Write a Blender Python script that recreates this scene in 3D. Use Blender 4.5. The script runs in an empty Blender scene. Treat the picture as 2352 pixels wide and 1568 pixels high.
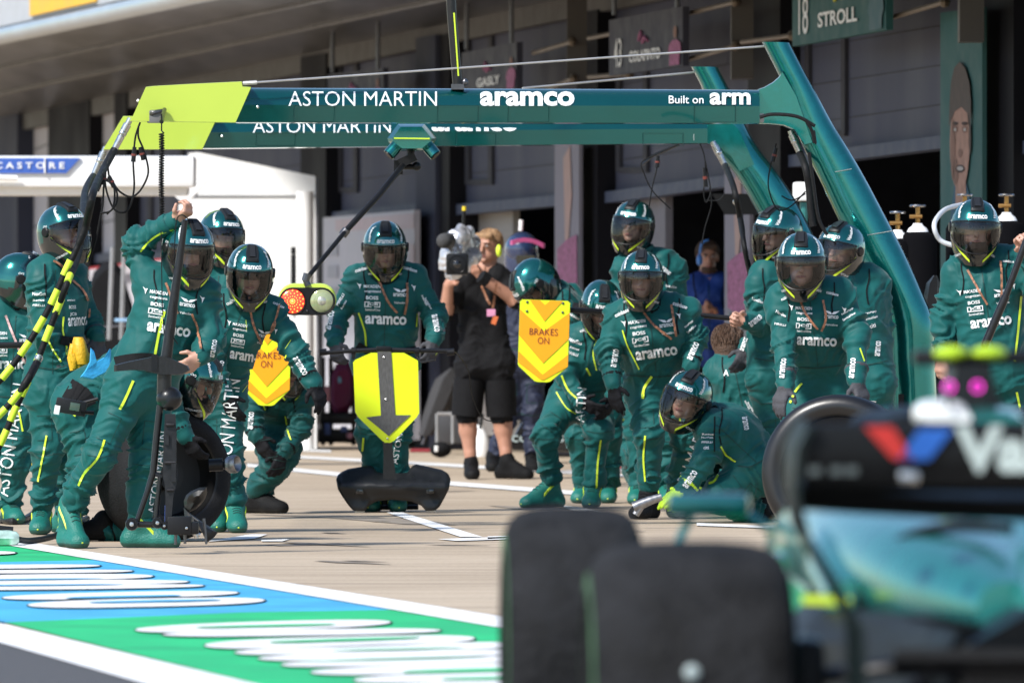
import bpy, bmesh, math, random
import numpy as np
from mathutils import Vector as V, Matrix, Euler
from mathutils.bvhtree import BVHTree
import openvdb as vdb
random.seed(7)
R = math.radians
C = bpy.context.scene.collection
SC = bpy.context.scene
# ---------------------------------------------------------------- camera, sky, sun, exposure
F, HC, CX, HY = 22867.0, 1.17, 1176.0, 722.0       # focal length in picture units, lens height, centre column, horizon row
cam = bpy.data.cameras.new('camera'); co = bpy.data.objects.new('camera', cam); C.objects.link(co)
co.location = (0, 0, HC); co.rotation_euler = (R(90), 0, 0)
cam.sensor_width = 36; cam.lens = 36*F/2352; cam.shift_y = -62/2352
cam.clip_start = 1; cam.clip_end = 2000
cam.dof.use_dof = True; cam.dof.focus_distance = 51.5; cam.dof.aperture_fstop = 7.0
cam.dof.aperture_blades = 0
SC.camera = co
w = bpy.data.worlds.new('World'); SC.world = w; w.use_nodes = True
SUN = V((-.70, -.70, .98)).normalized()
el = math.asin(SUN.z); az = math.atan2(SUN.x, SUN.y)
nt = w.node_tree; bg = nt.nodes['Background']; sky = nt.nodes.new('ShaderNodeTexSky')
sky.sky_type = 'NISHITA'; sky.sun_disc = False; sky.sun_elevation = el; sky.sun_rotation = az
sky.air_density = 1.0; sky.dust_density = .6; sky.ozone_density = 2.0
nt.links.new(sky.outputs[0], bg.inputs[0]); bg.inputs[1].default_value = .128
sl = bpy.data.lights.new('sun', 'SUN'); sl.energy = 4.1; sl.angle = R(7); sl.color = (1, .96, .905)
so = bpy.data.objects.new('sun', sl); C.objects.link(so); so.rotation_euler = SUN.to_track_quat('Z', 'Y').to_euler(); so.location = (-20, -10, 30)
SC.view_settings.view_transform = 'Standard'; SC.view_settings.look = 'None'
SC.view_settings.exposure = .56; SC.view_settings.gamma = 1
SC.cycles.max_bounces = 7; SC.cycles.diffuse_bounces = 3; SC.cycles.glossy_bounces = 4; SC.cycles.transparent_max_bounces = 10
SC.cycles.caustics_reflective = False; SC.cycles.caustics_refractive = False
SC.cycles.sample_clamp_indirect = 6
try:
    SC.cycles.use_denoising = True; SC.cycles.denoiser = 'OPENIMAGEDENOISE'
except Exception: pass
# ---------------------------------------------------------------- placing by picture units
def P(x, y, s): return V(((x-CX)/s, F/s, HC+(HY-y)/s))              # s = picture units per metre at that distance
def G(x, y, z=0.0):
    s = (y-HY)/(HC-z); return V(((x-CX)/s, F/s, z))
def Q(x, y, s, o=0.0):                                               # like P but o metres farther away
    d = F/s+o; return P(x, y, F/d)
# ---------------------------------------------------------------- materials
MATS = {}
def M(name, col, rough=.5, metal=0, coat=0, var=.12, vs=6., bump=0, bs=60., emit=0, spec=.5, stretch=None, alpha=1, wear=None):
    if name in MATS: return MATS[name]
    m = bpy.data.materials.new(name); m.use_nodes = True; MATS[name] = m
    n = m.node_tree; b = n.nodes['Principled BSDF']; L = n.links.new
    b.inputs['Roughness'].default_value = rough; b.inputs['Metallic'].default_value = metal
    b.inputs['Coat Weight'].default_value = coat; b.inputs['Coat Roughness'].default_value = .06
    b.inputs['Specular IOR Level'].default_value = spec
    tc = n.nodes.new('ShaderNodeTexCoord'); mp = n.nodes.new('ShaderNodeMapping')
    L(tc.outputs['Object'], mp.inputs[0])
    if stretch: mp.inputs['Scale'].default_value = stretch
    nz = n.nodes.new('ShaderNodeTexNoise'); nz.inputs['Scale'].default_value = vs; nz.inputs['Detail'].default_value = 5
    L(mp.outputs[0], nz.inputs['Vector'])
    mr = n.nodes.new('ShaderNodeMapRange'); mr.inputs[1].default_value = .25; mr.inputs[2].default_value = .75
    mr.inputs[3].default_value = 1-var; mr.inputs[4].default_value = 1+var
    L(nz.outputs[0], mr.inputs[0])
    mx = n.nodes.new('ShaderNodeMix'); mx.data_type = 'RGBA'; mx.blend_type = 'MULTIPLY'; mx.inputs[0].default_value = 1
    mx.inputs[6].default_value = (*col, 1); L(mr.outputs[0], mx.inputs[7]); L(mx.outputs[2], b.inputs['Base Color'])
    if rough > .12:
        m2 = n.nodes.new('ShaderNodeMapRange'); m2.inputs[1].default_value = .3; m2.inputs[2].default_value = .7
        m2.inputs[3].default_value = rough*.85; m2.inputs[4].default_value = min(1, rough*1.15)
        L(nz.outputs[0], m2.inputs[0]); L(m2.outputs[0], b.inputs['Roughness'])
    if bump:
        n2 = n.nodes.new('ShaderNodeTexNoise'); n2.inputs['Scale'].default_value = bs; n2.inputs['Detail'].default_value = 4
        L(mp.outputs[0], n2.inputs['Vector'])
        bp = n.nodes.new('ShaderNodeBump'); bp.inputs['Strength'].default_value = min(1, bump); bp.inputs['Distance'].default_value = .012
        L(n2.outputs[0], bp.inputs['Height']); L(bp.outputs[0], b.inputs['Normal'])
    if emit:
        b.inputs['Emission Color'].default_value = (*col, 1); b.inputs['Emission Strength'].default_value = emit
    if alpha < 1: b.inputs['Alpha'].default_value = alpha
    return m
def clear_mat(name, tint, base_alpha=.12, rough=.03):
    m = bpy.data.materials.new(name); m.use_nodes = True; MATS[name] = m
    n = m.node_tree; n.nodes.remove(n.nodes['Principled BSDF']); L = n.links.new
    tr = n.nodes.new('ShaderNodeBsdfTransparent'); tr.inputs[0].default_value = (*tint, 1)
    gl = n.nodes.new('ShaderNodeBsdfGlossy'); gl.inputs['Roughness'].default_value = rough
    fr = n.nodes.new('ShaderNodeFresnel'); fr.inputs[0].default_value = 1.5
    ad = n.nodes.new('ShaderNodeMath'); ad.operation = 'ADD'; ad.inputs[1].default_value = base_alpha; ad.use_clamp = True
    L(fr.outputs[0], ad.inputs[0])
    mx = n.nodes.new('ShaderNodeMixShader'); L(ad.outputs[0], mx.inputs[0]); L(tr.outputs[0], mx.inputs[1]); L(gl.outputs[0], mx.inputs[2])
    L(mx.outputs[0], n.nodes['Material Output'].inputs[0])
    return m
def cloth(name, col):
    m = M(name, col, .66, var=.10, vs=9, spec=.32); n = m.node_tree; b = n.nodes['Principled BSDF']; L = n.links.new
    b.inputs['Sheen Weight'].default_value = .12; b.inputs['Sheen Roughness'].default_value = .4
    tc = n.nodes.new('ShaderNodeTexCoord'); mp = n.nodes.new('ShaderNodeMapping'); mp.inputs['Rotation'].default_value = (.5, .6, .4); mp.inputs['Scale'].default_value = (1, 1, 1.7); L(tc.outputs['Object'], mp.inputs[0])
    rz = n.nodes.new('ShaderNodeTexNoise'); rz.noise_type = 'RIDGED_MULTIFRACTAL'; rz.inputs['Scale'].default_value = 5.5; rz.inputs['Detail'].default_value = 2.5; rz.inputs['Distortion'].default_value = .7; L(mp.outputs[0], rz.inputs['Vector'])
    fz_ = n.nodes.new('ShaderNodeTexNoise'); fz_.inputs['Scale'].default_value = 160; L(tc.outputs['Object'], fz_.inputs['Vector'])
    b1_ = n.nodes.new('ShaderNodeBump'); b1_.inputs['Strength'].default_value = .85; b1_.inputs['Distance'].default_value = .022; L(rz.outputs[0], b1_.inputs['Height'])
    b2_ = n.nodes.new('ShaderNodeBump'); b2_.inputs['Strength'].default_value = .25; b2_.inputs['Distance'].default_value = .003; L(fz_.outputs[0], b2_.inputs['Height']); L(b1_.outputs[0], b2_.inputs['Normal']); L(b2_.outputs[0], b.inputs['Normal'])
    return m
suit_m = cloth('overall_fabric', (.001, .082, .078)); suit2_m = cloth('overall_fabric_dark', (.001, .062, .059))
black_cloth = M('black_cloth', (.007, .007, .008), .85, spec=.2, bump=.3, bs=40)
glove_m = M('black_glove', (.008, .008, .010), .8, spec=.2, bump=.4, bs=60)
gglove_m = M('grey_glove', (.05, .05, .058), .8, bump=.4, bs=60)
yglove_m = M('yellow_glove', (.55, .85, .02), .6)
skin_m = M('skin', (.46, .25, .18), .5, var=.1, vs=18)
tan_m = M('tanned_skin', (.42, .21, .14), .5, var=.1, vs=18)
hairb_m = M('brown_hair', (.07, .035, .018), .6, var=.4, vs=60, bump=.8, bs=120)
hairy_m = M('blond_hair', (.30, .175, .085), .6, var=.4, vs=60, bump=.8, bs=120)
green_paint = M('green_metallic_paint', (.004, .20, .19), .20, .85, 1, var=.08, vs=30)
dgreen_paint = M('dark_green_paint', (.0025, .125, .118), .22, .72, 1, var=.06, vs=3)
teal_paint = M('teal_car_paint', (.035, .31, .285), .27, .72, .8, var=.08)
neon = M('neon_yellow_paint', (.62, .80, .04), .42, var=.04, vs=3)
neon2 = M('neon_yellow_board', (.72, .86, .01), .38, var=.03, vs=3)
lime = M('lime_yellow_paint', (.60, .76, .09), .38, coat=.4, var=.04, vs=3)
orange_m = M('orange_board', (.88, .36, .005), .38, var=.03)
maroon = M('dark_red_lettering', (.16, .015, .012), .6)
white_m = M('white_paint', (.80, .80, .80), .45, var=.05, vs=2)
whitel = M('white_lettering', (.78, .79, .79), .55, var=.03)
greyl = M('grey_lettering', (.35, .42, .42), .6, var=.05)
carbon = M('carbon_fibre', (.010, .0105, .012), .34, coat=.15, spec=.3, var=.35, vs=120, stretch=(1, 1, .3))
black_p = M('black_plastic', (.006, .006, .007), .4, spec=.3, var=.2)
black_g = M('black_gloss', (.006, .006, .007), .12, coat=.8)
rubber = M('tyre_rubber', (.009, .009, .010), .78, spec=.25, var=.25, vs=14, bump=.4, bs=90)
rubber_w = M('worn_tyre_rubber', (.012, .0125, .014), .88, spec=.25, var=.85, vs=11, bump=1, bs=45)
steel = M('steel', (.55, .55, .55), .28, 1, var=.15, vs=30)
dsteel = M('dark_steel', (.13, .13, .14), .35, .9, var=.2, vs=30)
brass = M('brass', (.45, .25, .08), .35, .9)
hose_m = M('black_hose', (.006, .006, .0065), .6, spec=.25, var=.2, bump=.3, bs=50)
# ---------------------------------------------------------------- mesh builder
EACH = {'rear_endplate', 'yellow_band', 'yellow_piping', 'handle', 'suspension_arm', 'brake_duct', 'access_panel', 'hanger', 'screw_head', 'yellow_camera_cover', 'mirror_stalk', 'magenta_lamp', 'lamp_stalk',
  'diffuser_fin', 'bolt', 'slot', 'steel_foot', 'tube', 'tube_mouth', 'junction_box', 'steel_pin', 'leg', 'upright', 'locker_strip', 'partition', 'soffit_seam', 'yellow_flash', 'shoulder_panel', 'lanyard', 'wing_element',
  'sidepod', 'lower_bodywork', 'yellow_pinstripe', 'small_badge', 'plug', 'red_collar', 'joint_seam', 'black_case', 'blue_canister', 'matting', 'wire_stay', 'knee_seam', 'clamp_and_lever', 'tyre_edge', 'sidepod_flank', 'bodywork_line', 'pylon', 'rail', 'printed_mark', 'grip'}
class MB:
    def __init__(s): s.v = []; s.f = []; s.mi = []; s.c = 0
    def m(s, i): s.c = i; return s
    def add(s, vs, fs):
        o = len(s.v); s.v += [tuple(v) for v in vs]
        for f in fs: s.f.append([i+o for i in f]); s.mi.append(s.c)
        return s
    def box(s, c, size, rot=None):
        a, b, d = [q/2 for q in size]
        vs = [V((x, y, z)) for x in (-a, a) for y in (-b, b) for z in (-d, d)]
        if rot is not None: vs = [rot @ v for v in vs]
        return s.add([v+V(c) for v in vs], [(0, 1, 3, 2), (4, 6, 7, 5), (0, 4, 5, 1), (2, 3, 7, 6), (0, 2, 6, 4), (1, 5, 7, 3)])
    def bbox(s, c, size, bev=.01, rot=None):                          # bevelled box
        bm = bmesh.new(); bmesh.ops.create_cube(bm, size=1)
        for v in bm.verts: v.co = V((v.co.x*size[0], v.co.y*size[1], v.co.z*size[2]))
        bmesh.ops.bevel(bm, geom=bm.edges[:], offset=bev, segments=2, affect='EDGES', profile=.6)
        bm.verts.index_update()
        vs = [(rot @ v.co if rot is not None else v.co)+V(c) for v in bm.verts]
        s.add(vs, [[v.index for v in f.verts] for f in bm.faces]); bm.free(); return s
    def quad(s, a, b, c, d): return s.add([a, b, c, d], [(0, 1, 2, 3)])
    def tube(s, pts, r, n=10, cap=True, r2=None):
        pts = [V(p) for p in pts]; N = len(pts)
        rad = r if isinstance(r, (list, tuple)) else [r+(0 if r2 is None else (r2-r)*i/(N-1)) for i in range(N)]
        vs = []; up = None
        for i, p in enumerate(pts):
            t = (pts[min(i+1, N-1)]-pts[max(i-1, 0)]).normalized()
            if up is None: up = V((0, 0, 1)) if abs(t.z) < .9 else V((1, 0, 0))
            e1 = (up-t*up.dot(t)); e1 = e1.normalized() if e1.length > 1e-6 else t.orthogonal().normalized(); e2 = t.cross(e1); up = e1
            for k in range(n):
                a = 2*math.pi*k/n; vs.append(p+(e1*math.cos(a)+e2*math.sin(a))*rad[i])
        fs = [(i*n+k, i*n+(k+1) % n, (i+1)*n+(k+1) % n, (i+1)*n+k) for i in range(N-1) for k in range(n)]
        if cap: fs += [list(range(n))[::-1], [(N-1)*n+k for k in range(n)]]
        return s.add(vs, fs)
    def loft(s, secs, closed=True, cap=True):
        n = len(secs[0]); vs = [v for q in secs for v in q]; m = n if closed else n-1
        fs = [(i*n+k, i*n+(k+1) % n, (i+1)*n+(k+1) % n, (i+1)*n+k) for i in range(len(secs)-1) for k in range(m)]
        if cap: fs += [list(range(n))[::-1], [(len(secs)-1)*n+k for k in range(n)]]
        return s.add(vs, fs)
    def lathe(s, prof, c, axis, n=40, cap=False):                     # prof: (radius, along axis)
        ax = V(axis).normalized(); e1 = ax.orthogonal().normalized(); e2 = ax.cross(e1); c = V(c)
        vs = [c+ax*h+(e1*math.cos(2*math.pi*k/n)+e2*math.sin(2*math.pi*k/n))*r for r, h in prof for k in range(n)]
        fs = [(i*n+k, (i+1)*n+k, (i+1)*n+(k+1) % n, i*n+(k+1) % n) for i in range(len(prof)-1) for k in range(n)]
        if cap: fs += [list(range(n)), [(len(prof)-1)*n+k for k in range(n)][::-1]]
        return s.add(vs, fs)
    def prism(s, poly, d):                                            # polygon of points pushed along d
        n = len(poly); a = [V(p) for p in poly]; b = [p+V(d) for p in a]
        return s.add(a+b, [list(range(n)), [n+i for i in range(n)][::-1]]+[(i, i+n, (i+1) % n+n, (i+1) % n) for i in range(n)])
    def pp(s, poly, sc, t, o=0):                                      # outline given in picture units at scale sc, real thickness t going away
        return s.prism([Q(q[0], q[1], q[2] if len(q) > 2 else sc, o) for q in poly], (0, t, 0))
    def ball(s, c, r, n=16, rot=None):
        r = (r, r, r) if not isinstance(r, (tuple, list)) else r
        vs = []; h = n//2
        for i in range(h+1):
            for k in range(n):
                a, b = math.pi*i/h, 2*math.pi*k/n
                v = V((math.sin(a)*math.cos(b)*r[0], math.sin(a)*math.sin(b)*r[1], math.cos(a)*r[2]))
                vs.append((rot @ v if rot is not None else v)+V(c))
        return s.add(vs, [(i*n+k, (i+1)*n+k, (i+1)*n+(k+1) % n, i*n+(k+1) % n) for i in range(h) for k in range(n)])
    def build(s, name, mats, parent=None, smooth=True, ang=35):
        if name in EACH and parent is not None:
            out = build_each(s, name, mats, parent, smooth=smooth, ang=ang)
            if len(out): return out[0]
        return s.build1(name, mats, parent, smooth, ang)
    def build1(s, name, mats, parent=None, smooth=True, ang=35):
        me = bpy.data.meshes.new(name)
        L = origin(parent)
        me.from_pydata([(v[0]-L[0], v[1]-L[1], v[2]-L[2]) for v in s.v], [], s.f)
        mats = mats if isinstance(mats, (list, tuple)) else [mats]
        for q in mats: me.materials.append(q)
        me.polygons.foreach_set('material_index', s.mi)
        me.validate(); me.update()
        o = bpy.data.objects.new(name, me); C.objects.link(o)
        bm = bmesh.new(); bm.from_mesh(me); bmesh.ops.recalc_face_normals(bm, faces=bm.faces[:]); bm.to_mesh(me); bm.free()
        if smooth:
            me.polygons.foreach_set('use_smooth', [True]*len(me.polygons))
            try: me.set_sharp_from_angle(angle=R(ang))
            except Exception: pass
        if parent: o.parent = parent
        return o
def build_each(mb, name, mats, parent, **k):
    n = len(mb.v); par = list(range(n))
    def fd(i):
        while par[i] != i: par[i] = par[par[i]]; i = par[i]
        return i
    for f in mb.f:
        r = fd(f[0])
        for j in f[1:]: par[fd(j)] = r
    grp = {}
    for f, m in zip(mb.f, mb.mi): grp.setdefault(fd(f[0]), []).append((f, m))
    out = []
    for g in grp.values():
        q = MB(); used = sorted({i for f, m in g for i in f}); mp = {i: a for a, i in enumerate(used)}
        q.v = [mb.v[i] for i in used]; q.f = [[mp[i] for i in f] for f, m in g]; q.mi = [m for f, m in g]
        out.append(q.build1(name, mats, parent, **k))
    return out
def origin(p):
    L = V((0, 0, 0))
    while p: L += p.location; p = p.parent
    return L
def tag(o, label=None, cat=None, group=None, kind=None):
    if label: o['label'] = label
    if cat: o['category'] = cat
    if group: o['group'] = group
    if kind: o['kind'] = kind
    return o
def thing(name, label, cat, loc, group=None):
    o = bpy.data.objects.new(name, None); C.objects.link(o); o.location = loc; o.empty_display_size = .2
    return tag(o, label, cat, group)
def spline(pts, n=10):
    pts = [V(p) for p in pts]; out = []
    for i in range(len(pts)-1):
        p0, p1, p2, p3 = pts[max(i-1, 0)], pts[i], pts[i+1], pts[min(i+2, len(pts)-1)]
        for k in range(n):
            t = k/n
            out.append(.5*((2*p1)+(-p0+p2)*t+(2*p0-5*p1+4*p2-p3)*t*t+(-p0+3*p1-3*p2+p3)*t*t*t))
    return out+[pts[-1]]
# ---------------------------------------------------------------- lettering
TX = {}
def glyphs(txt, bold=0., maxlen=.25):
    key = (txt, bold)
    if key in TX: return TX[key]
    c = bpy.data.curves.new('t', 'FONT'); c.body = txt; c.size = 1; c.align_x = 'CENTER'; c.resolution_u = 3; c.offset = bold
    o = bpy.data.objects.new('t', c); C.objects.link(o); bpy.context.view_layer.update()
    me = bpy.data.meshes.new_from_object(o.evaluated_get(bpy.context.evaluated_depsgraph_get()))
    bm = bmesh.new(); bm.from_mesh(me); bmesh.ops.triangulate(bm, faces=bm.faces[:])
    for _ in range(2):
        ed = [e for e in bm.edges if e.calc_length() > maxlen]
        if ed: bmesh.ops.subdivide_edges(bm, edges=ed, cuts=1); bmesh.ops.triangulate(bm, faces=bm.faces[:])
    vs = np.array([v.co[:2] for v in bm.verts]) if len(bm.verts) else np.zeros((0, 2)); fs = [[v.index for v in f.verts] for f in bm.faces]
    bm.free(); C.objects.unlink(o); bpy.data.objects.remove(o); bpy.data.curves.remove(c); bpy.data.meshes.remove(me)
    if len(vs):
        lo, hi = vs.min(0), vs.max(0); vs = vs-(lo+hi)/2; wd = hi-lo
    else: wd = np.ones(2)
    TX[key] = (vs, fs, wd); return TX[key]
def text_uv(txt, cx, cy, width=None, h=None, rot=0, bold=0., shear=0):
    """glyph corners laid out round (cx, cy) in the caller's 2-D units; v grows downwards"""
    vs, fs, wd = glyphs(txt, bold)
    if width: k = width/wd[0]; kx = k; ky = k if h is None else h/wd[1]
    else: kx = ky = h/wd[1]
    a = R(rot); u = vs[:, 0]*kx+vs[:, 1]*ky*shear; v = vs[:, 1]*ky
    return cx+u*math.cos(a)-v*math.sin(a)*1, cy-(u*math.sin(a)+v*math.cos(a)), fs
def flat_text(mb, txt, x, y, sc, width=None, h=None, rot=0, bold=0., o=-.004, fn=None, shear=0):
    u, v, fs = text_uv(txt, x, y, width, h, rot, bold, shear)
    f2 = fn or (lambda a, b: Q(a, b, sc(a) if callable(sc) else sc, o))
    mb.add([f2(a, b) for a, b in zip(u, v)], fs)
# ---------------------------------------------------------------- setting: ground, lane paint
def concrete():
    m = bpy.data.materials.new('tan_concrete'); m.use_nodes = True; n = m.node_tree; b = n.nodes['Principled BSDF']; L = n.links.new
    tc = n.nodes.new('ShaderNodeTexCoord')
    def noise(scale, sx, sy, det=6):
        mp = n.nodes.new('ShaderNodeMapping'); mp.inputs['Scale'].default_value = (sx, sy, 1); mp.inputs['Rotation'].default_value = (0, 0, R(10))
        L(tc.outputs['Object'], mp.inputs[0]); z = n.nodes.new('ShaderNodeTexNoise'); z.inputs['Scale'].default_value = scale; z.inputs['Detail'].default_value = det
        L(mp.outputs[0], z.inputs['Vector']); return z.outputs[0]
    a, s1, s2 = noise(1.1, .35, .22), noise(3.0, .25, 2.2, 7), noise(40, 1, 1)
    r = n.nodes.new('ShaderNodeValToRGB'); e = r.color_ramp.elements
    e[0].position = .36; e[0].color = (.325, .252, .176, 1); e[1].position = .66; e[1].color = (.50, .408, .302, 1)
    mx = n.nodes.new('ShaderNodeMix'); mx.inputs[0].default_value = .55; L(a, mx.inputs[2]); L(s1, mx.inputs[3]); L(mx.outputs[0], r.inputs[0])
    mu = n.nodes.new('ShaderNodeMix'); mu.data_type = 'RGBA'; mu.blend_type = 'MULTIPLY'; mu.inputs[0].default_value = .5
    L(r.outputs[0], mu.inputs[6]); L(s2, mu.inputs[7])
    g = n.nodes.new('ShaderNodeMix'); g.data_type = 'RGBA'; g.blend_type = 'MULTIPLY'; g.inputs[0].default_value = 1; g.inputs[7].default_value = (1.35, 1.35, 1.35, 1)
    L(mu.outputs[2], g.inputs[6])
    # tyre-mark streaks running across the apron
    s3 = noise(1.6, .16, 3.2, 3); r3 = n.nodes.new('ShaderNodeValToRGB'); q = r3.color_ramp.elements
    q[0].position = .33; q[0].color = (.66, .65, .64, 1); q[1].position = .455; q[1].color = (1, 1, 1, 1); L(s3, r3.inputs[0])
    g2 = n.nodes.new('ShaderNodeMix'); g2.data_type = 'RGBA'; g2.blend_type = 'MULTIPLY'; g2.inputs[0].default_value = .9
    L(g.outputs[2], g2.inputs[6]); L(r3.outputs[0], g2.inputs[7]); L(g2.outputs[2], b.inputs['Base Color'])
    b.inputs['Roughness'].default_value = .85
    bp = n.nodes.new('ShaderNodeBump'); bp.inputs['Strength'].default_value = .3; bp.inputs['Distance'].default_value = .01; L(s2, bp.inputs['Height']); L(bp.outputs[0], b.inputs['Normal'])
    return m
mb = MB(); mb.quad((-400, -60, 0), (400, -60, 0), (400, 900, 0), (-400, 900, 0))
tag(mb.build('ground', concrete()), kind='structure')
asphalt = M('asphalt', (.075, .075, .080), .9, var=.25, vs=40, bump=.6, bs=200)
lane_green = M('green_lane_paint', (.012, .42, .15), .65, var=.22, vs=2.2, bump=.3, bs=150)
lane_blue = M('blue_lane_paint', (.055, .36, .62), .65, var=.22, vs=2.2, bump=.3, bs=150)
lane_white = M('white_lane_paint', (.76, .76, .75), .65, var=.14, vs=5, bump=.3, bs=150)
lane_black = M('black_lane_paint', (.012, .02, .02), .7, var=.1)
def gpoly(mb, pts, z): mb.add([G(x, y, z) for x, y in pts], [list(range(len(pts)))])
def gl(x0, y0, x1, y1, x): return y0+(y1-y0)*(x-x0)/(x1-x0)
up = lambda x: gl(84, 1247, 1168, 1417, x)        # upper (far) edge of the far white line
lo = lambda x: gl(84, 1262, 1168, 1443, x)
l2u = lambda x: gl(0, 1430, 584, 1568, x)
l2l = lambda x: gl(0, 1474, 584, 1640, x)
mb = MB(); gpoly(mb, [(-900, l2l(-900)), (2600, l2l(2600)), (2600, 9000), (-900, 9000)], .004)
tag(mb.build('road', asphalt), kind='structure')
mb = MB()
def strip(mb, x0, x1, fu, fl, z, n=24):
    for i in range(n):
        a, b = x0+(x1-x0)*i/n, x0+(x1-x0)*(i+1)/n
        gpoly(mb, [(a, fl(a)), (b, fl(b)), (b, fu(b)), (a, fu(a))], z)
strip(mb, -700, 2500, up, lo, .008); strip(mb, -300, 2500, l2u, l2l, .008)
for q in [[(567, 1064), (840, 1090), (1340, 1128), (1340, 1137), (840, 1099), (567, 1071)], [(630, 1043), (1000, 1062), (1460, 1090), (1460, 1096), (1000, 1069), (630, 1048)],
          [(888, 1176), (925, 1176), (1108, 1232), (1058, 1232)], [(1005, 1237), (1180, 1231), (1180, 1237), (1050, 1241)],
          [(470, 1243), (575, 1226), (614, 1226), (585, 1236)], [(600, 1239), (665, 1237), (648, 1242), (600, 1242)],
          [(1280, 1160), (1330, 1164), (1420, 1185), (1350, 1185)], [(1600, 1200), (1850, 1210), (1850, 1215), (1600, 1206)],
          [(60, 985), (110, 990), (110, 1003), (60, 998)], [(1120, 1231), (1200, 1228), (1200, 1233), (1120, 1237)], [(560, 1025), (760, 1033), (760, 1038), (560, 1030)]]:
    gpoly(mb, q, .006)
tag(mb.build('road_marking', lane_white), kind='structure')
mb = MB()
strip(mb, -300, 2500, lambda x: max(lo(x)-1, min(gl(0, 1283, 240, 1275, x), 1400)) if x < 250 else 0, lambda x: 0, .004, 0) if False else None
# the strip between the two white lines: green, blue and green fields
mb.m(0); gpoly(mb, [(-700, lo(-700)), (84, 1261), (240, 1285), (-700, 1305)], .004)
mb.m(1); gpoly(mb, [(-700, 1304.9), (240, 1284.9), (420, 1318), (925, 1399), (560, 1405), (10, 1428), (-700, 1445)], .0042)
mb.m(0); gpoly(mb, [(10, 1427.9), (560, 1404.9), (925, 1398.9), (1168, 1440), (2500, lo(2500)), (2500, l2u(2500)), (584, 1567)], .0044)
mb.m(0); gpoly(mb, [(-700, 1444.9), (10, 1427.9), (3, 1432), (-300, l2u(-300)+2)], .0046)
tag(mb.build('road_paint', [lane_green, lane_blue]), kind='structure')
def cv(x, y): return (x/1.809*.9187, (1250+y/1.809)*.9187)
def oval(mb, x0, y0, x1, y1, t, z, p=2.6, n=36):
    pts = []; dx, dy = x1-x0, y1-y0
    for k in range(n):
        a = 2*math.pi*k/n; c, s = math.cos(a), math.sin(a)
        u = math.copysign(abs(c)**(2/p), c)*.5+.5; v = math.copysign(abs(s)**(2/2.2), s)
        sk = (v*dx*.012)
        pts.append(cv(x0+dx*u+sk, y0+dy*u+v*t/2))
    gpoly(mb, pts, z)
letters = [(-500, 305, 452, 294, 17), (-300, 324, 600, 318, 15), (-250, 352, 692, 341, 26), (-300, 376, 852, 366, 22), (-500, 400, 922, 384, 20), (10, 440, 1077, 416, 27), (125, 473, 1197, 450, 36),
           (-200, 237, 70, 236, 15),
           (612, 585, 1767, 549, 38), (735, 606, 1992, 586, 26), (925, 655, 2147, 622, 46), (1062, 687, 2420, 648, 34), (1168, 714, 2500, 682, 34), (1272, 742, 2600, 706, 34), (1405, 776, 2700, 744, 38), (1600, 812, 2900, 776, 42), (1700, 850, 3000, 815, 40)]
holes = [(400, 460, 1000, 448, 9, 1), (295, 440, 820, 428, 8, 1), (880, 573, 1520, 558, 9, 0), (1215, 640, 1900, 618, 12, 0), (-400, 362, 470, 352, 5, 1), (-400, 387, 560, 378, 5, 1), (1500, 676, 2100, 664, 5, 0), (1820, 775, 2500, 757, 16, 0), (1995, 806, 2600, 795, 12, 0), (1340, 727, 2200, 706, 4, 0)]
mb = MB()
for q in letters: mb.m(0); oval(mb, q[0]-7, q[1]+1, q[2]+10, q[3], q[4]+1.5, .008)
for q in letters: mb.m(1); oval(mb, *q, .012)
for q in holes: mb.m(2+q[5]); oval(mb, *q[:5], .016)
tag(mb.build('road_lettering', [lane_black, lane_white, lane_green, lane_blue]), kind='structure')
# dark streaks: fixed patches first, then scattered rubber marks
mb = MB(); tm = M('dark_streak', (.225, .19, .155), .9, var=.3, vs=6)
for q in [[(560, 1180), (800, 1183), (1000, 1196), (1050, 1205), (930, 1203), (780, 1190)], [(610, 1250), (780, 1246), (790, 1249), (640, 1253)], [(1120, 1160), (1290, 1166), (1290, 1173), (1180, 1168)], [(1200, 1170), (1400, 1180), (1420, 1187), (1240, 1177)]]:
    gpoly(mb, q, .003)
rg = random.Random(4)
for _ in range(45):
    x, y = rg.uniform(420, 2200), 1050+390*rg.random()**1.1; L_ = rg.uniform(30, 190)*(y-700)/400; t_ = rg.uniform(.5, 1.7); dy = rg.uniform(-.03, .05)*L_
    if x+L_ > 2340 or y < gl(84, 1247, 1168, 1417, x)-400: continue
    if y > gl(84, 1247, 1168, 1417, x)-12: continue
    gpoly(mb, [(x, y), (x+L_*.3, y+dy*.4+t_*.7), (x+L_, y+dy+t_*.3), (x+L_*1.02, y+dy), (x+L_*.6, y+dy*.5-t_*.5), (x+L_*.2, y-t_*.2)], .0035+rg.random()*.0015)
tag(mb.build('ground_marks', tm), kind='structure')
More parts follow.
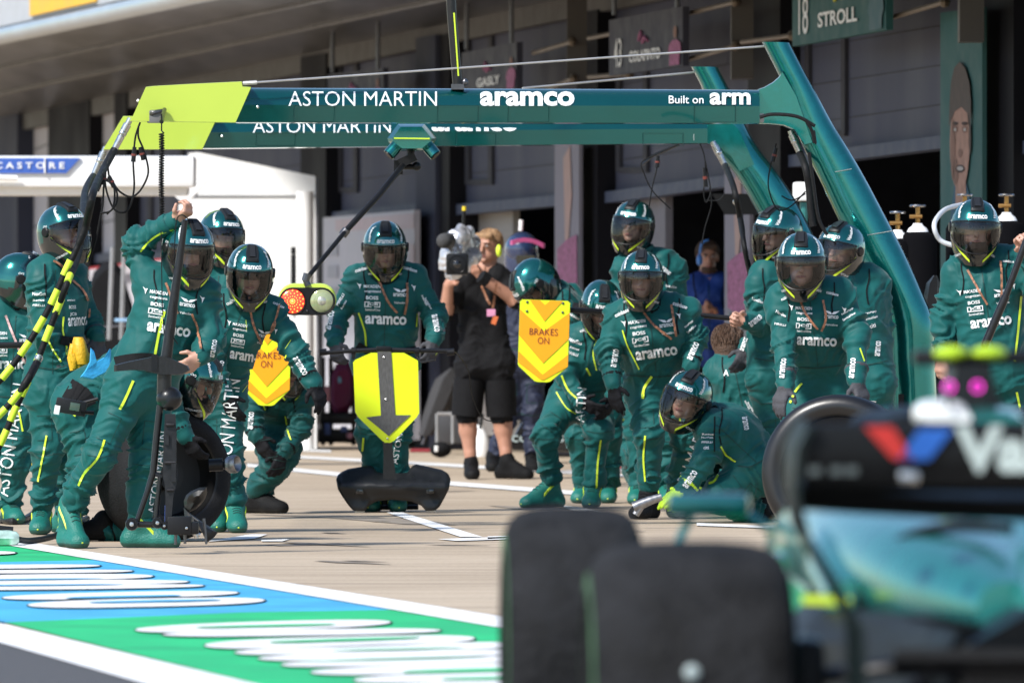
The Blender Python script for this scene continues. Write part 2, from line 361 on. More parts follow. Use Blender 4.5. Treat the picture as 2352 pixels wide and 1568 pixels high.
# ---------------------------------------------------------------- pit building (facade plane)
FS = lambda x: 255+.0654*(x-900)
FDIR = (P(2352, 722, FS(2352))-P(0, 722, FS(0))); FDIR.z = 0; FDIR.normalize()
FN = V((FDIR.y, -FDIR.x, 0)).normalized()
if FN.x > 0: FN = -FN                                               # towards the lane
def fp(x, y, off=0):                                                 # point of the facade plane (off metres towards the lane) seen at x, y
    base = P(0, 722, FS(0))+FN*off; d = P(x, y, 1.0)-V((0, 0, HC)); o = V((0, 0, HC))
    t = (base-o).dot(FN)/d.dot(FN); return o+d*t
def fz(x, z, off=0): p = fp(x, 700, off); return V((p.x, p.y, z))
wall_m = M('grey_facade_panel', (.048, .053, .078), .6, var=.08, vs=.8, spec=.06)
wall_d = M('dark_facade', (.012, .012, .015), .6, var=.2, vs=.8, spec=.06)
door_m = M('grey_roller_door', (.075, .080, .115), .55, var=.08, vs=1.5, stretch=(1, 1, .2), spec=.06)
lint_m = M('blue_grey_lintel', (.075, .09, .135), .5, var=.08, spec=.06)
pan_m = M('pale_grey_panel', (.52, .51, .55), .5, var=.06, spec=.06)
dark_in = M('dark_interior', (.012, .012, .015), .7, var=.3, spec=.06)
bld = thing('pit_building', 'long dark grey pit garage building under a metal canopy', 'building', fz(900, 0))
def fpanel(mb, x0, x1, yl0, yl1, yh0, yh1, off=0, t=.06):            # yl: bottom at x0 and x1, yh: top
    a = [fp(x0, yl0, off), fp(x1, yl1, off), fp(x1, yh1, off), fp(x0, yh0, off)]
    mb.prism(a, -FN*t)
def fpan_z(mb, x0, x1, z0, z1, off=0, t=.06):
    mb.prism([fz(x0, z0, off), fz(x1, z0, off), fz(x1, z1, off), fz(x0, z1, off)], -FN*t)
mb = MB()
# upper wall
fpan_z(mb, -500, 2700, 3.05, 5.2, -.12, .1); mb.build('upper_wall', wall_m, bld)
# garage back and side walls, floor of the garages
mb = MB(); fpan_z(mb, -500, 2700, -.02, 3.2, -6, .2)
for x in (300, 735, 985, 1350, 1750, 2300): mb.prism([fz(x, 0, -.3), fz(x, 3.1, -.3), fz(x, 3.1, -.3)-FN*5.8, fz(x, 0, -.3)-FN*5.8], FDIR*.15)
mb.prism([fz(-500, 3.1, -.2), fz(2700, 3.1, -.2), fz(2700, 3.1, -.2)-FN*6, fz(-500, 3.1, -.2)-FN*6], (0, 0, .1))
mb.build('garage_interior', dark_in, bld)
# pillars
for x0, x1, dk in [(-60, 40, 0), (110, 205, 1), (262, 290, 1), (690, 748, 1), (955, 1000, 0), (1000, 1032, 1), (1325, 1372, 1), (1718, 1792, 1), (2255, 2328, 1)]:
    mb = MB(); fpan_z(mb, x0, x1, 0, 3.6, .10 if dk else .14, .5); mb.build('pillar', wall_d if dk else wall_m, bld)
# roller doors: each half open at its own height
for x0, x1, yb0, yb1, m_ in [(290, 690, 590, 545, door_m), (748, 955, 492, 470, door_m), (1032, 1325, 474, 446, door_m), (1372, 1718, 446, 398, door_m), (1792, 2255, 362, 302, door_m), (2328, 2700, 330, 270, door_m), (40, 110, 600, 590, pan_m), (205, 262, 590, 580, pan_m)]:
    mb = MB(); fpanel(mb, x0, x1, yb0, yb1, -60, -140, -.05)
    d = mb.build('garage_door', m_, bld)
    mb = MB(); fpanel(mb, x0, x1, yb0+20*(FS(x0)/255), yb1+20*(FS(x1)/255), yb0-3, yb1-3, .04, .14); mb.build('door_rail', lint_m, d)
    mb = MB()
    for k in range(3):
        yy0, yy1 = yb0-70-85*k, yb1-75-92*k
        fpanel(mb, x0, x1, yy0+1.3, yy1+1.3, yy0-1.3, yy1-1.3, -.046, .01)
    if x1-x0 > 180:
        for fx in (.12, .3):
            xx = x0+(x1-x0)*fx
            fpanel(mb, xx, xx+9, yb0-55, yb0-60, 60, 55, -.02, .05)
        fpanel(mb, x0+(x1-x0)*.12, x0+(x1-x0)*.3+9, yb0-50, yb0-50, yb0-62, yb0-62, -.022, .05)
    mb.build('door_seam', M('seam_dark', (.05, .05, .06), .6, spec=.06), d)
# beige partition seen inside
mb = MB()
for x0, x1, yb, yt in [(1045, 1066, 1000, 490), (1084, 1092, 1000, 488), (1096, 1178, 1000, 478)]: fpanel(mb, x0, x1, yb, yb, yt, yt, -.16)
mb.build('partition', M('beige_partition', (.30, .285, .27), .6), bld)
mb = MB(); fpanel(mb, 1378, 1528, 1010, 1020, 452, 440, -.12); mb.build('side_panel', M('light_grey_panel', (.20, .195, .22), .55, spec=.06), bld)
mb = MB()
for x0 in (1792, 2332): fpanel(mb, x0+20, x0+40, 800, 800, 390, 385, -.3); fpanel(mb, x0+48, x0+60, 800, 800, 395, 390, -.3)
mb.build('locker_strip', M('ochre_panel', (.32, .22, .11), .6), bld)
mb = MB(); fpanel(mb, 1535, 1790, 505, 500, 499, 494, -2.5, .04); mb.build('red_rail', M('red_trim', (.45, .02, .03), .5), bld)
mb = MB(); fpanel(mb, 1535, 1655, 820, 810, 520, 515, -3, .04); mb.build('blue_screen', M('navy_panel', (.008, .02, .06), .5), bld)
mb = MB(); fpanel(mb, 1800, 2160, 420, 412, 417, 409, -3, .04); mb.build('green_light_strip', M('dim_green', (.03, .10, .01), .5), bld)
mb = MB()
for x0, x1, yb, yt in [(1180, 1262, 900, 560), (1540, 1600, 900, 640), (1812, 1880, 900, 470), (1900, 1990, 900, 560), (2020, 2120, 900, 500), (770, 800, 900, 640), (560, 660, 900, 700)]: fpanel(mb, x0, x1, yb, yb, yt, yt, -3.4, .6)
build_each(mb, 'storage_cabinet', M('dark_cabinet', (.022, .024, .03), .4), bld)
mb = MB()
for x0, x1, yb, yt in [(1186, 1230, 640, 590), (1830, 1866, 540, 505), (2040, 2090, 560, 525), (1545, 1590, 700, 668)]: fpanel(mb, x0, x1, yb, yb, yt, yt, -3.3, .03)
build_each(mb, 'screen', M('dim_screen', (.03, .05, .09), .2, emit=.35), bld)
mb = MB()
for x, y in [(2358-10, 415), (2345, 440), (1245, 530), (1940, 452)]: mb.ball(fp(x, y, -2.0), .018, 8)
build_each(mb, 'garage_lamp', M('warm_lamp', (1, .7, .35), .4, emit=1.5), bld)
# canopy over the garages: soffit, seams and rounded edge
sof = bpy.data.materials.new('brushed_soffit'); sof.use_nodes = True
n = sof.node_tree; b = n.nodes['Principled BSDF']; tc = n.nodes.new('ShaderNodeTexCoord'); mp = n.nodes.new('ShaderNodeMapping'); nz = n.nodes.new('ShaderNodeTexNoise')
mp.inputs['Scale'].default_value = (2.2, .25, 1); mp.inputs['Rotation'].default_value = (0, 0, R(-10.3)); nz.inputs['Scale'].default_value = 1.6; nz.inputs['Detail'].default_value = 8
n.links.new(tc.outputs['Object'], mp.inputs[0]); n.links.new(mp.outputs[0], nz.inputs['Vector'])
rp = n.nodes.new('ShaderNodeValToRGB'); rp.color_ramp.elements[0].position = .35; rp.color_ramp.elements[0].color = (.055, .056, .060, 1); rp.color_ramp.elements[1].position = .7; rp.color_ramp.elements[1].color = (.15, .15, .155, 1)
n.links.new(nz.outputs[0], rp.inputs[0]); n.links.new(rp.outputs[0], b.inputs['Base Color']); b.inputs['Metallic'].default_value = .75; b.inputs['Roughness'].default_value = .3
W = 2.6
def cz(x_along, off): return 0
mb = MB(); rows = []
A0, A1 = fz(-600, 0), fz(2900, 0)
for k in range(13):
    wv = W*k/12
    def zin(p): return 3.42+.31*(116.7-p.y)/35.7
    rows.append([V((p.x, p.y, zin(p)+(3.78-zin(p))*k/12+.05*math.sin(math.pi*k/12))) for p in [(A0+(A1-A0)*t/12)+FN*wv for t in range(13)]])
for i in range(12):
    for j in range(12): mb.quad(rows[i][j], rows[i+1][j], rows[i+1][j+1], rows[i][j+1])
top = [[p+V((0, 0, .25)) for p in r_] for r_ in rows]
for i in range(12):
    for j in range(12): mb.quad(top[i][j], top[i][j+1], top[i+1][j+1], top[i+1][j])
cano = mb.build('canopy', sof, bld)
mb = MB()
for k in (4, 8.2): 
    i = int(k); mb.tube([rows[i][0]-V((0, 0, .012)), rows[i][12]-V((0, 0, .012))], .028, 6)
mb.build('soffit_seam', M('seam_grey', (.06, .06, .06), .5), cano)
mb = MB(); pa = [r_+FN*.05+V((0, 0, .07)) for r_ in rows[12]]
mb.tube(pa, .08, 14); mb.build('edge_tube', M('pale_metal_edge', (.50, .55, .58), .35, .6, var=.1, vs=2), cano)
mb = MB(); mb.prism([rows[0][0]+V((0, 0, -.16)), rows[0][12]+V((0, 0, -.16)), rows[0][12]+V((0, 0, .06)), rows[0][0]+V((0, 0, .06))], FN*.08)
mb.build('inner_trim', M('dull_trim', (.10, .095, .09), .5, .3, spec=.06), cano)
# upper terrace fascia behind the canopy edge: grey with a yellow advertising panel
mb = MB(); e0, e1 = rows[12][0], rows[12][12]; dr = (e1-e0).normalized(); 
def ed(t, z, off=0): p = e0+(e1-e0)*t; return V((p.x, p.y, p.z+z))-FN*off
mb.prism([ed(0, .17, -.02), ed(1, .17, -.02), ed(1, .55, -.02), ed(0, .55, -.02)], -FN*.1); mb.build('terrace_fascia', M('pale_grey_fascia', (.40, .42, .45), .5), bld)
def edge_t(x):                                                       # parameter along the canopy edge where column x sees it
    best = min(range(4001), key=lambda k: abs((ed(k/4000, .5).x/ed(k/4000, .5).y)*F+CX-x)); return best/4000
mb = MB(); ta, tb = edge_t(80), edge_t(230)
mb.prism([ed(ta, .20, -.03), ed(tb, .20, -.03), ed(tb, .5, -.03), ed(ta, .5, -.03)], FN*.02)
tag(mb.build('advertising_panel', M('amber_panel', (.75, .42, .02), .5)), 'plain amber yellow panel above the canopy edge at the top left', 'panel')
# name boards over the doors
def board(name, x0, x1, yb0, yb1, yt0, yt1, m_, label, num, nm, fig, off=.55, pre=None):
    t = thing(name, label, 'name board', fp((x0+x1)/2, yb1, off), 'driver name boards hanging over the garage doors')
    mb = MB(); fpanel(mb, x0, x1, yb0, yb1, yt0, yt1, off, .05); mb.build('board_panel', m_, t)
    sl_ = (yb1-yb0)/(x1-x0)
    def fn(a, b): return fp(a, b+(a-(x0+x1)/2)*sl_, off+.012)
    ym = (yb0+yb1)/2; hh = ym-(yt0+yt1)/2
    mb = MB()
    if num: flat_text(mb, num, x0+(x1-x0)*.115, ym-hh*.38, 1, width=(x1-x0)*.10, h=hh*.50, bold=.005, fn=fn); 
    for i in range(0): pass
    if nm: flat_text(mb, nm, x0+(x1-x0)*.48, ym-hh*.28, 1, width=(x1-x0)*.42, h=hh*.20, bold=.03, fn=fn)
    if mb.v: mb.build('name_lettering', whitel, t)
    mb = MB()
    def fq(a, b): return fp(x0+(x1-x0)*a, ym-hh*b+(x0+(x1-x0)*a-(x0+x1)/2)*sl_, off+.012)
    body = [(.815, .03), (.95, .03), (.955, .20), (.975, .28), (.965, .41), (.92, .47), (.865, .47), (.82, .41), (.80, .28), (.82, .20)]
    mb.m(0); mb.add([fq(*q) for q in body], [list(range(len(body)))])
    hd = [(.893+.024*math.cos(k*.63), .60+.115*math.sin(k*.63)) for k in range(10)]
    mb.m(1); mb.add([fq(*q) for q in hd], [list(range(10))])
    mb.m(2)
    sg = [(.40, .55), (.43, .7), (.45, .5), (.48, .6), (.52, .52)]
    mb.tube([fq(*q) for q in sg], .012, 6)
    mb.build('printed_portrait', [fig, M('printed_skin', (.26, .16, .135), .6, var=.4, vs=30, spec=.06), pre or fig], t)
    mb = MB()
    for xx in (x0+12, x1-12):
        mb.tube([fp(xx, (yt0+yt1)/2+4, off-.02), fp(xx, (yt0+yt1)/2+4, off-.02)+V((0, 0, .5))], .02, 6)
    mb.build('hanger', dsteel, t)
bg_grey = M('grey_board', (.052, .053, .072), .5, var=.05, spec=.06); bg_teal = M('teal_board', (.036, .105, .105), .5, var=.05, spec=.06)
pink = M('printed_pink', (.33, .13, .23), .6, var=.6, vs=30, spec=.06); tealp = M('printed_teal', (.03, .10, .12), .6); yel = M('printed_yellow', (.5, .5, .05), .6)
board('name_board', 1399, 1568, 175, 151, 47, 15, bg_grey, 'large grey name board with a pink emblem and number 43', '43', 'COLAPINTO', pink)
board('name_board', 1060, 1187, 228, 204, 122, 97, bg_grey, 'smaller grey name board half hidden behind the green beam beside the carbon strut', '', 'GASLY', pink)
board('name_board', 1820, 2035, 107, 69, -70, -105, bg_teal, 'teal name board with number 18 above the gantry post', '18', 'STROLL', tealp, pre=yel)
board('name_board', 752, 880, 262, 240, 172, 156, bg_grey, 'grey name board almost hidden above the white lettering of the beam', '', '', pink)
# banners on the pillars
def banner(x0, x1, yb, yt, m_, label, kind):
    off = .22; t = thing('pillar_banner', label, 'banner', fz((x0+x1)/2, 0, off), 'portrait banners on the garage pillars')
    mb = MB(); fpanel(mb, x0, x1, yb, yb, yt, yt-(x1-x0)*.14, off, .03); mb.build('cloth_panel', m_, t)
    mb = MB(); w_ = x1-x0; o2 = off+.008
    def q(u, v): return fp(x0+w_*u, v, o2)
    def qd(u, v): return fp(x0+w_*u, v, o2+.003)
    if kind == 'face':
        cxm, cy, ry = .45, 318, 132
        def el(m_, u0, v0, ru, rv, f=qd, a0=0, a1=2*math.pi, n=20): mb.m(m_); mb.add([f(u0+ru*math.sin(a0+(a1-a0)*k/n), v0-rv*math.cos(a0+(a1-a0)*k/n)) for k in range(n+(0 if a1-a0 > 6.2 else 1))], [list(range(n+(0 if a1-a0 > 6.2 else 1)))])
        def q3(u, v): return fp(x0+w_*u, v, o2+.006)
        def q4(u, v): return fp(x0+w_*u, v, o2+.009)
        mb.m(5); mb.add([q(.34, 420), q(.62, 420), q(.80, 492), q(.95, 560), q(.20, 560), q(.26, 480)], [list(range(6))])           # collar
        mb.m(0); mb.add([qd(.36, 400), qd(.60, 400), qd(.62, 470), qd(.46, 505), qd(.36, 470)], [list(range(5))])                     # neck
        el(0, .46, 330, .235, 112, q3); el(2, .30, 345, .055, 70, q4); el(2, .36, 395, .06, 30, q4)                                      # face and its own shaded cheek print
        mb.m(1); mb.add([q4(*k) for k in [(.20, 292), (.22, 235), (.25, 190), (.33, 156), (.46, 142), (.59, 156), (.69, 190), (.73, 235), (.72, 300), (.66, 262), (.50, 246), (.34, 256)]], [list(range(12))])
        el(1, .70, 320, .03, 36, q3)
        for u in (.35, .58): el(2, u, 297, .065, 9, q4); el(3, u, 284, .075, 4, q4); el(4, u, 298, .03, 4, lambda a, b: fp(x0+w_*a, b, o2+.012))
        el(2, .47, 352, .05, 10, q4); el(3, .47, 388, .11, 9, q4); el(4, .47, 387, .08, 5, lambda a, b: fp(x0+w_*a, b, o2+.012))
        mb.build1('printed_portrait', [M('printed_face', (.36, .225, .185), .6, var=.3, vs=9, spec=.06), M('printed_cap', (.10, .085, .08), .6, var=.3, vs=14, spec=.06), M('printed_cheek', (.23, .14, .115), .6, var=.3, vs=9, spec=.06), M('printed_dark', (.06, .04, .04), .6, spec=.06), M('printed_light', (.42, .40, .39), .6, spec=.06), M('printed_blue', (.05, .12, .18), .6, spec=.06)], t)
    else:
        mb.m(0)
        L_ = yb-yt
        arm = [(.35, yt+L_*.05), (.62, yt), (.7, yt+L_*.2), (.55, yt+L_*.4), (.42, yt+L_*.38)]
        mb.add([q(*k) for k in arm], [list(range(5))])
        mb.m(1); tor = [(.1, yt+L_*.42), (.5, yt+L_*.38), (.9, yt+L_*.36), (.92, yt+L_*.62), (.6, yt+L_*.66), (.12, yt+L_*.62)]
        mb.add([qd(*k) for k in tor], [list(range(6))])
        mb.m(2)
        for k in range(5):
            a = .12+.16*k; mb.add([qd(a, yt+L_*.64), qd(a+.1, yt+L_*.64), qd(a+.13, yt+L_*.9), qd(a+.02, yt+L_*.9)], [(0, 1, 2, 3)])
        mb.build('printed_figure', [M('printed_arm', (.38, .24, .21), .6, var=.2), pink, M('printed_grey', (.18, .19, .2), .6)], t)
pale_b = M('pale_banner', (.24, .23, .27), .6, var=.06, spec=.06)
banner(1274, 1330, 900, 335, pale_b, 'pale grey banner with a pink figure beside the camera operator', 'arm')
banner(1664, 1722, 900, 390, pale_b, 'pale grey banner with a pink figure beside the man in blue', 'arm')
banner(2160, 2256, 620, 30, M('teal_banner', (.05, .125, .125), .55, var=.05, spec=.06), 'tall teal banner with a smiling face at the right', 'face')
# bracket rods on the pillars
for i, (x0, y0, x1, y1, lb) in enumerate([(1225, 122, 1315, 96, 'upper'), (1225, 218, 1318, 180, 'lower'), (1352, 88, 1446, 70, 'upper'), (1352, 177, 1446, 170, 'lower'), (1570, 34, 1690, 5, 'upper'), (1570, 140, 1690, 106, 'lower'), (1704, 97, 1820, 82, 'upper'), (2040, 43, 2170, 5, 'upper')]):
    mb = MB(); off = .45; mb.tube([fp(x0, y0, off), fp(x1, y1, off)], .018, 8); mb.ball(fp(x1, y1, off), .04, 8)
    tag(mb.build('bracket_rod', M('bronze_rod', (.13, .10, .07), .45, .5)), 'thin bronze %s bracket rod beside %s' % (lb, ['the hidden grey name board', 'the hidden grey name board', 'the left edge of the board numbered 43', 'the left edge of the board numbered 43', 'the right edge of the board numbered 43', 'the right edge of the board numbered 43', 'the left edge of the teal board numbered 18', 'the teal face banner'][i]), 'rod', 'bracket rods holding the name boards')
for x in (1325, 1704, 2230):
    mb = MB(); mb.box(fp(x, 60 if x < 1500 else (40 if x < 2000 else -60), .35), (.16, .3, .9)); mb.build('bracket_post', M('brown_bracket', (.055, .047, .04), .5), bld)
# white neighbouring gantry and booth at the left
wg = thing('white_gantry', 'white pit gantry of the next team with a blue lettered banner at its left end', 'gantry', G(440, 1030))
gwhite = M('glossy_white', (.86, .86, .85), .3, coat=.4, var=.03)
mb = MB(); sc = 300
mb.bbox(Q(60, 395, sc, .2), (2.6, .5, .24), .03); mb.bbox(Q(60, 432, sc, .25), (2.5, .4, .12), .02)
mb.build('beam', gwhite, wg)
mb = MB(); mb.pp([(-200, 363), (185, 363), (152, 398), (-200, 398)], sc, .02, -.075); bn = mb.build('banner', M('blue_banner', (.04, .11, .42), .5), wg)
mb = MB(); flat_text(mb, 'C A S T O R E', 68, 380, sc, width=160, h=15, bold=.02, o=-.085); mb.build('lettering', whitel, bn)
mb = MB(); mb.pp([(101, 363), (104, 363), (104, 398), (101, 398)], sc, .02, -.09); mb.tube([Q(-20, 408, sc, -.1), Q(40, 409, sc, -.1)], .02, 8); mb.build('seam_strip', gwhite, bn)
mb = MB(); mb.pp([(380, 420), (440, 395), (480, 410), (425, 470), (400, 450)], 285, .3); mb.build('knee_brace', gwhite, wg)
bo = thing('white_booth', 'tall white angular booth panel with a narrow door', 'booth', G(580, 1035))
mb = MB(); sc = 266
mb.pp([(432, 352), (455, 350), (724, 405), (727, 1030), (540, 1036), (410, 1036), (410, 470), (455, 450)], sc, .9); mb.build('shell', gwhite, bo)
mb = MB(); mb.pp([(690, 455), (693, 455), (693, 1028), (690, 1028)], sc, .01, -.012); mb.pp([(410, 449), (727, 449), (727, 452), (410, 452)], sc, .01, -.013); mb.build('door_gap', M('gap_grey', (.12, .12, .13), .6), bo)
mb = MB(); mb.pp([(685, 795), (693, 795), (693, 818), (685, 818)], sc, .03, -.04); mb.pp([(668, 567), (682, 567), (682, 583), (668, 583)], sc, .03, -.04); mb.pp([(668, 585), (682, 585), (682, 720), (668, 720)], sc, .02, -.03); mb.build('handle', black_p, bo)
mb = MB(); mb.tube([Q(700, 440, sc+1, 0), Q(702, 1030, sc+1, 0)], .075, 14); mb.build('corner_post', gwhite, bo)
# pale partition behind the centre jack man
pp_ = thing('garage_partition', 'pale grey printed partition panel standing in the garage opening', 'partition', fz(845, 0, .3))
mb = MB(); fpanel(mb, 742, 952, 1000, 1010, 500, 482, .28, .05); mb.build('panel', pan_m, pp_)
mb = MB(); 
for k in range(5): fpanel(mb, 752, 775, 560+50*k+28, 560+50*k+28, 560+50*k, 560+50*k, .29, .005)
fpanel(mb, 790, 945, 812, 812, 800, 798, .29, .005); mb.m(1); fpanel(mb, 770, 950, 530, 525, 505, 490, .288, .005); fpanel(mb, 940, 950, 640, 640, 560, 560, .29, .005); mb.m(2); fpanel(mb, 800, 945, 830, 830, 806, 806, .292, .005)
mb.build('printed_marks', [M('faded_print', (.36, .36, .4), .6), M('faded_pink_print', (.52, .42, .44), .6), M('navy_print', (.02, .025, .06), .6)], pp_)
pw = thing('garage_partition', 'white partition with a red top edge behind the two crewmen at the left', 'partition', G(330, 1005))
mb = MB(); mb.pp([(205, 618), (425, 590), (425, 1000), (205, 1000)], 242, .05); mb.build('panel', pan_m, pw)
mb = MB(); mb.pp([(205, 614), (425, 586), (425, 591), (205, 619)], 242.3, .05); mb.build('top_edge', M('red_edge', (.42, .05, .06), .5), pw)
# ---------------------------------------------------------------- pit gantry: two booms on two swept posts
gan = thing('pit_gantry', 'dark green overhead pit gantry with lime boom ends and swept posts', 'gantry', G(2100, 1210))
def boom(sl_, sr_, yl_t, yl_b, yr_t, yr_b, xl, xr, xsplit, o, name):
    """one boom: rounded upper front edge, flat lower face"""
    def sec(x, u):
        s_ = sl_+(sr_-sl_)*u; yt = yl_t+(yr_t-yl_t)*u; yb = yl_b+(yr_b-yl_b)*u
        a, b = P(x, yt, s_), P(x, yb, s_); h = a.z-b.z; pts = []
        prof = [(0, 0), (0, .50), (.012, .62), (.035, .76), (.065, .88), (.10, .96), (.14, 1.0), (.26, 1.0), (.28, .9), (.28, 0)]
        return [V((b.x, b.y+d, b.z+h*k)) for d, k in prof]
    def run(x0t, x0b, x1t, x1b):
        n = 10; secs = []
        for i in range(n+1):
            t = i/n; q = sec(0, 0); xt, xb = x0t+(x1t-x0t)*t, x0b+(x1b-x0b)*t
            u = ((xt+xb)/2-xl)/(xr-xl); st, sb = sec(xt, u), sec(xb, u)
            zb, zt = st[0].z, st[6].z
            secs.append([sb[k].lerp(st[k], (st[k].z-zb)/(zt-zb)) for k in range(len(st))])
        return secs
    mb = MB(); mb.loft(run(xsplit[0]+.01, xsplit[1]+.01, xr, xr)); b_ = mb.build(name, dgreen_paint, gan, ang=22)
    return b_, run
b1, run1 = boom(425, 417, 200, 281, 205, 283, 335, 1745, (576, 540), 0, 'boom')
b2, run2 = boom(396, 389, 268, 343, 262, 329, 290, 1625, (500, 464), 0, 'boom')
def lime_end(run, tl, tr, bl, sc, yt, yb, top2):
    mb = MB(); mb.loft(run(tl, bl, tr[0], tr[1])); o = mb.build('lime_boom_end', lime, gan, ang=22); return o
def lime_block(poly, fs_, parent=None):
    mb = MB(); rows = []
    for k, o in [(.985, .0), (1, .012), (1, .27), (.985, .282)]:
        cx_ = sum(p[0] for p in poly)/len(poly); cy_ = sum(p[1] for p in poly)/len(poly)
        rows.append([Q(p[0], cy_+(p[1]-cy_)*k, fs_(p[0]), o) for p in poly])
    mb.loft(rows); return mb.build('lime_boom_end', lime, gan, ang=25)
le1 = lime_block([(335, 200), (352, 198), (440, 193), (555, 187.5), (557, 199), (577, 200), (541, 282.5), (300, 279)], lambda a: 425.4-8*(a-335)/1410)
le2 = lime_block([(283, 267), (500, 265), (500.5, 266), (464.5, 343.5), (237, 344)], lambda a: 396.4-7*(a-290)/1335)
panel_l = M('panel_gap', (.0015, .03, .026), .5)
mb = MB()
def frame(mb, x0, y0, x1, y1, s_, o=-.003, t=.9):
    for q in [[(x0, y0), (x1, y0), (x1, y0+t), (x0, y0+t)], [(x0, y1-t), (x1, y1-t), (x1, y1), (x0, y1)], [(x0, y0+t), (x0+t, y0+t), (x0+t, y1-t), (x0, y1-t)], [(x1-t, y0+t), (x1, y0+t), (x1, y1-t), (x1-t, y1-t)]]:
        mb.add([Q(a, b, s_(a), o) for a, b in q], [(0, 1, 2, 3)])
for x0, x1 in [(676, 770), (1006, 1100), (1168, 1262), (1595, 1690)]: frame(mb, x0, 243, x1, 281, lambda a: 425-8*(a-335)/1410, -.004)
for x0, x1 in [(590, 680), (1048, 1140), (1477, 1570)]: frame(mb, x0, 306, x1, 336, lambda a: 396-7*(a-290)/1335, -.004)
frame(mb, 385, 251, 480, 279, lambda a: 425-8*(a-335)/1410, -.004); frame(mb, 311, 318, 405, 341, lambda a: 396-7*(a-290)/1335, -.004)
mb.build('access_panel', panel_l, b1)
mb = MB()
for x, y, s_ in [(592, 246, 424), (840, 248, 422), (1153, 251, 420), (1470, 250, 418), (1710, 248, 417), (510, 313, 395), (1030, 309, 392), (1295, 303, 390), (1060, 309, 391), (318, 232, 425), (346, 242, 425)]:
    mb.ball(Q(x, y, s_, 0), .010, 8)
mb.build('screw_head', steel, b1)
mb = MB()
f1 = lambda a: 425-8*(a-335)/1410; f2_ = lambda a: 396-7*(a-290)/1335
def tube_text(txt, cx, cy, w_, h_, bo, fs_, yt, yb, par):
    m = MB()
    def fn(a, b):                                                     # follow the rounded upper edge of the boom
        k = (yb-b)/(yb-yt); o = float(np.interp(k, [0, .5, .62, .76, .88, .96], [0, 0, .012, .035, .065, .10])); return Q(a, b, fs_(a), o-.005)
    flat_text(m, txt, cx, cy, 1, width=w_, h=h_, bold=bo, fn=fn); m.build('lettering', whitel, par)
tube_text('ASTON MARTIN', 833, 227, 341, 34, -.004, f1, 200, 282, b1); tube_text('aramco', 1211, 227, 217, 34, .035, f1, 200, 282, b1)
tube_text('Built on', 1576, 229, 80, 18, .008, f1, 200, 282, b1); tube_text('arm', 1677, 227, 94, 28, .03, f1, 200, 282, b1)
tube_text('ASTON MARTIN', 739, 290, 317, 31, -.004, f2_, 266, 338, b2); tube_text('aramco', 1090, 287, 198, 30, .035, f2_, 266, 338, b2); tube_text('arm', 1523, 283, 86, 26, .03, f2_, 266, 338, b2); tube_text('Built on', 1430, 286, 74, 16, .008, f2_, 266, 338, b2)
mb = MB()
# posts
def post(path, s_, name):
    """path: (x_left, y_left, x_right, y_right, depth m)"""
    secs = []
    for xl, yl, xr, yr, dp in path:
        a, b = P(xl, yl, s_), P(xr, yr, s_); c = (a+b)/2+V((0, dp*.5, 0)); h = (b-a)/2; pts = []
        for k in range(20):
            an = 2*math.pi*k/20; cs, sn = math.cos(an), math.sin(an)
            pts.append(c+h*math.copysign(abs(cs)**.75, cs)+V((0, math.copysign(abs(sn)**.75, sn)*dp*.5, 0)))
        secs.append(pts)
    mb = MB(); mb.loft(secs); return mb.build(name, green_paint, gan, ang=60)
sm = lambda L, n=5: [tuple(p) for p in np.array([[*spline([V(q[:3]) for q in L], n)[i], *spline([V((q[3], q[4], 0)) for q in L], n)[i][:2]] for i in range((len(L)-1)*n+1)])]
pa = [(1751, 96, 1815, 98, .20), (1786, 165, 1850, 165, .22), (1800, 200, 1878, 215, .26), (1818, 270, 1916, 285, .3), (1850, 345, 1950, 340, .28), (1890, 425, 1990, 410, .26), (1925, 500, 2030, 485, .27), (1970, 585, 2082, 585, .29), (2015, 665, 2125, 680, .32), (2036, 740, 2148, 740, .36), (2040, 830, 2152, 820, .40), (2044, 960, 2160, 960, .44), (2044, 1220, 2170, 1220, .46)]
p1 = post(sm(pa), 416, 'post')
pb = [(1588, 153, 1650, 154, .20), (1612, 200, 1676, 205, .22), (1620, 240, 1698, 250, .27), (1632, 330, 1735, 325, .3), (1690, 400, 1790, 400, .27), (1740, 485, 1835, 470, .27), (1790, 580, 1890, 580, .29), (1830, 660, 1935, 670, .32), (1850, 740, 1950, 740, .36), (1858, 960, 1962, 960, .42), (1860, 1175, 1964, 1175, .44)]
p2 = post(sm(pb), 388, 'post')
def fillet(s_, pts, name):                                           # blended web between boom and post
    mb = MB(); n = len(pts); secs = []
    for yo, k in [(.0, .97), (.03, 1), (.12, 1), (.2, 1), (.27, .97)]:
        c = sum((P(x, y, s_) for x, y in pts), V((0, 0, 0)))/n
        secs.append([c+(P(x, y, s_)-c)*k+V((0, yo, 0)) for x, y in pts])
    mb.loft(secs); return mb.build(name, green_paint, gan, ang=50)
fillet(416, [(1738, 206), (1755, 200), (1775, 189), (1790, 176), (1797, 163), (1830, 220), (1868, 330), (1850, 335), (1828, 300), (1800, 288), (1770, 285), (1738, 284)], 'joint_fairing')
fillet(388, [(1600, 262), (1622, 250), (1640, 240), (1700, 300), (1735, 380), (1700, 395), (1680, 360), (1650, 336), (1620, 329), (1600, 329)], 'joint_fairing')
mb = MB()
for a, b, s_ in [((1918, 395), (1956, 388), 416), ((1742, 490), (1770, 478), 388)]: mb.tube([Q(*a, s_, -.012), Q(*b, s_, -.012)], .003, 6)
mb.tube([Q(1992, 540, 416, -.01), Q(2050, 530, 416, -.03)], .003, 6)
mb.build('joint_seam', steel, p1)
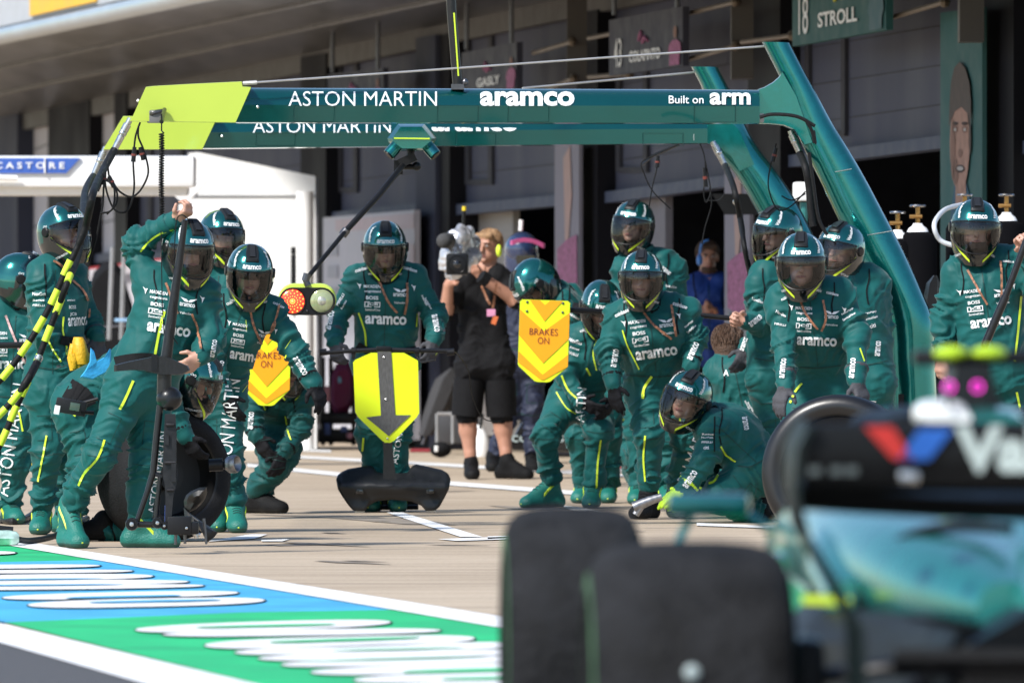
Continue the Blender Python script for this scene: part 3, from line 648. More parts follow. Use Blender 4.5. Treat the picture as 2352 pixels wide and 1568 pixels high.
mb = MB(); mb.pp([(2064, 905), (2076, 905), (2076, 938), (2064, 938)], 416, .05, -.03); mb.build('socket_hole', black_p, p1)
# stays
mb = MB(); mb.tube([Q(558, 192, 425, .12), Q(1770, 106, 416, .12)], .006, 8); mb.tube([Q(558, 192, 425, .12), Q(590, 190, 425, .12)], .012, 8); mb.build('wire_stay', M('pale_wire', (.6, .58, .55), .4, .6), gan)
mb = MB(); mb.tube([Q(1200, 203, 393, .12), Q(1602, 166, 388, .12)], .006, 8); mb.build('wire_stay', MATS['pale_wire'], gan)
# carbon strut above the boom with its bracket
mb = MB(); mb.tube([Q(1033, -160, 421, .1), Q(1037, 20, 421, .1), Q(1051, 196, 421, .1)], .027, 14); st = mb.build('carbon_strut', carbon, gan)
mb = MB(); mb.tube([Q(1043, 30, 421, .075), Q(1053, 175, 421, .075)], .005, 6); mb.build('yellow_stripe', neon, st)
mb = MB(); mb.box(Q(1051, 200, 421, .1), (.07, .08, .03)); mb.tube([Q(1040, 190, 421, .1), Q(1066, 190, 421, .1)], .012, 8); mb.ball(Q(1068, 189, 421, .1), .02, 10); mb.build('strut_bracket', dsteel, st)
# connectors on the boom ends
mb = MB(); mb.bbox(Q(354, 268, 425, -.02), (.075, .05, .07), .006); mb.build('connector_block', M('grey_block', (.16, .16, .16), .5), le1)
mb = MB(); mb.bbox(Q(294, 333, 396, -.01), (.10, .03, .05), .004); mb.bbox(Q(1577, 316, 389, -.01), (.09, .03, .045), .004); mb.bbox(Q(1736, 271, 416, -.01), (.09, .03, .05), .004); mb.build('junction_box', M('grey_block_light', (.42, .42, .40), .5), b2)
# camera pod on the rear boom
pod = thing('camera_pod', 'green hexagonal pod with two round tubes under the gantry boom', 'camera pod', Q(946, 340, 410))
mb = MB(); hexp = [(914, 285), (975, 285), (1003, 318), (1000, 326), (975, 347), (918, 347), (892, 326), (890, 318)]
c = (946, 318); secs = []
for k, o in [(.80, -.10), (1, -.04), (1, .10), (.8, .16)]: secs.append([Q(c[0]+(x-c[0])*k, c[1]+(y-c[1])*k, 410, o) for x, y in hexp])
mb.loft(secs); mb.build('housing', green_paint, pod, ang=20)
mb = MB(); mb.tube([Q(905, 318, 410, -.105), Q(987, 319, 410, -.105)], .004, 6); mb.build('yellow_line', neon, pod)
mb = MB(); mb.tube([Q(912, 335, 410, -.02), Q(893, 356, 410, -.04)], .036, 16); mb.tube([Q(982, 335, 410, -.02), Q(1000, 357, 410, -.04)], .036, 16); mb.build('tube', green_paint, pod)
mb = MB(); mb.tube([Q(893, 356, 410, -.04), Q(891.5, 357.5, 410, -.041)], .031, 16); mb.tube([Q(1000, 357, 410, -.04), Q(1001.5, 358.5, 410, -.041)], .031, 16); mb.build('tube_mouth', black_p, pod)
# signal light on its arm
sig = thing('signal_light', 'lime yellow signal with lit red lamp and clear lamp on a black arm', 'signal light', Q(705, 690, 415))
mb = MB(); mb.tube([Q(940, 362, 410, .03), Q(870, 448, 412), Q(790, 535, 413)], .017, 12); mb.tube([Q(796, 528, 413), Q(704, 640, 415)], .013, 12); mb.build('arm', black_p, sig)
mb = MB(); mb.box(Q(936, 368, 410), (.10, .09, .05), Matrix.Rotation(R(-25), 3, 'Y')); mb.tube([Q(905, 382, 410), Q(960, 384, 410)], .016, 8); mb.ball(Q(957, 382, 410), .026, 10); mb.box(Q(915, 385, 410), (.05, .05, .08)); mb.tube([Q(945, 345, 410), Q(938, 372, 410)], .02, 8); mb.build('clamp', black_p, sig)
mb = MB(); mb.tube([Q(797, 527, 413), Q(786, 541, 413)], .024, 12); mb.tube([Q(706, 628, 415), Q(701, 645, 415)], .022, 10); mb.tube([Q(701, 640, 415), Q(707, 656, 415)], .018, 10); mb.build('joint', dsteel, sig)
def stadium(cx, cy, w_, h_, sc_, n=14):
    r = h_/2; return [(cx+w_/2-r+r*math.cos(a), cy+r*math.sin(a)) for a in [(-math.pi/2+math.pi*k/n) for k in range(n+1)]]+[(cx-w_/2+r+r*math.cos(a), cy+r*math.sin(a)) for a in [(math.pi/2+math.pi*k/n) for k in range(n+1)]]
mb = MB(); secs = []
for k, o in [(.93, -.0), (1.0, .02), (1.0, .11), (.9, .135)]:
    secs.append([Q(x, y, 415, o) for x, y in stadium(706, 687, 134*k, 73*k, 415)])
mb.loft(secs); mb.build('housing', lime, sig, ang=30)
mb = MB(); mb.loft([[Q(x, y, 415, o) for x, y in stadium(705.5, 692, 131*k, 64*k, 415)] for k, o in [(.95, -.036), (1, -.024), (1, .01)]]); mb.build('black_bezel', black_p, sig, ang=30)
def lamp(x, y, rx, m_, name):
    mb = MB(); r = rx/415; mb.lathe([(0.0005, -.014), (r*.5, -.012), (r*.85, -.006), (r, .002)], Q(x, y, 415, -.036), (0, 1, 0), 28); o = mb.build(name, m_, sig)
    mb = MB(); mb.lathe([(r, -.002), (r*1.06, -.006), (r*1.1, .0), (r*1.1, .01)], Q(x, y, 415, -.036), (0, 1, 0), 28); mb.build('lamp_ring', black_p, o); return o
red_l = M('red_lamp_lens', (1, .05, .025), .3, emit=.75); rl = lamp(672, 692, 28.5, red_l, 'red_lamp')
mb = MB()
for i in range(14):
    for j in range(4): a = (i+.5*(j%2))*2*math.pi/14; r = (.013+.0155*j); mb.ball(Q(672, 692, 415, -.050+.003*j)+V((math.cos(a)*r, 0, math.sin(a)*r)), .0034+.0007*j, 6)
mb.ball(Q(672, 692, 415, -.052), .008, 8); mb.build('led', M('amber_led', (1, .30, .06), .3, emit=1.6), rl)
cl = lamp(739, 691, 27.5, M('clear_lamp_lens', (.33, .37, .20), .12, .2, .8, var=.25, vs=18), 'clear_lamp')
mb = MB(); mb.lathe([(.006, -.004), (.02, 0), (.03, .008)], Q(739, 691, 415, -.052), (0, 1, 0), 16, True); mb.build('bulb', M('pale_bulb', (.5, .5, .42), .2, .5), cl)
mb = MB(); mb.ball(Q(706, 714, 415, -.038), .008, 8); mb.build('sensor', black_g, sig)
# ---------------------------------------------------------------- hanging air hoses and cables
def hose(label, pts, sc, bands, fit, r=.021, r2=.017):
    t = thing('air_hose', label, 'air hose', Q(*pts[-1][:2], sc), 'air hoses hanging from the gantry')
    path = spline([Q(p[0], p[1], p[2] if len(p) > 2 else sc) for p in pts], 10)
    mb = MB(); mb.tube(path, [r if i < len(path)*.35 else r2 for i in range(len(path))], 12); mb.build('hose', hose_m, t)
    mb = MB()
    for x, y in bands:
        q = min(path, key=lambda v: (v.x-Q(x, y, sc).x)**2+(v.z-Q(x, y, sc).z)**2); i = path.index(q)
        d = (path[min(i+1, len(path)-1)]-path[max(i-1, 0)]).normalized()
        mb.tube([q-d*.043, q+d*.043], r2+.0022, 14)
    if bands: mb.build('yellow_band', neon, t)
    mb = MB(); a, b, s2 = fit
    A, B = Q(*a, s2), Q(*b, s2); d = (B-A)
    mb.tube([A, A+d*.18, A+d*.19, A+d*.4, A+d*.41, A+d*.55, A+d*.56, B], [.016, .016, .022, .022, .016, .016, .02, .017], 12); mb.ball(A+d*.47, .023, 10)
    mb.build('metal_coupling', steel, t); return t
hose('upper black air hose with yellow bands hanging before the crewman with work gloves', [(262, 345, 424), (235, 395, 428), (215, 440), (196, 520), (170, 585), (154, 615), (125, 682), (92, 745), (57, 800), (16, 855), (-30, 905)], 440, [(154, 617), (125, 682), (92, 745), (57, 800), (16, 855)], ((300, 272), (262, 345), 424))
hose('lower black air hose with yellow bands crossing the crewman with work gloves', [(214, 405, 398), (196, 440, 410), (190, 500, 430), (180, 580, 436), (158, 640), (135, 702), (110, 766), (84, 832), (57, 892), (31, 949), (8, 1004), (-20, 1060)], 441, [(158, 641), (135, 702), (110, 766), (84, 832), (57, 892), (31, 949), (8, 1004)], ((243, 338), (214, 405), 396))
hose('short looped air hose with two yellow bands below the longer striped hoses', [(85, 832, 443), (66, 868), (36, 912), (0, 951), (-25, 975)], 444, [(36, 912), (0, 951)], ((92, 815), (85, 832), 443))
hose('black air hose hanging from the front boom beside the right post', [(1837, 352, 415), (1850, 385), (1858, 430), (1862, 480), (1868, 520)], 416, [], ((1815, 300), (1837, 352), 415), .02, .02)
hose('black air hose with yellow bands hanging before the shiny helmet', [(1665, 380, 389), (1685, 430), (1700, 500), (1712, 580), (1725, 640), (1735, 700), (1748, 780), (1762, 830)], 395, [(1728, 652), (1737, 706), (1750, 790)], ((1637, 325), (1665, 380), 389), .018, .015)
hose('black air hose running down behind the level pole to the crouching group', [(1693, 470, 392), (1706, 545), (1722, 620), (1742, 690), (1752, 760), (1760, 800)], 398, [(1733, 662), (1746, 730)], ((1690, 458), (1693, 470), 392), .012, .014)
def cable2(name, label, runs, r=.0055, plugs=(), grp='cables hanging from the gantry'):
    mb = MB()
    for pts, sc in runs: mb.tube(spline([Q(x, y, sc) for x, y in pts], 8), r, 7)
    if not plugs: return tag(mb.build(name, hose_m), label, 'cable', grp)
    t = thing(name, label, 'cable', Q(*runs[0][0][0], runs[0][1]), grp); mb.build('wire', hose_m, t)
    if plugs:
        mb = MB()
        for (x0, y0, x1, y1, sc) in plugs: mb.tube([Q(x0, y0, sc, -.004), Q(x1, y1, sc, -.004)], [.011, .013], 10)
        mb.build('plug', black_p, t)
        mb = MB()
        for (x0, y0, x1, y1, sc) in plugs:
            a, b = Q(x0, y0, sc, -.004), Q(x1, y1, sc, -.004); mb.tube([a.lerp(b, .45), a.lerp(b, .6)], .0145, 10)
        mb.build('red_collar', M('dull_red', (.16, .03, .02), .5), t)
    return t
cable2('cable_loop', 'thin black cables looping below the lime ends of the booms', [([(322, 281), (312, 310), (308, 340), (306, 375), (308, 430), (300, 470), (285, 488), (262, 480), (245, 440), (240, 400)], 430), ([(318, 290), (318, 315), (330, 345), (340, 385), (337, 410), (320, 440), (300, 452), (275, 440), (255, 415), (237, 412)], 429), ([(240, 405), (238, 430), (236, 470), (230, 500), (220, 550), (205, 600)], 431), ([(248, 385), (252, 410), (268, 440), (266, 470), (245, 492)], 431), ([(225, 440), (240, 415), (262, 432), (258, 480), (230, 490)], 432)], plugs=[(309, 338, 306, 372, 430), (322, 338, 330, 368, 429), (240, 395, 238, 425, 431), (250, 405, 262, 430, 431)])
t = thing('coiled_cable', 'black coiled telephone style cable hanging from the lime boom end', 'cable', Q(372, 500, 428), 'cables hanging from the gantry')
mb = MB(); pts = [Q(371, 262, 427), Q(371, 300, 427)]; 
for k in range(34*10+1):
    a = k/10*2*math.pi; pts.append(Q(371+.5*math.sin(k/40), 306+k*.58, 428)+V((.0125*math.cos(a), .0125*math.sin(a), 0)))
mb.tube(pts, .0042, 5); mb.build('coil', hose_m, t)
mb = MB(); mb.tube([Q(378, 252, 425, -.03), Q(371, 280, 427)], .012, 8); mb.tube(spline([Q(345, 265, 425, -.03), Q(355, 258, 425, -.05), Q(378, 255, 425, -.03)], 6), .012, 8); mb.build('plug', dsteel, t)
cable2('cable_loop', 'thin black cable hanging below the grey box on the rear boom', [([(1560, 330), (1520, 350), (1475, 372), (1480, 400), (1500, 440), (1540, 480)], 390), ([(1511, 360), (1508, 390), (1498, 430), (1490, 480)], 390)], .004, plugs=[(1511, 358, 1509, 385, 390)])
cable2('cable_loop', 'thin black cable looping beside the rear gantry post', [([(1608, 330), (1618, 360), (1620, 400), (1616, 440), (1622, 465), (1632, 440), (1626, 400), (1620, 370)], 389), ([(1622, 460), (1650, 460), (1665, 445)], 389), ([(1630, 430), (1634, 470), (1620, 520), (1612, 560)], 389)], .004, plugs=[(1618, 385, 1621, 430, 389)])
cable2('cable_loop', 'thin black cable looping between the two gantry posts', [([(1783, 330), (1770, 380), (1765, 430), (1785, 480), (1815, 475), (1850, 440)], 414), ([(1795, 450), (1820, 460), (1850, 445)], 414)], .004, plugs=[(1783, 340, 1775, 372, 414)])
cable2('cable_loop', 'ribbed black cable arching across the front post of the gantry', [([(1745, 270), (1775, 263), (1830, 268), (1872, 290)], 424), ([(1850, 275), (1864, 300), (1872, 330), (1868, 300)], 424), ([(1858, 350), (1868, 420), (1880, 500), (1900, 540)], 420)], .010)
mb = MB(); mb.tube([Q(1475, 378, 389), Q(1500, 358, 389), Q(1560, 332, 389)], .008, 8); tag(mb.build('fitting_rod', dsteel), 'thin grey rod slanting under the rear boom beside the grey box', 'rod')
# ---------------------------------------------------------------- brake boards
def arrow_board(label, cx, cy, hw, top, bot, shoulder, sc, tilt, o=0, pole=None, chev=None):
    t = thing('brake_board', label, 'brake board', Q(cx, cy, sc, o), 'brake boards held by crew')
    def rp(x, y, oo=0): a = R(tilt); dx, dy = x-cx, y-cy; return Q(cx+dx*math.cos(a)-dy*math.sin(a), cy+dx*math.sin(a)+dy*math.cos(a), sc, o+oo)
    out = [(cx-hw+5, top), (cx+hw-5, top), (cx+hw, top+5), (cx+hw, shoulder), (cx+hw-3, shoulder+5), (cx+18, bot-2), (cx+11, bot), (cx-11, bot), (cx-18, bot-2), (cx-hw+3, shoulder+5), (cx-hw, shoulder), (cx-hw, top+5)]
    mb = MB(); mb.prism([rp(*q) for q in out], (0, .012, 0)); mb.build('yellow_plate', neon2, t)
    mb = MB(); mb.prism([rp(cx+(x-cx)*1.02, cy+(y-cy)*1.012, .004) for x, y in out], (0, .006, 0)); mb.build('rim', M('yellow_rim', (.35, .42, .02), .5), t)
    mb = MB()
    for pl in chev: mb.add([rp(cx+x*hw, y, -.004) for x, y in pl], [list(range(len(pl)))])
    mb.build('orange_chevron', orange_m, t)
    mb = MB(); fn = lambda a, b: rp(a, b, -.008)
    flat_text(mb, 'BRAKES', cx-1, cy-21, 1, width=65, h=15.5, bold=-.006, fn=fn); flat_text(mb, 'ON', cx-1, cy-1, 1, width=26, h=15.5, bold=-.006, fn=fn); mb.build('lettering', maroon, t)
    mb = MB()
    for x, y in [(-.72, top+5), (.72, top+5), (-.72, top+26), (.72, top+26)]: mb.lathe([(.001, -.006), (.006, -.004), (.008, 0)], rp(cx+x*hw, y, -.002), (0, 1, 0), 10)
    mb.build('bolt', dsteel, t)
    if pole:
        mb = MB(); mb.tube([Q(*q) for q in pole], .017, 10); mb.build('pole', black_p, t)
    return t
cy = 783
ch = [[(-.92, 690), (-.25, 690), (0, 715-8), (.25, 690), (.92, 690), (0.0, 758)][0:0] or [(-.62, 690), (-.20, 690), (0, 700), (.20, 690), (.70, 690), (0.0, 738)],
      [(-1, 712), (0, 770-10), (1, 716), (1, 776), (0, 834), (-1, 772)], [(-1, 808), (0, 856+4), (1, 812), (1, 840), (0.05, 872), (-.06, 872), (-1, 834)]]
arrow_board('orange and yellow brake board held high in front of a bent helmet', 1249, cy, 57, 690, 877, 838, 388, 2.0, -.25, pole=[(1190, 709, 388, -.22), (1300, 712, 388, -.22), (1410, 716, 388, -.12)], chev=ch)
ch2 = [[(x, y+54) for x, y in q] for q in ch]
arrow_board('orange and yellow brake board partly hidden behind the arm of the stooping crewman', 613, cy+54, 53, 744, 931, 892, 402, 1.0, -.35, chev=ch2)
# ---------------------------------------------------------------- centre quick jack
qj = thing('quick_jack', 'black jack with a yellow arrow plate and handlebar facing the camera', 'jack', G(905, 1175))
sc = 396
mb = MB(); out = [(852, 810), (928, 810), (960, 828), (963, 948), (957, 958), (905, 1012), (897, 1016), (884, 1016), (876, 1010), (823, 958), (816, 946), (811, 832), (816, 826)]
mb.pp(out, sc, .012); pl = mb.build('arrow_plate', neon2, qj)
mb = MB(); mb.pp([(866, 800), (898, 800), (908, 953), (943, 953), (893, 1001), (841, 958), (875, 954)], sc, .004, -.005); mb.build('carbon_arrow', M('woven_carbon', (.075, .075, .075), .45, coat=.3, var=.4, vs=150, stretch=(1, 1, .2)), pl)
mb = MB()
for x, y in [(882, 820), (886, 917), (890, 1007)]: mb.ball(Q(x, y, sc, -.006), .007, 8)
mb.build('screw_head', steel, pl)
mb = MB(); bar = [Q(738, 811, 399, -.02), Q(800, 806, 399, -.02), Q(880, 802, 399, -.02), Q(960, 805, 399, -.02), Q(1040, 806, 399, -.02)]
mb.tube(bar, .0125, 12)
hb = mb.build('handlebar', black_p, qj)
mb = MB()
for x in (742, 1035): mb.tube([Q(x-8, 809, 399, -.02), Q(x+8, 808, 399, -.02)], .02, 12)
for x in (812, 958): mb.tube([Q(x-5, 806, 399, -.02), Q(x+5, 806, 399, -.02)], .022, 12); mb.box(Q(x, 815, 399, -.02), (.02, .03, .05))
mb.bbox(Q(881, 801, 399, -.02), (.085, .045, .03), .006); mb.tube([Q(958, 820, 399, -.04), Q(968, 832, 399, -.06), Q(1000, 826, 399, -.08)], .006, 8); mb.build('clamp_and_lever', black_p, hb)
mb = MB(); mb.loft([[Q(x, y, 392, o) for x, y, o in ((a-w_, yy, .02), (a+w_, yy, .02), (a+w_, yy, .09), (a-w_, yy, .09))] for a, yy, w_ in [(888, 990, 11), (892, 1040, 11), (894, 1085, 14), (896, 1100, 16)]]); mb.build('stem', carbon, qj)
# pad: curved plate
padp = [(785, 1085), (795, 1076), (850, 1068), (858, 1072), (866, 1084), (880, 1086), (925, 1086), (936, 1084), (946, 1070), (955, 1065), (1015, 1078), (1028, 1085), (1035, 1100), (1033, 1120), (1010, 1163), (1000, 1172), (978, 1172), (968, 1160), (945, 1150), (900, 1146), (865, 1150), (848, 1160), (838, 1174), (812, 1172), (800, 1160), (775, 1122), (772, 1100)]
tpx = [(772, 1100), (776, 1090), (785, 1083), (800, 1076), (850, 1068), (858, 1072), (866, 1084), (880, 1086), (925, 1086), (936, 1084), (946, 1070), (955, 1065), (1015, 1078), (1028, 1086), (1033, 1092), (1035, 1100)]
btx = [(772, 1102), (775, 1122), (787, 1141), (800, 1160), (812, 1173), (838, 1174), (848, 1160), (865, 1151), (900, 1147), (945, 1151), (968, 1161), (978, 1173), (1000, 1172), (1010, 1163), (1022, 1141), (1033, 1120), (1035, 1102)]
ip = lambda L, x: float(np.interp(x, [q[0] for q in L], [q[1] for q in L]))
mb = MB(); NX, NV = 70, 16; fr, bk = [], []
for i in range(NX+1):
    x = 772.2+262.6*i/NX; a, b = ip(tpx, x), ip(btx, x)
    for k in range(NV+1):
        v = k/NV; y = a+(b-a)*v; g_ = (y-1070)/105; eu = min(i, NX-i)/NX; rim = max(0, 1-min(v, 1-v)*14)*.012+max(0, 1-eu*26)*.02
        o = .07-.10*g_-.05*math.exp(-((g_-.42)/.22)**2)-.02*math.exp(-((x-903)/70)**2)*(1-abs(2*v-1))+rim
        fr.append(Q(x, y, 389, o)); bk.append(Q(x, y, 389, o+.022-rim*.6))
W_ = NV+1; gr = [(i*W_+k, i*W_+k+1, (i+1)*W_+k+1, (i+1)*W_+k) for i in range(NX) for k in range(NV)]; n0 = len(fr)
bd_ = [i*W_ for i in range(NX+1)]+[NX*W_+k for k in range(1, W_)]+[i*W_+NV for i in range(NX-1, -1, -1)]+[k for k in range(NV-1, 0, -1)]
mb.add(fr+bk, gr+[tuple(n0+q for q in f[::-1]) for f in gr]+[(bd_[i], bd_[(i+1) % len(bd_)], n0+bd_[(i+1) % len(bd_)], n0+bd_[i]) for i in range(len(bd_))])
pad = mb.build('front_pad', M('black_moulded_plastic', (.010, .011, .0125), .32, var=.15, vs=20, spec=.35), qj, ang=50)
mb = MB()
for x in (826, 988): mb.bbox(Q(x, 1128, 389, -.045), (.045, .03, .03), .006)
mb.build('slot', black_g, pad)
mb = MB(); mb.pp([(813, 1168), (838, 1170), (838, 1176), (815, 1176)], 388, .05, -.13); mb.pp([(978, 1167), (1003, 1168), (1000, 1174), (980, 1174)], 388, .05, -.13); mb.build('steel_foot', steel, pad)
mb = MB(); mb.box(Q(903, 1157, 387, .1), (.30, .15, .06)); mb.tube([Q(850, 1165, 388, .05), Q(960, 1164, 388, .05)], .015, 8); mb.build('base_plate', black_p, qj)
mb = MB(); mb.tube(spline([Q(1040, 806, 399), Q(1052, 815, 395), Q(1075, 850, 393), (Q(1085, 910, 390)), Q(1110, 960, 388), Q(1150, 968, 386)], 8), .003, 6); tag(mb.build('thin_cable', hose_m), 'thin dark wire trailing from the handlebar of the yellow arrow jack', 'cable')
# ---------------------------------------------------------------- tall carbon jack of the crewman at the left
fj = thing('carbon_jack', 'tall black carbon jack with winged crossbar held upright by the stooping crewman', 'jack', G(400, 1251))
sc = 470
def seg(mb, pts, r, n=12, s_=None): mb.tube([Q(x, y, s_ or sc) for x, y in pts], r, n)
mb = MB(); seg(mb, [(425, 505), (412, 600), (398, 700), (385, 800), (378, 850)], [.014, .019, .024, .027, .03]); sh = mb.build('carbon_shaft', carbon, fj)
mb = MB(); seg(mb, [(378, 830), (377, 905)], [.034, .036], 14); mb.ball(Q(389, 915, sc), (.064, .06, .06), 18); mb.build('ball_joint', carbon, fj)
mb = MB(); wing = [(262, 838), (285, 832), (352, 818), (380, 817), (432, 840), (437, 850), (420, 860), (372, 862), (330, 850), (300, 850), (262, 853)]
mb.loft([[Q(378+(x-378)*k, 840+(y-840)*k, sc, o) for x, y in wing] for k, o in [(.95, -.05), (1, -.035), (1, .02), (.95, .035)]]); mb.build('winged_crossbar', carbon, fj, ang=40)
mb = MB(); mb.box(Q(355, 832, sc, -.052), (.03, .01, .08)); mb.build('clip', black_p, fj)
mb = MB(); mb.loft([[Q(x, y, sc, o) for x, o in ((a-w_, -.04), (a+w_, -.04), (a+w_, .04), (a-w_, .04))] for a, y, w_ in [(391, 950, 12), (391, 1000, 15), (390, 1040, 15), (391, 1090, 18), (392, 1110, 14), (389, 1140, 9), (386, 1200, 7)]]); mb.box(Q(400, 1030, sc, -.045), (.022, .02, .16)); mb.box(Q(383, 1010, sc, -.045), (.02, .02, .05)); mb.box(Q(399, 1085, sc, -.045), (.024, .03, .09)); mb.tube([Q(381, 975, sc, -.05), Q(400, 975, sc, -.05)], .010, 8); mb.tube([Q(378, 1062, sc, -.05), Q(404, 1062, sc, -.05)], .010, 8); mb.tube([Q(383, 1125, sc, -.05), Q(399, 1125, sc, -.05)], .008, 8); mb.build('lifting_body', M('dark_machined_metal', (.02, .02, .022), .4, .5, var=.3, vs=30), fj, ang=30)
mb = MB(); seg(mb, [(368, 930), (360, 1000), (352, 1085), (338, 1130), (310, 1210)], [.017, .017, .017, .014, .013]); mb.build('carbon_leg', carbon, fj)
mb = MB(); seg(mb, [(368, 1095), (362, 1150), (358, 1200)], .012); seg(mb, [(352, 1085), (372, 1095)], .012); seg(mb, [(305, 1203), (385, 1205)], .016); mb.build('link_rod', carbon, fj)
mb = MB(); seg(mb, [(385, 1160), (384, 1205)], .014); mb.build('blue_damper', M('anodised_blue', (.02, .06, .42), .3, .8), fj)
mb = MB(); mb.bbox(Q(413, 1206, sc, -.02), (.12, .10, .09), .008); mb.bbox(Q(440, 1212, sc, -.02), (.07, .09, .06), .008); mb.build('foot_block', black_p, fj)
for x, y, r in [(303, 1203, .032), (362, 1200, .028), (378, 1207, .02), (429, 1212, .022)]:
    mb = MB(); mb.lathe([(.004, -.03), (r*.45, -.03), (r*.5, -.022), (r*.9, -.022), (r, -.012), (r, .015), (r*.6, .02)], Q(x, y, sc, -.04), (0, 1, 0), 20, True); wh = mb.build('roller', black_p, fj)
    mb = MB(); mb.lathe([(.001, -.036), (r*.3, -.035), (r*.42, -.028)], Q(x, y, sc, -.04), (0, 1, 0), 14); mb.build('roller_hub', steel, wh)
mb = MB(); seg(mb, [(404, 1215), (403, 1250)], [.009, .007]); seg(mb, [(424, 1215), (425, 1248)], [.009, .007]); seg(mb, [(468, 1190), (474, 1249)], [.008, .006]); mb.build('steel_pin', dsteel, fj)
mb = MB(); seg(mb, [(436, 1210), (448, 1222), (452, 1236)], [.014, .016, .01]); seg(mb, [(440, 1222), (460, 1228)], .009); mb.build('latch', steel, fj)
mb = MB(); mb.tube(spline([Q(434, 505, sc), Q(418, 494, sc, -.03), Q(405, 510, sc, -.02), Q(400, 600, sc), Q(398, 720, sc, -.03), Q(392, 760, sc, -.05), (Q(408, 790, sc, -.04))], 8), .003, 6); mb.tube(spline([Q(370, 530, sc), Q(371, 600, sc), Q(373, 700, sc), Q(378, 780, sc)], 6), .0025, 6); mb.build('wire', hose_m, fj)
# ---------------------------------------------------------------- wheels standing at the left and right
def wheel(name, label, c, axis, Rr, wd, cat='tyre', spokes=True, m_=None, grp=None, ri=.26):
    t = thing(name, label, cat, V((c.x, c.y, 0)), grp)
    h = wd/2; q_ = ri-.26; prof = [(.235+q_, -h*.92), (ri, -h), (Rr-.05, -h), (Rr-.022, -h*.93), (Rr-.006, -h*.78), (Rr, -h*.5), (Rr, h*.5), (Rr-.006, h*.78), (Rr-.022, h*.93), (Rr-.05, h), (ri, h), (.235+q_, h*.92)]
    mb = MB(); mb.lathe(prof, c, axis, 64); mb.build('rubber', m_ or rubber, t, ang=40)
    mb = MB(); mb.lathe([(.237+q_, -h*.9), (.228+q_, -h*.86), (.222+q_, -h*.5), (.20, -h*.2), (.10, -h*.1), (.05, -h*.12)], c, axis, 48); mb.lathe([(.237+q_, h*.9), (.228+q_, h*.86), (.222+q_, h*.5), (.20, h*.2), (.10, h*.15), (.05, h*.16)], c, axis, 48)
    rm = mb.build('rim', M('dark_rim', (.006, .006, .0065), .45, .3), t)
    mb = MB(); ax = V(axis).normalized(); e1 = ax.orthogonal().normalized(); e2 = ax.cross(e1)
    for k in range(9):
        a = k*2*math.pi/9; d = e1*math.cos(a)+e2*math.sin(a); tn = ax.cross(d)
        for sg in (-1, 1): mb.tube([c+d*.05+ax*sg*h*.2, c+d*.13+ax*sg*h*.3+tn*.012, c+d*.21+ax*sg*h*.55], [.012, .010, .012], 6)
    hb_ = MB(); hb_.tube([c-ax*h*.45, c+ax*h*.45], .075, 18); hb_.build('hub', M('dark_rim', (.006, .006, .0065), .45, .3), rm)
    if spokes: mb.build('spoke_set', M('rim_spoke', (.012, .012, .014), .4, .7), rm)
    return t
s6 = 446; c6 = Q(376, 1110, s6, .12); c6.z = .335
w1 = wheel('tyre', 'big black slick tyre standing behind the tall carbon jack', c6, V((.56, -.82, .05)), .335, .33, grp='spare tyres in the pit crew hands', spokes=False)
s19 = 472; c19 = Q(1932, 1085, s19, 0)
w2 = wheel('tyre', 'shiny black tyre carried by the crewman in front of the gantry post', c19, V((-.18, -.98, .05)), .378, .31, grp='spare tyres in the pit crew hands', m_=M('shiny_tyre_rubber', (.008, .008, .009), .32, var=.2), spokes=False, ri=.305)
# carbon scoop on the left tyre
mb = MB()
for o1, c_ in [([(422, 1150), (428, 1136), (439, 1127), (458, 1119), (475, 1118), (476, 1130), (472, 1144), (462, 1158), (451, 1168), (433, 1177), (424, 1165)], (450, 1146)), ([(422, 1165), (433, 1176), (457, 1193), (480, 1207), (500, 1223), (492, 1233), (475, 1246), (470, 1232), (464, 1221), (442, 1204), (424, 1189)], (455, 1202))]:
    mb.loft([[Q(c_[0]+(x-c_[0])*k, c_[1]+(y-c_[1])*k, 466, o+.04*math.sin((y-1118)/30)) for x, y in o1] for k, o in [(.3, -.035), (.75, -.025), (1, .0), (.9, .012), (.4, .0)]])
tag(mb.build('carbon_scoop', M('glossy_carbon', (.006, .006, .006), .5, coat=.15, var=.2, vs=20)), 'curved glossy black carbon scoop beside the foot of the tall jack', 'air scoop')
# wheel gun nose poking past the tyre
wgn = thing('wheel_gun', 'silver wheel gun socket poking out past the standing slick tyre', 'wheel gun', Q(530, 1066, 455))
mb = MB(); mb.lathe([(.018, -.10), (.02, -.03), (.03, -.02), (.045, 0), (.047, .03), (.04, .045), (.034, .04), (.02, .01)], Q(528, 1066, 455), (.86, -.45, .1), 24, True); mb.build('socket', M('worn_steel', (.28, .28, .29), .4, .9, var=.3, vs=40), wgn)
mb = MB(); mb.tube([Q(480, 1068, 455), Q(512, 1066, 455)], .032, 14); mb.build('gun_body', black_p, wgn)
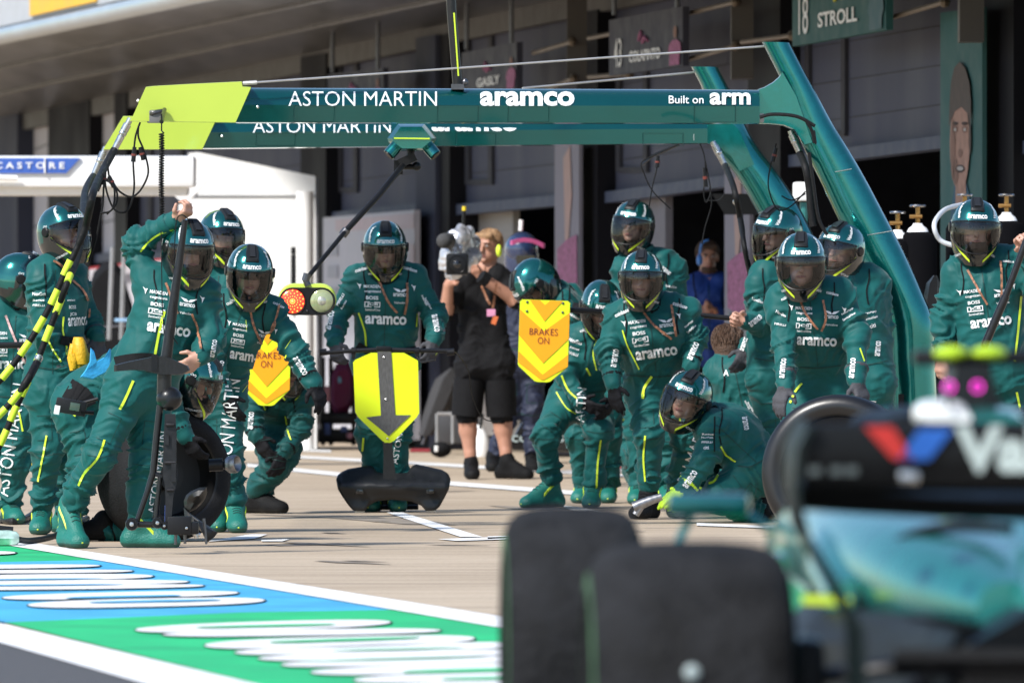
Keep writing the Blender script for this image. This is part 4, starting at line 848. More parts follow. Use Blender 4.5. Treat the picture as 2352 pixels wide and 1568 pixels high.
# green and silver wheel gun on the ground at the far left
wg2 = thing('wheel_gun', 'pale green and silver wheel gun lying on the painted strip', 'wheel gun', G(15, 1256))
mb = MB(); mb.loft([[Q(x, 1236+yy, 455, o) for yy, o in ((-r_, -.02), (-r_*.9, -.09), (0, -.12), (r_*.8, -.1), (r_, -.04), (r_*.9, .05), (-r_*.5, .07))] for x, r_ in [(-40, 16), (-5, 19), (22, 19), (38, 16), (44, 9)]]); mb.build('gun_body', M('pale_green_cast', (.42, .58, .52), .35, .3, var=.45, vs=18), wg2)
mb = MB(); mb.tube([Q(-30, 1212, 452, .05), Q(30, 1218, 452, .05)], .02, 8); mb.build('handle', black_p, wg2)
mb = MB(); mb.tube(spline([Q(40, 1238, 455), Q(70, 1241, 453), Q(120, 1232, 450), Q(160, 1212, 446), Q(200, 1190, 440)], 8), .016, 10); tag(mb.build('ground_hose', M('wrapped_hose', (.014, .014, .015), .4, var=.4, bump=1, bs=90)), 'black wrapped hose lying on the ground from the green wheel gun', 'hose', 'hoses on the ground')
mb = MB(); mb.tube(spline([G(-20, 1185, .02), G(20, 1196, .02), G(55, 1192, .02), G(85, 1172, .02), G(95, 1150, .05)], 8), .02, 10); tag(mb.build('ground_hose', MATS['wrapped_hose']), 'black wrapped hose coiled round the feet of the crewman with bowed helmet', 'hose', 'hoses on the ground')
mb = MB(); mb.tube(spline([Q(135, 1118, 425), Q(150, 1085, 425), Q(175, 1062, 428), Q(200, 1055, 430)], 8), .02, 10); tag(mb.build('ground_hose', MATS['wrapped_hose']), 'short black hose curving behind the legs of the kneeling crewman', 'hose', 'hoses on the ground')
# ---------------------------------------------------------------- cluttered background pieces
tr = thing('tyre_trolley', 'dark covered trolley with two grey uprights behind the striped air hoses', 'trolley', G(250, 1010))
mb = MB(); sc = 262
cov = [(205, 660), (215, 625), (240, 600), (262, 598), (282, 620), (292, 660), (310, 720), (312, 1000), (190, 1005), (195, 720)]
mb.loft([[Q(250+(x-250)*k, 800+(y-800)*k, sc, o) for x, y in cov] for k, o in [(.9, 0), (1, .12), (1, .7), (.9, .85)]]); mb.build('black_cover', black_cloth, tr)
mb = MB(); mb.tube([Q(258, 568, 266), Q(250, 780, 266)], .018, 8); mb.tube([Q(285, 566, 266), Q(278, 780, 266)], .018, 8); mb.build('upright', M('grey_tube', (.35, .35, .36), .4, .5), tr)
mb = MB(); mb.bbox(Q(290, 735, 267), (.2, .06, .03), .01); mb.build('blue_tray', M('pale_blue_plastic', (.25, .42, .62), .5), tr)
mb = MB(); mb.tube([Q(160, 755, 262), Q(300, 748, 262)], .012, 8); mb.build('rail', dsteel, tr)
tk = thing('equipment_stand', 'grey metal stand with cases behind the crewman with bowed helmet', 'stand', G(85, 1010))
mb = MB()
for x in (60, 95, 105): mb.tube([Q(x, 800, 262), Q(x+2, 1000, 262)], .018, 8)
mb.tube([Q(40, 990, 262), Q(130, 996, 262)], .02, 8); mb.tube([Q(55, 870, 262), Q(110, 868, 262)], .015, 8); mb.build('frame', M('grey_tube', (.35, .35, .36), .4, .5), tk)
mb = MB(); mb.bbox(Q(105, 930, 260), (.35, .3, .2), .02); mb.bbox(Q(50, 950, 260), (.2, .3, .25), .02); mb.build('black_case', black_p, tk)
mb = MB(); mb.bbox(G(74, 1063, .03), (.12, .2, .05), .01); tag(mb.build('yellow_block', M('yellow_plastic', (.75, .55, .02), .5)), 'small yellow block on the ground behind the legs of the crewman with work gloves', 'block')
mb = MB(); mb.lathe([(.03, -.05), (.07, -.05), (.075, 0), (.07, .05), (.03, .05)], G(115, 1070, .08), (1, .2, 0), 16, True); mb.box(G(115, 1068, .2), (.1, .1, .15)); tag(mb.build('trolley_castor', black_p), 'black castor wheel on the ground beside the small yellow block', 'castor')
bag = thing('purple_bag', 'dark magenta sports bag leaning beside the white booth', 'bag', G(785, 1015))
mb = MB(); bp_ = [(760, 860), (772, 835), (800, 828), (812, 850), (812, 920), (800, 948), (770, 960), (757, 930)]
mb.loft([[Q(786+(x-786)*k, 890+(y-890)*k, 262, o) for x, y in bp_] for k, o in [(.7, -.08), (1, 0), (1, .15), (.7, .25)]]); mb.build('bag_body', M('magenta_cloth', (.16, .018, .075), .7, bump=.4, bs=20), bag)
mb = MB(); mb.pp([(776, 866), (783, 864), (784, 878), (777, 880)], 264, .01, -.09); mb.build('printed_badge', M('badge_mix', (.1, .3, .45), .6, var=.6, vs=30), bag)
rk = thing('trolley', 'dark equipment trolley with red and blue fittings beside the white booth', 'trolley', G(775, 1025))
mb = MB(); mb.bbox(Q(778, 960, 262, .1), (.34, .4, .1), .02); mb.bbox(Q(770, 1000, 262, .1), (.3, .4, .12), .02)
for x in (742, 760, 812): mb.tube([Q(x, 820, 262), Q(x, 1022, 262)], .02, 8)
mb.build('frame', black_p, rk)
mb = MB(); mb.bbox(Q(752, 905, 263), (.05, .06, .14), .01); mb.ball(Q(803, 1000, 264), .03); mb.build('pink_cover', M('pale_pink_cloth', (.55, .28, .36), .6), rk)
mb = MB(); mb.bbox(Q(752, 985, 264), (.05, .06, .1), .01); mb.bbox(Q(790, 985, 264), (.06, .05, .05), .01); mb.build('blue_canister', M('blue_plastic', (.03, .08, .3), .4), rk)
cs = thing('flight_case', 'silver edged flight case on the ground beside the camera operator', 'case', G(1030, 1030))
mb = MB(); mb.bbox(Q(1040, 985, 275, .15), (.26, .3, .24), .02); mb.build('case_body', M('dark_grey_case', (.05, .05, .055), .4), cs)
mb = MB()
for x in (1004, 1040): mb.tube([Q(x, 950, 276), Q(x, 1018, 276)], .014, 8)
mb.tube([Q(1004, 950, 276), Q(1076, 950, 276)], .014, 8); mb.build('metal_edge', M('grey_tube', (.35, .35, .36), .4, .5), cs)
tp = thing('draped_tripod', 'dark draped tripod leaning behind the handlebar jack', 'tripod', G(985, 1020))
mb = MB(); mb.loft([[Q(x+u*w_, y, 270, .12*v) for u, v in ((-1, 0), (-.4, -1), (.5, -.9), (1, 0), (.4, 1), (-.5, .9))] for x, y, w_ in [(1040, 845, 6), (1030, 870, 30), (1018, 905, 32), (995, 960, 26), (978, 1000, 16)]]); mb.build('cloth', M('dark_grey_cloth', (.035, .035, .038), .8, bump=.5, bs=15), tp)
mb = MB()
for a in ((970, 1020), (1000, 1025), (1035, 1020)): mb.tube([Q(1035, 850, 270, .1), Q(*a, 270, .1)], .012, 8)
mb.build('leg', dsteel, tp)
hm = thing('black_bag', 'small black bag with white patch on the ground beside the flight case', 'bag', G(1012, 1050))
mb = MB(); mb.ball(Q(1012, 1032, 281), (.09, .1, .065), 14); mb.build('bag_body', black_cloth, hm)
mb = MB(); mb.bbox(Q(1002, 1030, 284), (.03, .02, .05), .008); mb.build('patch', whitel, hm)
wb = thing('white_canister', 'white plastic canister on the ground between the camera operator legs', 'canister', G(1102, 1050))
mb = MB(); mb.lathe([(.001, 0), (.075, 0), (.08, .03), (.07, .14), (.045, .19), (.03, .22), (.03, .25), (.001, .25)], Q(1104, 1048, 290), (0, 0, 1), 20); mb.build('shell', gwhite, wb)
mb = MB(); mb.tube([Q(1103, 985, 291), Q(1108, 950, 291)], .012, 8); mb.build('spout', black_p, wb)
rc = thing('red_mat', 'strip of red matting at the garage threshold', 'mat', G(985, 1036))
mb = MB(); mb.add([G(940, 1037, .006), G(1010, 1037, .006), G(1005, 1030, .006), G(945, 1030, .006)], [(0, 1, 2, 3)]); mb.add([G(1390, 1072, .006), G(1520, 1080, .006), G(1500, 1062, .006), G(1400, 1058, .006)], [(0, 1, 2, 3)]); mb.build('matting', M('red_matting', (.30, .02, .03), .8), rc)
# front wing on the ground behind the right crew
fw = thing('car_wing', 'black car front wing with white lettering on the ground behind the crew', 'car wing', G(1300, 1062))
mb = MB(); sc = 292
ep = [(1166, 1025), (1212, 945), (1225, 935), (1290, 940), (1330, 960), (1330, 1035), (1180, 1035)]
mb.loft([[Q(1250+(x-1250)*k, 1000+(y-1000)*k, sc, o) for x, y in ep] for k, o in [(.96, 0), (1, .02), (1, .05), (.96, .07)]]); mb.build('endplate', black_g, fw, ang=30)
mb = MB()
for k in range(4): mb.loft([[Q(x, y0+k*14, sc, .1+.12*k+o) for y0, o in ((1005, 0), (996, .08), (1000, .18), (1008, .18))] for x, y0 in ((1250, 0), (1480, 0))])
mb.build('wing_element', carbon, fw)
mb = MB(); mb.loft([[Q(1420+(u*40*k), 1000-70*k+v*18*k, 300, .4-.3*k) for u, v in ((-1, 0), (-.6, -.8), (.6, -.8), (1, 0), (.7, .8), (-.7, .8))] for k in (.35, .7, 1)]); mb.build('nose', teal_paint, fw)
mb = MB(); flat_text(mb, 'coinbase', 1245, 1003, 292, width=140, h=24, bold=.01, o=-.006); mb.build('lettering', greyl, fw)
mb = MB(); mb.pp([(1390, 965), (1414, 967), (1414, 974), (1390, 972)], 300, .01, -.25); mb.build('red_mark', M('red_decal', (.6, .03, .04), .4), fw)
stn = thing('pipe_stand', 'low grey pipe stand lying on the ground behind the crew legs', 'stand', G(1400, 1090))
mb = MB(); mb.tube([Q(1280, 1086, 312), Q(1360, 1083, 312), Q(1460, 1082, 312)], .02, 10); mb.tube([Q(1345, 1090, 312), Q(1470, 1092, 312)], .014, 8); mb.box(Q(1345, 1084, 313), (.05, .06, .07)); mb.box(Q(1452, 1086, 313), (.04, .06, .07)); mb.build('pipe', M('grey_tube', (.35, .35, .36), .4, .5), stn)
# gas bottles in black covers at the right
for x, y, s_, lb in [(2108, 505, 385, 'black covered gas bottle with white collar beside the gantry post'), (2216, 480, 383, 'black covered gas bottle hidden behind the helmet of the bearded crewman'), (2312, 480, 382, 'black covered gas bottle with brass valve nearest the garage door'), (2062, 520, 385, 'black covered gas bottle half hidden by the gantry post, with a white valve lever')]:
    t = thing('gas_bottle', lb, 'gas bottle', V(((x-CX)/s_, F/s_, 0)), 'gas bottles behind the crew')
    c = V(((x-CX)/s_, F/s_, 0)); zt = HC+(HY-y)/s_
    mb = MB(); mb.lathe([(.001, 0), (.115, 0), (.115, zt-.12), (.10, zt-.09), (.06, zt-.07)], c, (0, 0, 1), 24); mb.build('black_cover', M('bottle_cover', (.004, .004, .005), .9, spec=.05), t)
    mb = MB(); mb.lathe([(.066, zt-.072), (.055, zt-.05), (.035, zt-.035), (.026, zt-.02)], c, (0, 0, 1), 20); mb.build('white_collar', gwhite, t)
    mb = MB(); mb.lathe([(.001, zt+.078), (.045, zt+.076), (.05, zt+.083), (.045, zt+.09), (.001, zt+.088)], c, (0, 0, 1), 16); mb.build('hand_wheel', steel, t)
    mb = MB(); mb.tube([c+V((0, 0, zt-.03)), c+V((0, 0, zt+.08))], .013, 10); mb.tube([c+V((-.05, -.02, zt+.02)), c+V((.025, -.02, zt+.02))], .012, 8); mb.build('brass_valve', brass, t)
mb = MB(); mb.tube(spline([Q(2210, 470, 400), Q(2170, 482, 402), Q(2146, 515, 404), Q(2160, 552, 404), Q(2200, 566, 404)], 8), .014, 10); tag(mb.build('white_hose', M('white_rubber', (.55, .58, .62), .4)), 'loop of white hose behind the helmet of the bearded crewman', 'hose')
hs = thing('headset', 'black headset with a yellow cup hanging beside the gantry post', 'headset', Q(2142, 690, 395))
mb = MB(); mb.loft([[Q(x+u*w_, y, 395, .06*v) for u, v in ((-1, 0), (-.5, -1), (.6, -1), (1, 0), (.6, 1), (-.5, 1))] for x, y, w_ in [(2148, 632, 4), (2144, 650, 16), (2140, 690, 21), (2146, 730, 20), (2150, 752, 8)]]); mb.build('shell', black_p, hs)
mb = MB(); mb.tube([Q(2140, 722, 395, -.06), Q(2156, 706, 395, -.06)], [.02, .012], 8); mb.build('yellow_cup', neon, hs)
wbx = thing('white_box', 'white box with cables behind the gantry posts', 'box', Q(1845, 450, 370))
mb = MB(); mb.bbox(Q(1843, 440, 370), (.12, .12, .12), .02); mb.build('housing', gwhite, wbx)
mb = MB(); mb.tube([Q(1846, 465, 370), Q(1850, 1120, 370)], .025, 10); mb.build('stand', M('teal_tube', (.03, .18, .17), .4), wbx)
mb = MB(); mb.loft([[Q(1705+u*(70-30*k), 445+48*k, 330, .2*v) for u, v in ((-1, -1), (1, -1), (1, 1), (-1, 1))] for k in (0, .15, .6, 1)]); tag(mb.build('ceiling_unit', black_p), 'dark flat equipment unit hanging in the garage behind the rear post', 'equipment')
# silver covered television camera
tv = thing('television_camera', 'television camera in a silver rain cover on the operator shoulder', 'television camera', Q(1065, 580, 335))
mb = MB(); mb.bbox(Q(1050, 607, 342, -.15), (.150, .12, .145), .018); ho = mb.build('lens_hood', black_p, tv)
mb = MB(); mb.lathe([(.060, -.004), (.056, .002), (.03, .006)], Q(1050, 607, 342, -.212), (0, 1, 0), 24); mb.lathe([(.001, -.006), (.02, -.002), (.03, .004)], Q(1050, 607, 342, -.212), (0, 1, 0), 20); mb.build('lens', black_g, ho)
mb = MB(); mb.tube([Q(1020, 553, 342, -.12), Q(1030, 552, 338, .1)], .052, 18); mb.ball(Q(1020, 553, 342, -.12), .052, 14); mb.build('microphone', M('foam_grey', (.06, .06, .062), .95, bump=.8, bs=200), tv)
mb = MB(); mb.tube([Q(1064, 520, 335), Q(1066, 482, 335)], .012, 8); mb.build('aerial', black_p, tv)
mb = MB(); mb.tube([Q(1066, 484, 335), Q(1066.3, 474, 335)], .014, 8); mb.build('yellow_tip', M('yellow_plastic', (.75, .55, .02), .5), tv)
# ---------------------------------------------------------------- helmet (built once in metres, face towards -Y, then copied)
HP = [(.146, .001, .001, .001), (.143, .028, .03, .034), (.135, .050, .056, .062), (.118, .077, .088, .098), (.09, .100, .115, .128), (.055, .116, .135, .147), (.02, .1235, .146, .156), (-.02, .1255, .153, .157), (-.06, .1235, .158, .150), (-.10, .116, .158, .136), (-.13, .105, .150, .118), (-.150, .092, .138, .100)]
def hsurf(a, z, off=0.0):
    """helmet surface: azimuth a (radians, 0 = face, + = picture right), height z"""
    zz = [q[0] for q in HP][::-1]; g = lambda i: float(np.interp(z, zz, [q[i] for q in HP][::-1]))
    w_, f, b = g(1)+off, g(2)+off, g(3)+off; c, s_ = math.cos(a), math.sin(a)
    e = .92; x = w_*math.copysign(abs(s_)**e, s_); y = -(f if c > 0 else b)*math.copysign(abs(c)**e, c)
    low = max(0, min(1, (-.02-z)/.13)); return V((x, y, z+off*min(1, max(0, z/.14))-low*.026*(c+.2)))
HW = 1.30
def zlo(a): return -.095+.060*min(1, abs(a)/HW)**2.2
def zhi(a): return .050-.022*min(1, abs(a)/HW)**2
def make_helmet():
    t = bpy.data.objects.new('helmet', None)
    zs = list(np.linspace(.146, .11, 7))+list(np.linspace(.10, -.15, 22)); na = 56
    mb = MB(); idx = {}; vs = []
    for i, z in enumerate(zs):
        for k in range(na): vs.append(hsurf(-math.pi+2*math.pi*k/na, z))
    fs = []; mi = []
    for i in range(len(zs)-1):
        for k in range(na):
            a = -math.pi+2*math.pi*(k+.5)/na; z = (zs[i]+zs[i+1])/2
            if abs(a) < HW-.05 and zlo(a)+.002 < z < zhi(a)-.002: continue
            q = (i*na+k, i*na+(k+1) % na, (i+1)*na+(k+1) % na, (i+1)*na+k)
            blk = z < -.055+.02*math.cos(a) or (abs(a) < HW+.35 and abs(a) > .9 and z < .02)
            fs.append(q); mi.append(1 if blk else 0)
    inner = [V((v.x*.93, v.y*.93, v.z*.95)) for v in vs]; n0 = len(vs)
    me_v = vs+inner; me_f = fs+[tuple(j+n0 for j in q[::-1]) for q in fs]; mi = mi+[2]*len(fs)
    mb.v = [tuple(v) for v in me_v]; mb.f = [list(q) for q in me_f]; mb.mi = mi
    helmet_green = M('helmet_green', (.003, .135, .125), .17, .78, 1, var=.10, vs=4)
    shell = mb.build('helmet_shell', [helmet_green, M('helmet_black', (.004, .007, .0075), .2, .1, 1), M('helmet_lining', (.008, .008, .009), .9)], None, ang=40)
    # visor
    mb = MB(); nn, m_ = 40, 12; g = []
    for i in range(m_+1):
        for k in range(nn+1):
            a = -HW-.05+(2*HW+.1)*k/nn; z0, z1 = zlo(a)-.012, zhi(a)+.010; g.append(hsurf(a, z0+(z1-z0)*i/m_, .0055))
    mb.add(g, [(i*(nn+1)+k, i*(nn+1)+k+1, (i+1)*(nn+1)+k+1, (i+1)*(nn+1)+k) for i in range(m_) for k in range(nn)])
    visor = mb.build('visor', clear_mat('clear_visor', (.74, .765, .775), .01), None)
    mb = MB(); g = []                                                  # smoked sun band inside the visor
    for i in range(5):
        for k in range(nn+1):
            a = -HW+.1+(2*HW-.2)*k/nn; z0, z1 = .006, zhi(a)-.002; g.append(hsurf(a, z0+(z1-z0)*i/4, -.006))
    mb.add(g, [(i*(nn+1)+k, i*(nn+1)+k+1, (i+1)*(nn+1)+k+1, (i+1)*(nn+1)+k) for i in range(4) for k in range(nn)])
    band = mb.build('sun_band', clear_mat('smoked_band', (.30, .32, .34), -.02), None)
    mb = MB()
    for f in (zlo, zhi): mb.tube([hsurf(-HW+2*HW*k/30, f(-HW+2*HW*k/30), .003) for k in range(31)], .0045, 6)
    seal = mb.build('visor_seal', black_p, None)
    # vent on the crown
    mb = MB(); secs = []
    def crown(u, v, h):                                               # u across, v from front (0) to back (1)
        z = float(np.interp(v, [0, .35, .7, 1.0], [.098, .128, .143, .146])); a = math.atan2(u, max(.02, float(np.interp(v, [0, .35, .7, 1], [.11, .075, .03, .003]))))
        y = float(np.interp(v, [0, .35, .7, 1], [-.108, -.072, -.028, .012])); return V((u, y, z-abs(u)*abs(u)*4.5))+V((0, -.45, .9)).normalized()*h
    for h, k in [(-.004, 1.08), (.008, 1), (.014, .86)]:
        secs.append([crown(.034*k*x, .5+(v-.5)*k, h) for x, v in [(-1, .06), (-.8, 0), (.8, 0), (1, .06), (1, .5), (.8, .9), (.62, 1), (-.62, 1), (-.8, .9), (-1, .5)]])
    mb.loft(secs); vent = mb.build('top_vent', M('vent_black', (.010, .011, .012), .5, spec=.3), None, ang=30)
    mb = MB(); mb.loft([[crown(x, v, h) for x, v in [(-.016, .16), (.016, .16), (.014, .8), (-.014, .8)]] for h in (.012, .0175)]); vent2 = mb.build('vent_slider', M('vent_dark_grey', (.018, .019, .021), .45, spec=.3), None)
    # neon trim, each side a ribbon
    mb = MB()
    for sg in (-1, 1):
        A, B = [], []
        for k in range(15):
            u = k/14; a = sg*(1.30-1.02*u); z = float(np.interp(u, [0, .3, 1], [-.028, -.070, -.128])); w_ = .0028+.0055*u if u < .9 else .006
            A.append(hsurf(a, z+w_, .003)); B.append(hsurf(a, z-w_, .003))
        mb.add(A+B, [(k, k+1, 15+k+1, 15+k) for k in range(14)])
    trim = build_each(mb, 'neon_trim', neon, None)
    mb = MB()
    for sg in (-1, 1):
        c = hsurf(sg*1.52, .0, .002); nrm = V((sg, -.08, 0)).normalized(); mb.lathe([(.001, .010), (.022, .009), (.027, .004), (.028, -.004)], c, nrm, 20)
    piv = build_each(mb, 'visor_pivot', black_p, None)
    def wrap(txt, a0, z0, width, h=None, rot=0, bold=.02):
        u, v, f = text_uv(txt, 0, 0, width, h, rot, bold); r = (abs(hsurf(a0, z0).x)**2+hsurf(a0, z0).y**2)**.5
        return [hsurf(a0+q/r, z0-p, .0035) for q, p in zip(u, v)], f
    let = []
    for tx in [('aramco', 0, .072, .108, None, 0, .035), ('Valvoline', 1.02, .094, .078, .018, 62, .03), ('Valvoline', -1.02, .094, .078, .018, -62, .03), ('ASTON MARTIN', 1.0, -.120, .082, .010, -22, .01), ('ASTON MARTIN', -1.0, -.120, .082, .010, 22, .01), ('OO', 1.52, .03, .022, .012, 0, .01), ('OO', -1.52, .03, .022, .012, 0, .01)]:
        mb = MB(); mb.add(*wrap(*tx)); let.append(mb.build('helmet_lettering', whitel, None))
    shell.parent = t
    return shell, [visor, band, seal, vent]+trim+piv+let, [(vent2, vent)]
HS, HSUB, _ = make_helmet()
for o in HSUB: o.parent = HS
_[0][0].parent = HS
HPARTS = HSUB+[_[0][0]]; HUSED = [False]
HS.parent = None
hroot = bpy.data.objects.get('helmet')
if hroot: bpy.data.objects.remove(hroot)
HS.name = 'helmet'
def put_helmet(person, M4, visor_open=False):
    if not HUSED[0]: s_ = HS; HUSED[0] = True; kids = HPARTS
    else:
        s_ = HS.copy(); C.objects.link(s_); kids = []
        for k in HPARTS: c = k.copy(); C.objects.link(c); c.parent = s_; kids.append(c)
    s_.parent = person; s_.matrix_local = Matrix.Translation(-origin(person)) @ M4
    if visor_open:
        for k in kids:
            if k.name.startswith(('visor', 'sun')) and not k.name.startswith(('visor_pivot', 'visor_seal')):
                k.matrix_local = Matrix.Translation((0, .0, .02)) @ Matrix.Rotation(R(-48), 4, 'X')
    return s_
# facial features, same frame
def make_face():
    out = []
    mb = MB()
    for sg in (-1, 1): mb.ball((sg*.031, -.079, .012), (.013, .012, .009), 12)
    out.append(mb.build('eyes', M('eye_white', (.55, .50, .47), .3), None))
    mb = MB()
    for sg in (-1, 1): mb.ball((sg*.031, -.0885, .012), (.0062, .004, .0065), 10)
    out.append(mb.build('pupils', M('eye_dark', (.02, .014, .01), .2), None))
    mb = MB()
    for sg in (-1, 1): mb.tube([V((sg*.014, -.0945, .027)), V((sg*.032, -.093, .033)), V((sg*.052, -.080, .027))], [.0045, .005, .003], 6)
    out.append(mb.build('eyebrows', M('dark_brow', (.04, .022, .014), .7), None))
    mb = MB(); mb.tube([V((-.024, -.0835, -.061)), V((0, -.095, -.058)), V((.024, -.0835, -.061))], [.003, .0075, .003], 8)
    out.append(mb.build('mouth', M('lips', (.32, .12, .10), .5), None))
    mb = MB()
    secs = []
    for i in range(7):
        a = (i-3)/3*1.05; r_ = .068; secs.append([V((math.sin(a)*(r_-.004), -.022-math.cos(a)*(.066+q[0]), -.083+q[1])) for q in ((-.004, .018), (.006, .012), (.009, -.012), (-.006, -.03))])
    mb.loft(secs); out.append(mb.build('beard', M('stubble_beard', (.075, .042, .028), .9, var=.4, vs=90), None))
    return out
FACE = make_face(); FUSED = [False]
def put_face(person, M4, beard):
    first = not FUSED[0]; FUSED[0] = True
    for k, o in enumerate(FACE):
        if k == 4 and not beard: continue
        c = o.copy(); C.objects.link(c)
        c.parent = person; c.matrix_local = Matrix.Translation(-origin(person)) @ M4
# ---------------------------------------------------------------- bodies from a signed distance field
def pnoise(p, seed=0):
    """vectorised gradient-free value noise, -1..1"""
    i = np.floor(p).astype(np.int64); f = p-i; u = f*f*(3-2*f)
    def h(x, y, z):
        n = (x*374761393+y*668265263+z*2147483647+seed*1274126177) & 0xffffffff
        n = ((n ^ (n >> 13))*1274126177) & 0xffffffff; return ((n ^ (n >> 16)) & 0xffff)/32767.5-1
    x, y, z = i[:, 0], i[:, 1], i[:, 2]; r = 0
    for dx in (0, 1):
        for dy in (0, 1):
            for dz in (0, 1):
                wgt = (u[:, 0] if dx else 1-u[:, 0])*(u[:, 1] if dy else 1-u[:, 1])*(u[:, 2] if dz else 1-u[:, 2]); r = r+wgt*h(x+dx, y+dy, z+dz)
    return r
class Body:
    def __init__(s, vox=.0085): s.p = []; s.vox = vox
    def cone(s, a, b, ra, rb, mat, k=.03, fold=None, flat=None): s.p.append(('c', np.array(a), np.array(b), ra, rb, mat, k, fold))
    def ell(s, c, r, Rm, mat, k=.012): s.p.append(('e', np.array(c), np.array(r), np.array(Rm), 0, mat, k, None))
    def dist(s, q, X):
        if q[0] == 'c':
            _, a, b, ra, rb = q[:5]; ba = b-a; t = np.clip(((X-a)@ba)/max(1e-9, ba@ba), 0, 1)
            return np.linalg.norm(X-a-t[..., None]*ba, axis=-1)-(ra+(rb-ra)*t)
        _, c, r, Rm = q[:4]; Y = (X-c)@Rm; k0 = np.linalg.norm(Y/r, axis=-1); k1 = np.linalg.norm(Y/(r*r), axis=-1); return k0*(k0-1)/np.maximum(k1, 1e-9)
    def bounds(s, q):
        if q[0] == 'c': r = max(q[3], q[4]); return np.minimum(q[1], q[2])-r, np.maximum(q[1], q[2])+r
        r = max(q[2]); return q[1]-r, q[1]+r
    def build(s, name, root, mats, seed=0, foldamp=1., clip=None, smooth=2):
        v = s.vox; lo = np.min([s.bounds(q)[0] for q in s.p], 0)-.05; hi = np.max([s.bounds(q)[1] for q in s.p], 0)+.05
        n = np.ceil((hi-lo)/v).astype(int)+1; D = np.full(n, .08, np.float32)
        for q in s.p:
            k = q[6]; b0, b1 = s.bounds(q); m_ = k+.03
            i0 = np.maximum(0, np.floor((b0-m_-lo)/v).astype(int)); i1 = np.minimum(n, np.ceil((b1+m_-lo)/v).astype(int)+1)
            ax = [lo[j]+np.arange(i0[j], i1[j])*v for j in range(3)]; X = np.stack(np.meshgrid(*ax, indexing='ij'), -1)
            d = s.dist(q, X); sl_ = tuple(slice(i0[j], i1[j]) for j in range(3)); A = D[sl_]
            h = np.maximum(k-np.abs(A-d), 0)/k; D[sl_] = np.minimum(A, d)-h*h*k*.25
        if clip is not None:
            zz = lo[2]+np.arange(n[2])*v; D = np.maximum(D, (clip-zz)[None, None, :]).astype(np.float32)
        D = np.clip(D, -.08, .08)
        g = vdb.FloatGrid(.08); g.copyFromArray(D.astype(np.float32)); pts, quads = g.convertToQuads(0.0)
        pts = pts.astype(np.float64)*v+lo
        L = np.array(origin(root))
        me = bpy.data.meshes.new(name); me.from_pydata((pts-L).tolist(), [], quads.tolist()); me.update()
        P_ = pts
        dd = np.stack([s.dist(q, P_) for q in s.p], 1); near = dd.argmin(1)
        if foldamp:
            nr = np.zeros(len(me.vertices)*3); me.vertices.foreach_get('normal', nr); nr = nr.reshape(-1, 3)
            W_ = np.exp(-np.clip(dd, -.02, 1)/.018); W_ /= W_.sum(1, keepdims=True); disp = np.zeros(len(P_))
            for i, q in enumerate(s.p):
                if not q[7]: continue
                sel = W_[:, i] > .03
                if not sel.any(): continue
                X = P_[sel]; a, b = q[1], q[2]; ba = b-a; ln = np.linalg.norm(ba); e = ba/ln
                t = np.clip((X-a)@e/ln, -.1, 1.1); rad = X-a-((X-a)@e)[:, None]*e
                amp, joint, fu, fr = q[7]
                U = np.stack([(t*ln)*fu, rad@np.array([.6, .3, .74])*fr, rad@np.array([-.5, .8, .2])*fr], 1)
                wob = pnoise(np.stack([t*ln*9, rad[:, 0]*9, rad[:, 2]*9], 1), seed+i)
                U[:, 0] += 1.6*wob+(rad[:, 0]-rad[:, 2])*fu*.35
                n1 = pnoise(U, seed+i+11); n2 = pnoise(U*2.1, seed+i+31)
                fld = (1-np.minimum(1, np.abs(n1)*2.6))**1.4*1.1+(1-np.abs(n2)*2)*.25
                if joint is None: am = amp
                else:
                    dj = np.minimum.reduce([np.abs(t-j)*ln for j in joint]); am = amp*(.45+.9*np.exp(-(dj/.10)**2))
                disp[sel] += W_[sel, i]*am*(fld-.25)
            nr_ = nr; P_ = P_+nr_*(disp*foldamp)[:, None]
            me.vertices.foreach_set('co', (P_-L).ravel())
        names = []; 
        for m_ in mats: me.materials.append(m_)
        mid = np.array([q[5] for q in s.p])[near]
        qv = mid[quads]; pm = np.where((qv[:, 1] == qv[:, 2]), qv[:, 1], qv[:, 0])
        me.polygons.foreach_set('material_index', pm.astype(np.int32)); me.polygons.foreach_set('use_smooth', [True]*len(quads)); me.update()
        o = bpy.data.objects.new(name, me); C.objects.link(o); o.parent = root
        s.bvh = BVHTree.FromPolygons([tuple(q) for q in P_], [tuple(q) for q in quads.tolist()])
        return o
CAMP = V((0, 0, HC))
def cast(bvh, x, y, lift=.004):
    d = (P(x, y, 400)-CAMP).normalized(); h, nrm, i, dist = bvh.ray_cast(CAMP, d)
    if h is None: return None
    if nrm.dot(d) > 0: nrm = -nrm
    return h+nrm*lift*.6-d*lift
def on_body(mb, bvh, txt, x, y, width=None, h=None, rot=0, bold=.015, shear=0, lift=.004):
    u, v, fs = text_uv(txt, x, y, width, h, rot, bold, shear); pts = [cast(bvh, a, b, lift) for a, b in zip(u, v)]
    ok = [f for f in fs if all(pts[i] is not None for i in f) and max(abs(pts[f[0]].y-pts[f[1]].y), abs(pts[f[1]].y-pts[f[2]].y)) < .05]
    mb.add([p if p is not None else V((0, 0, 0)) for p in pts], ok); 
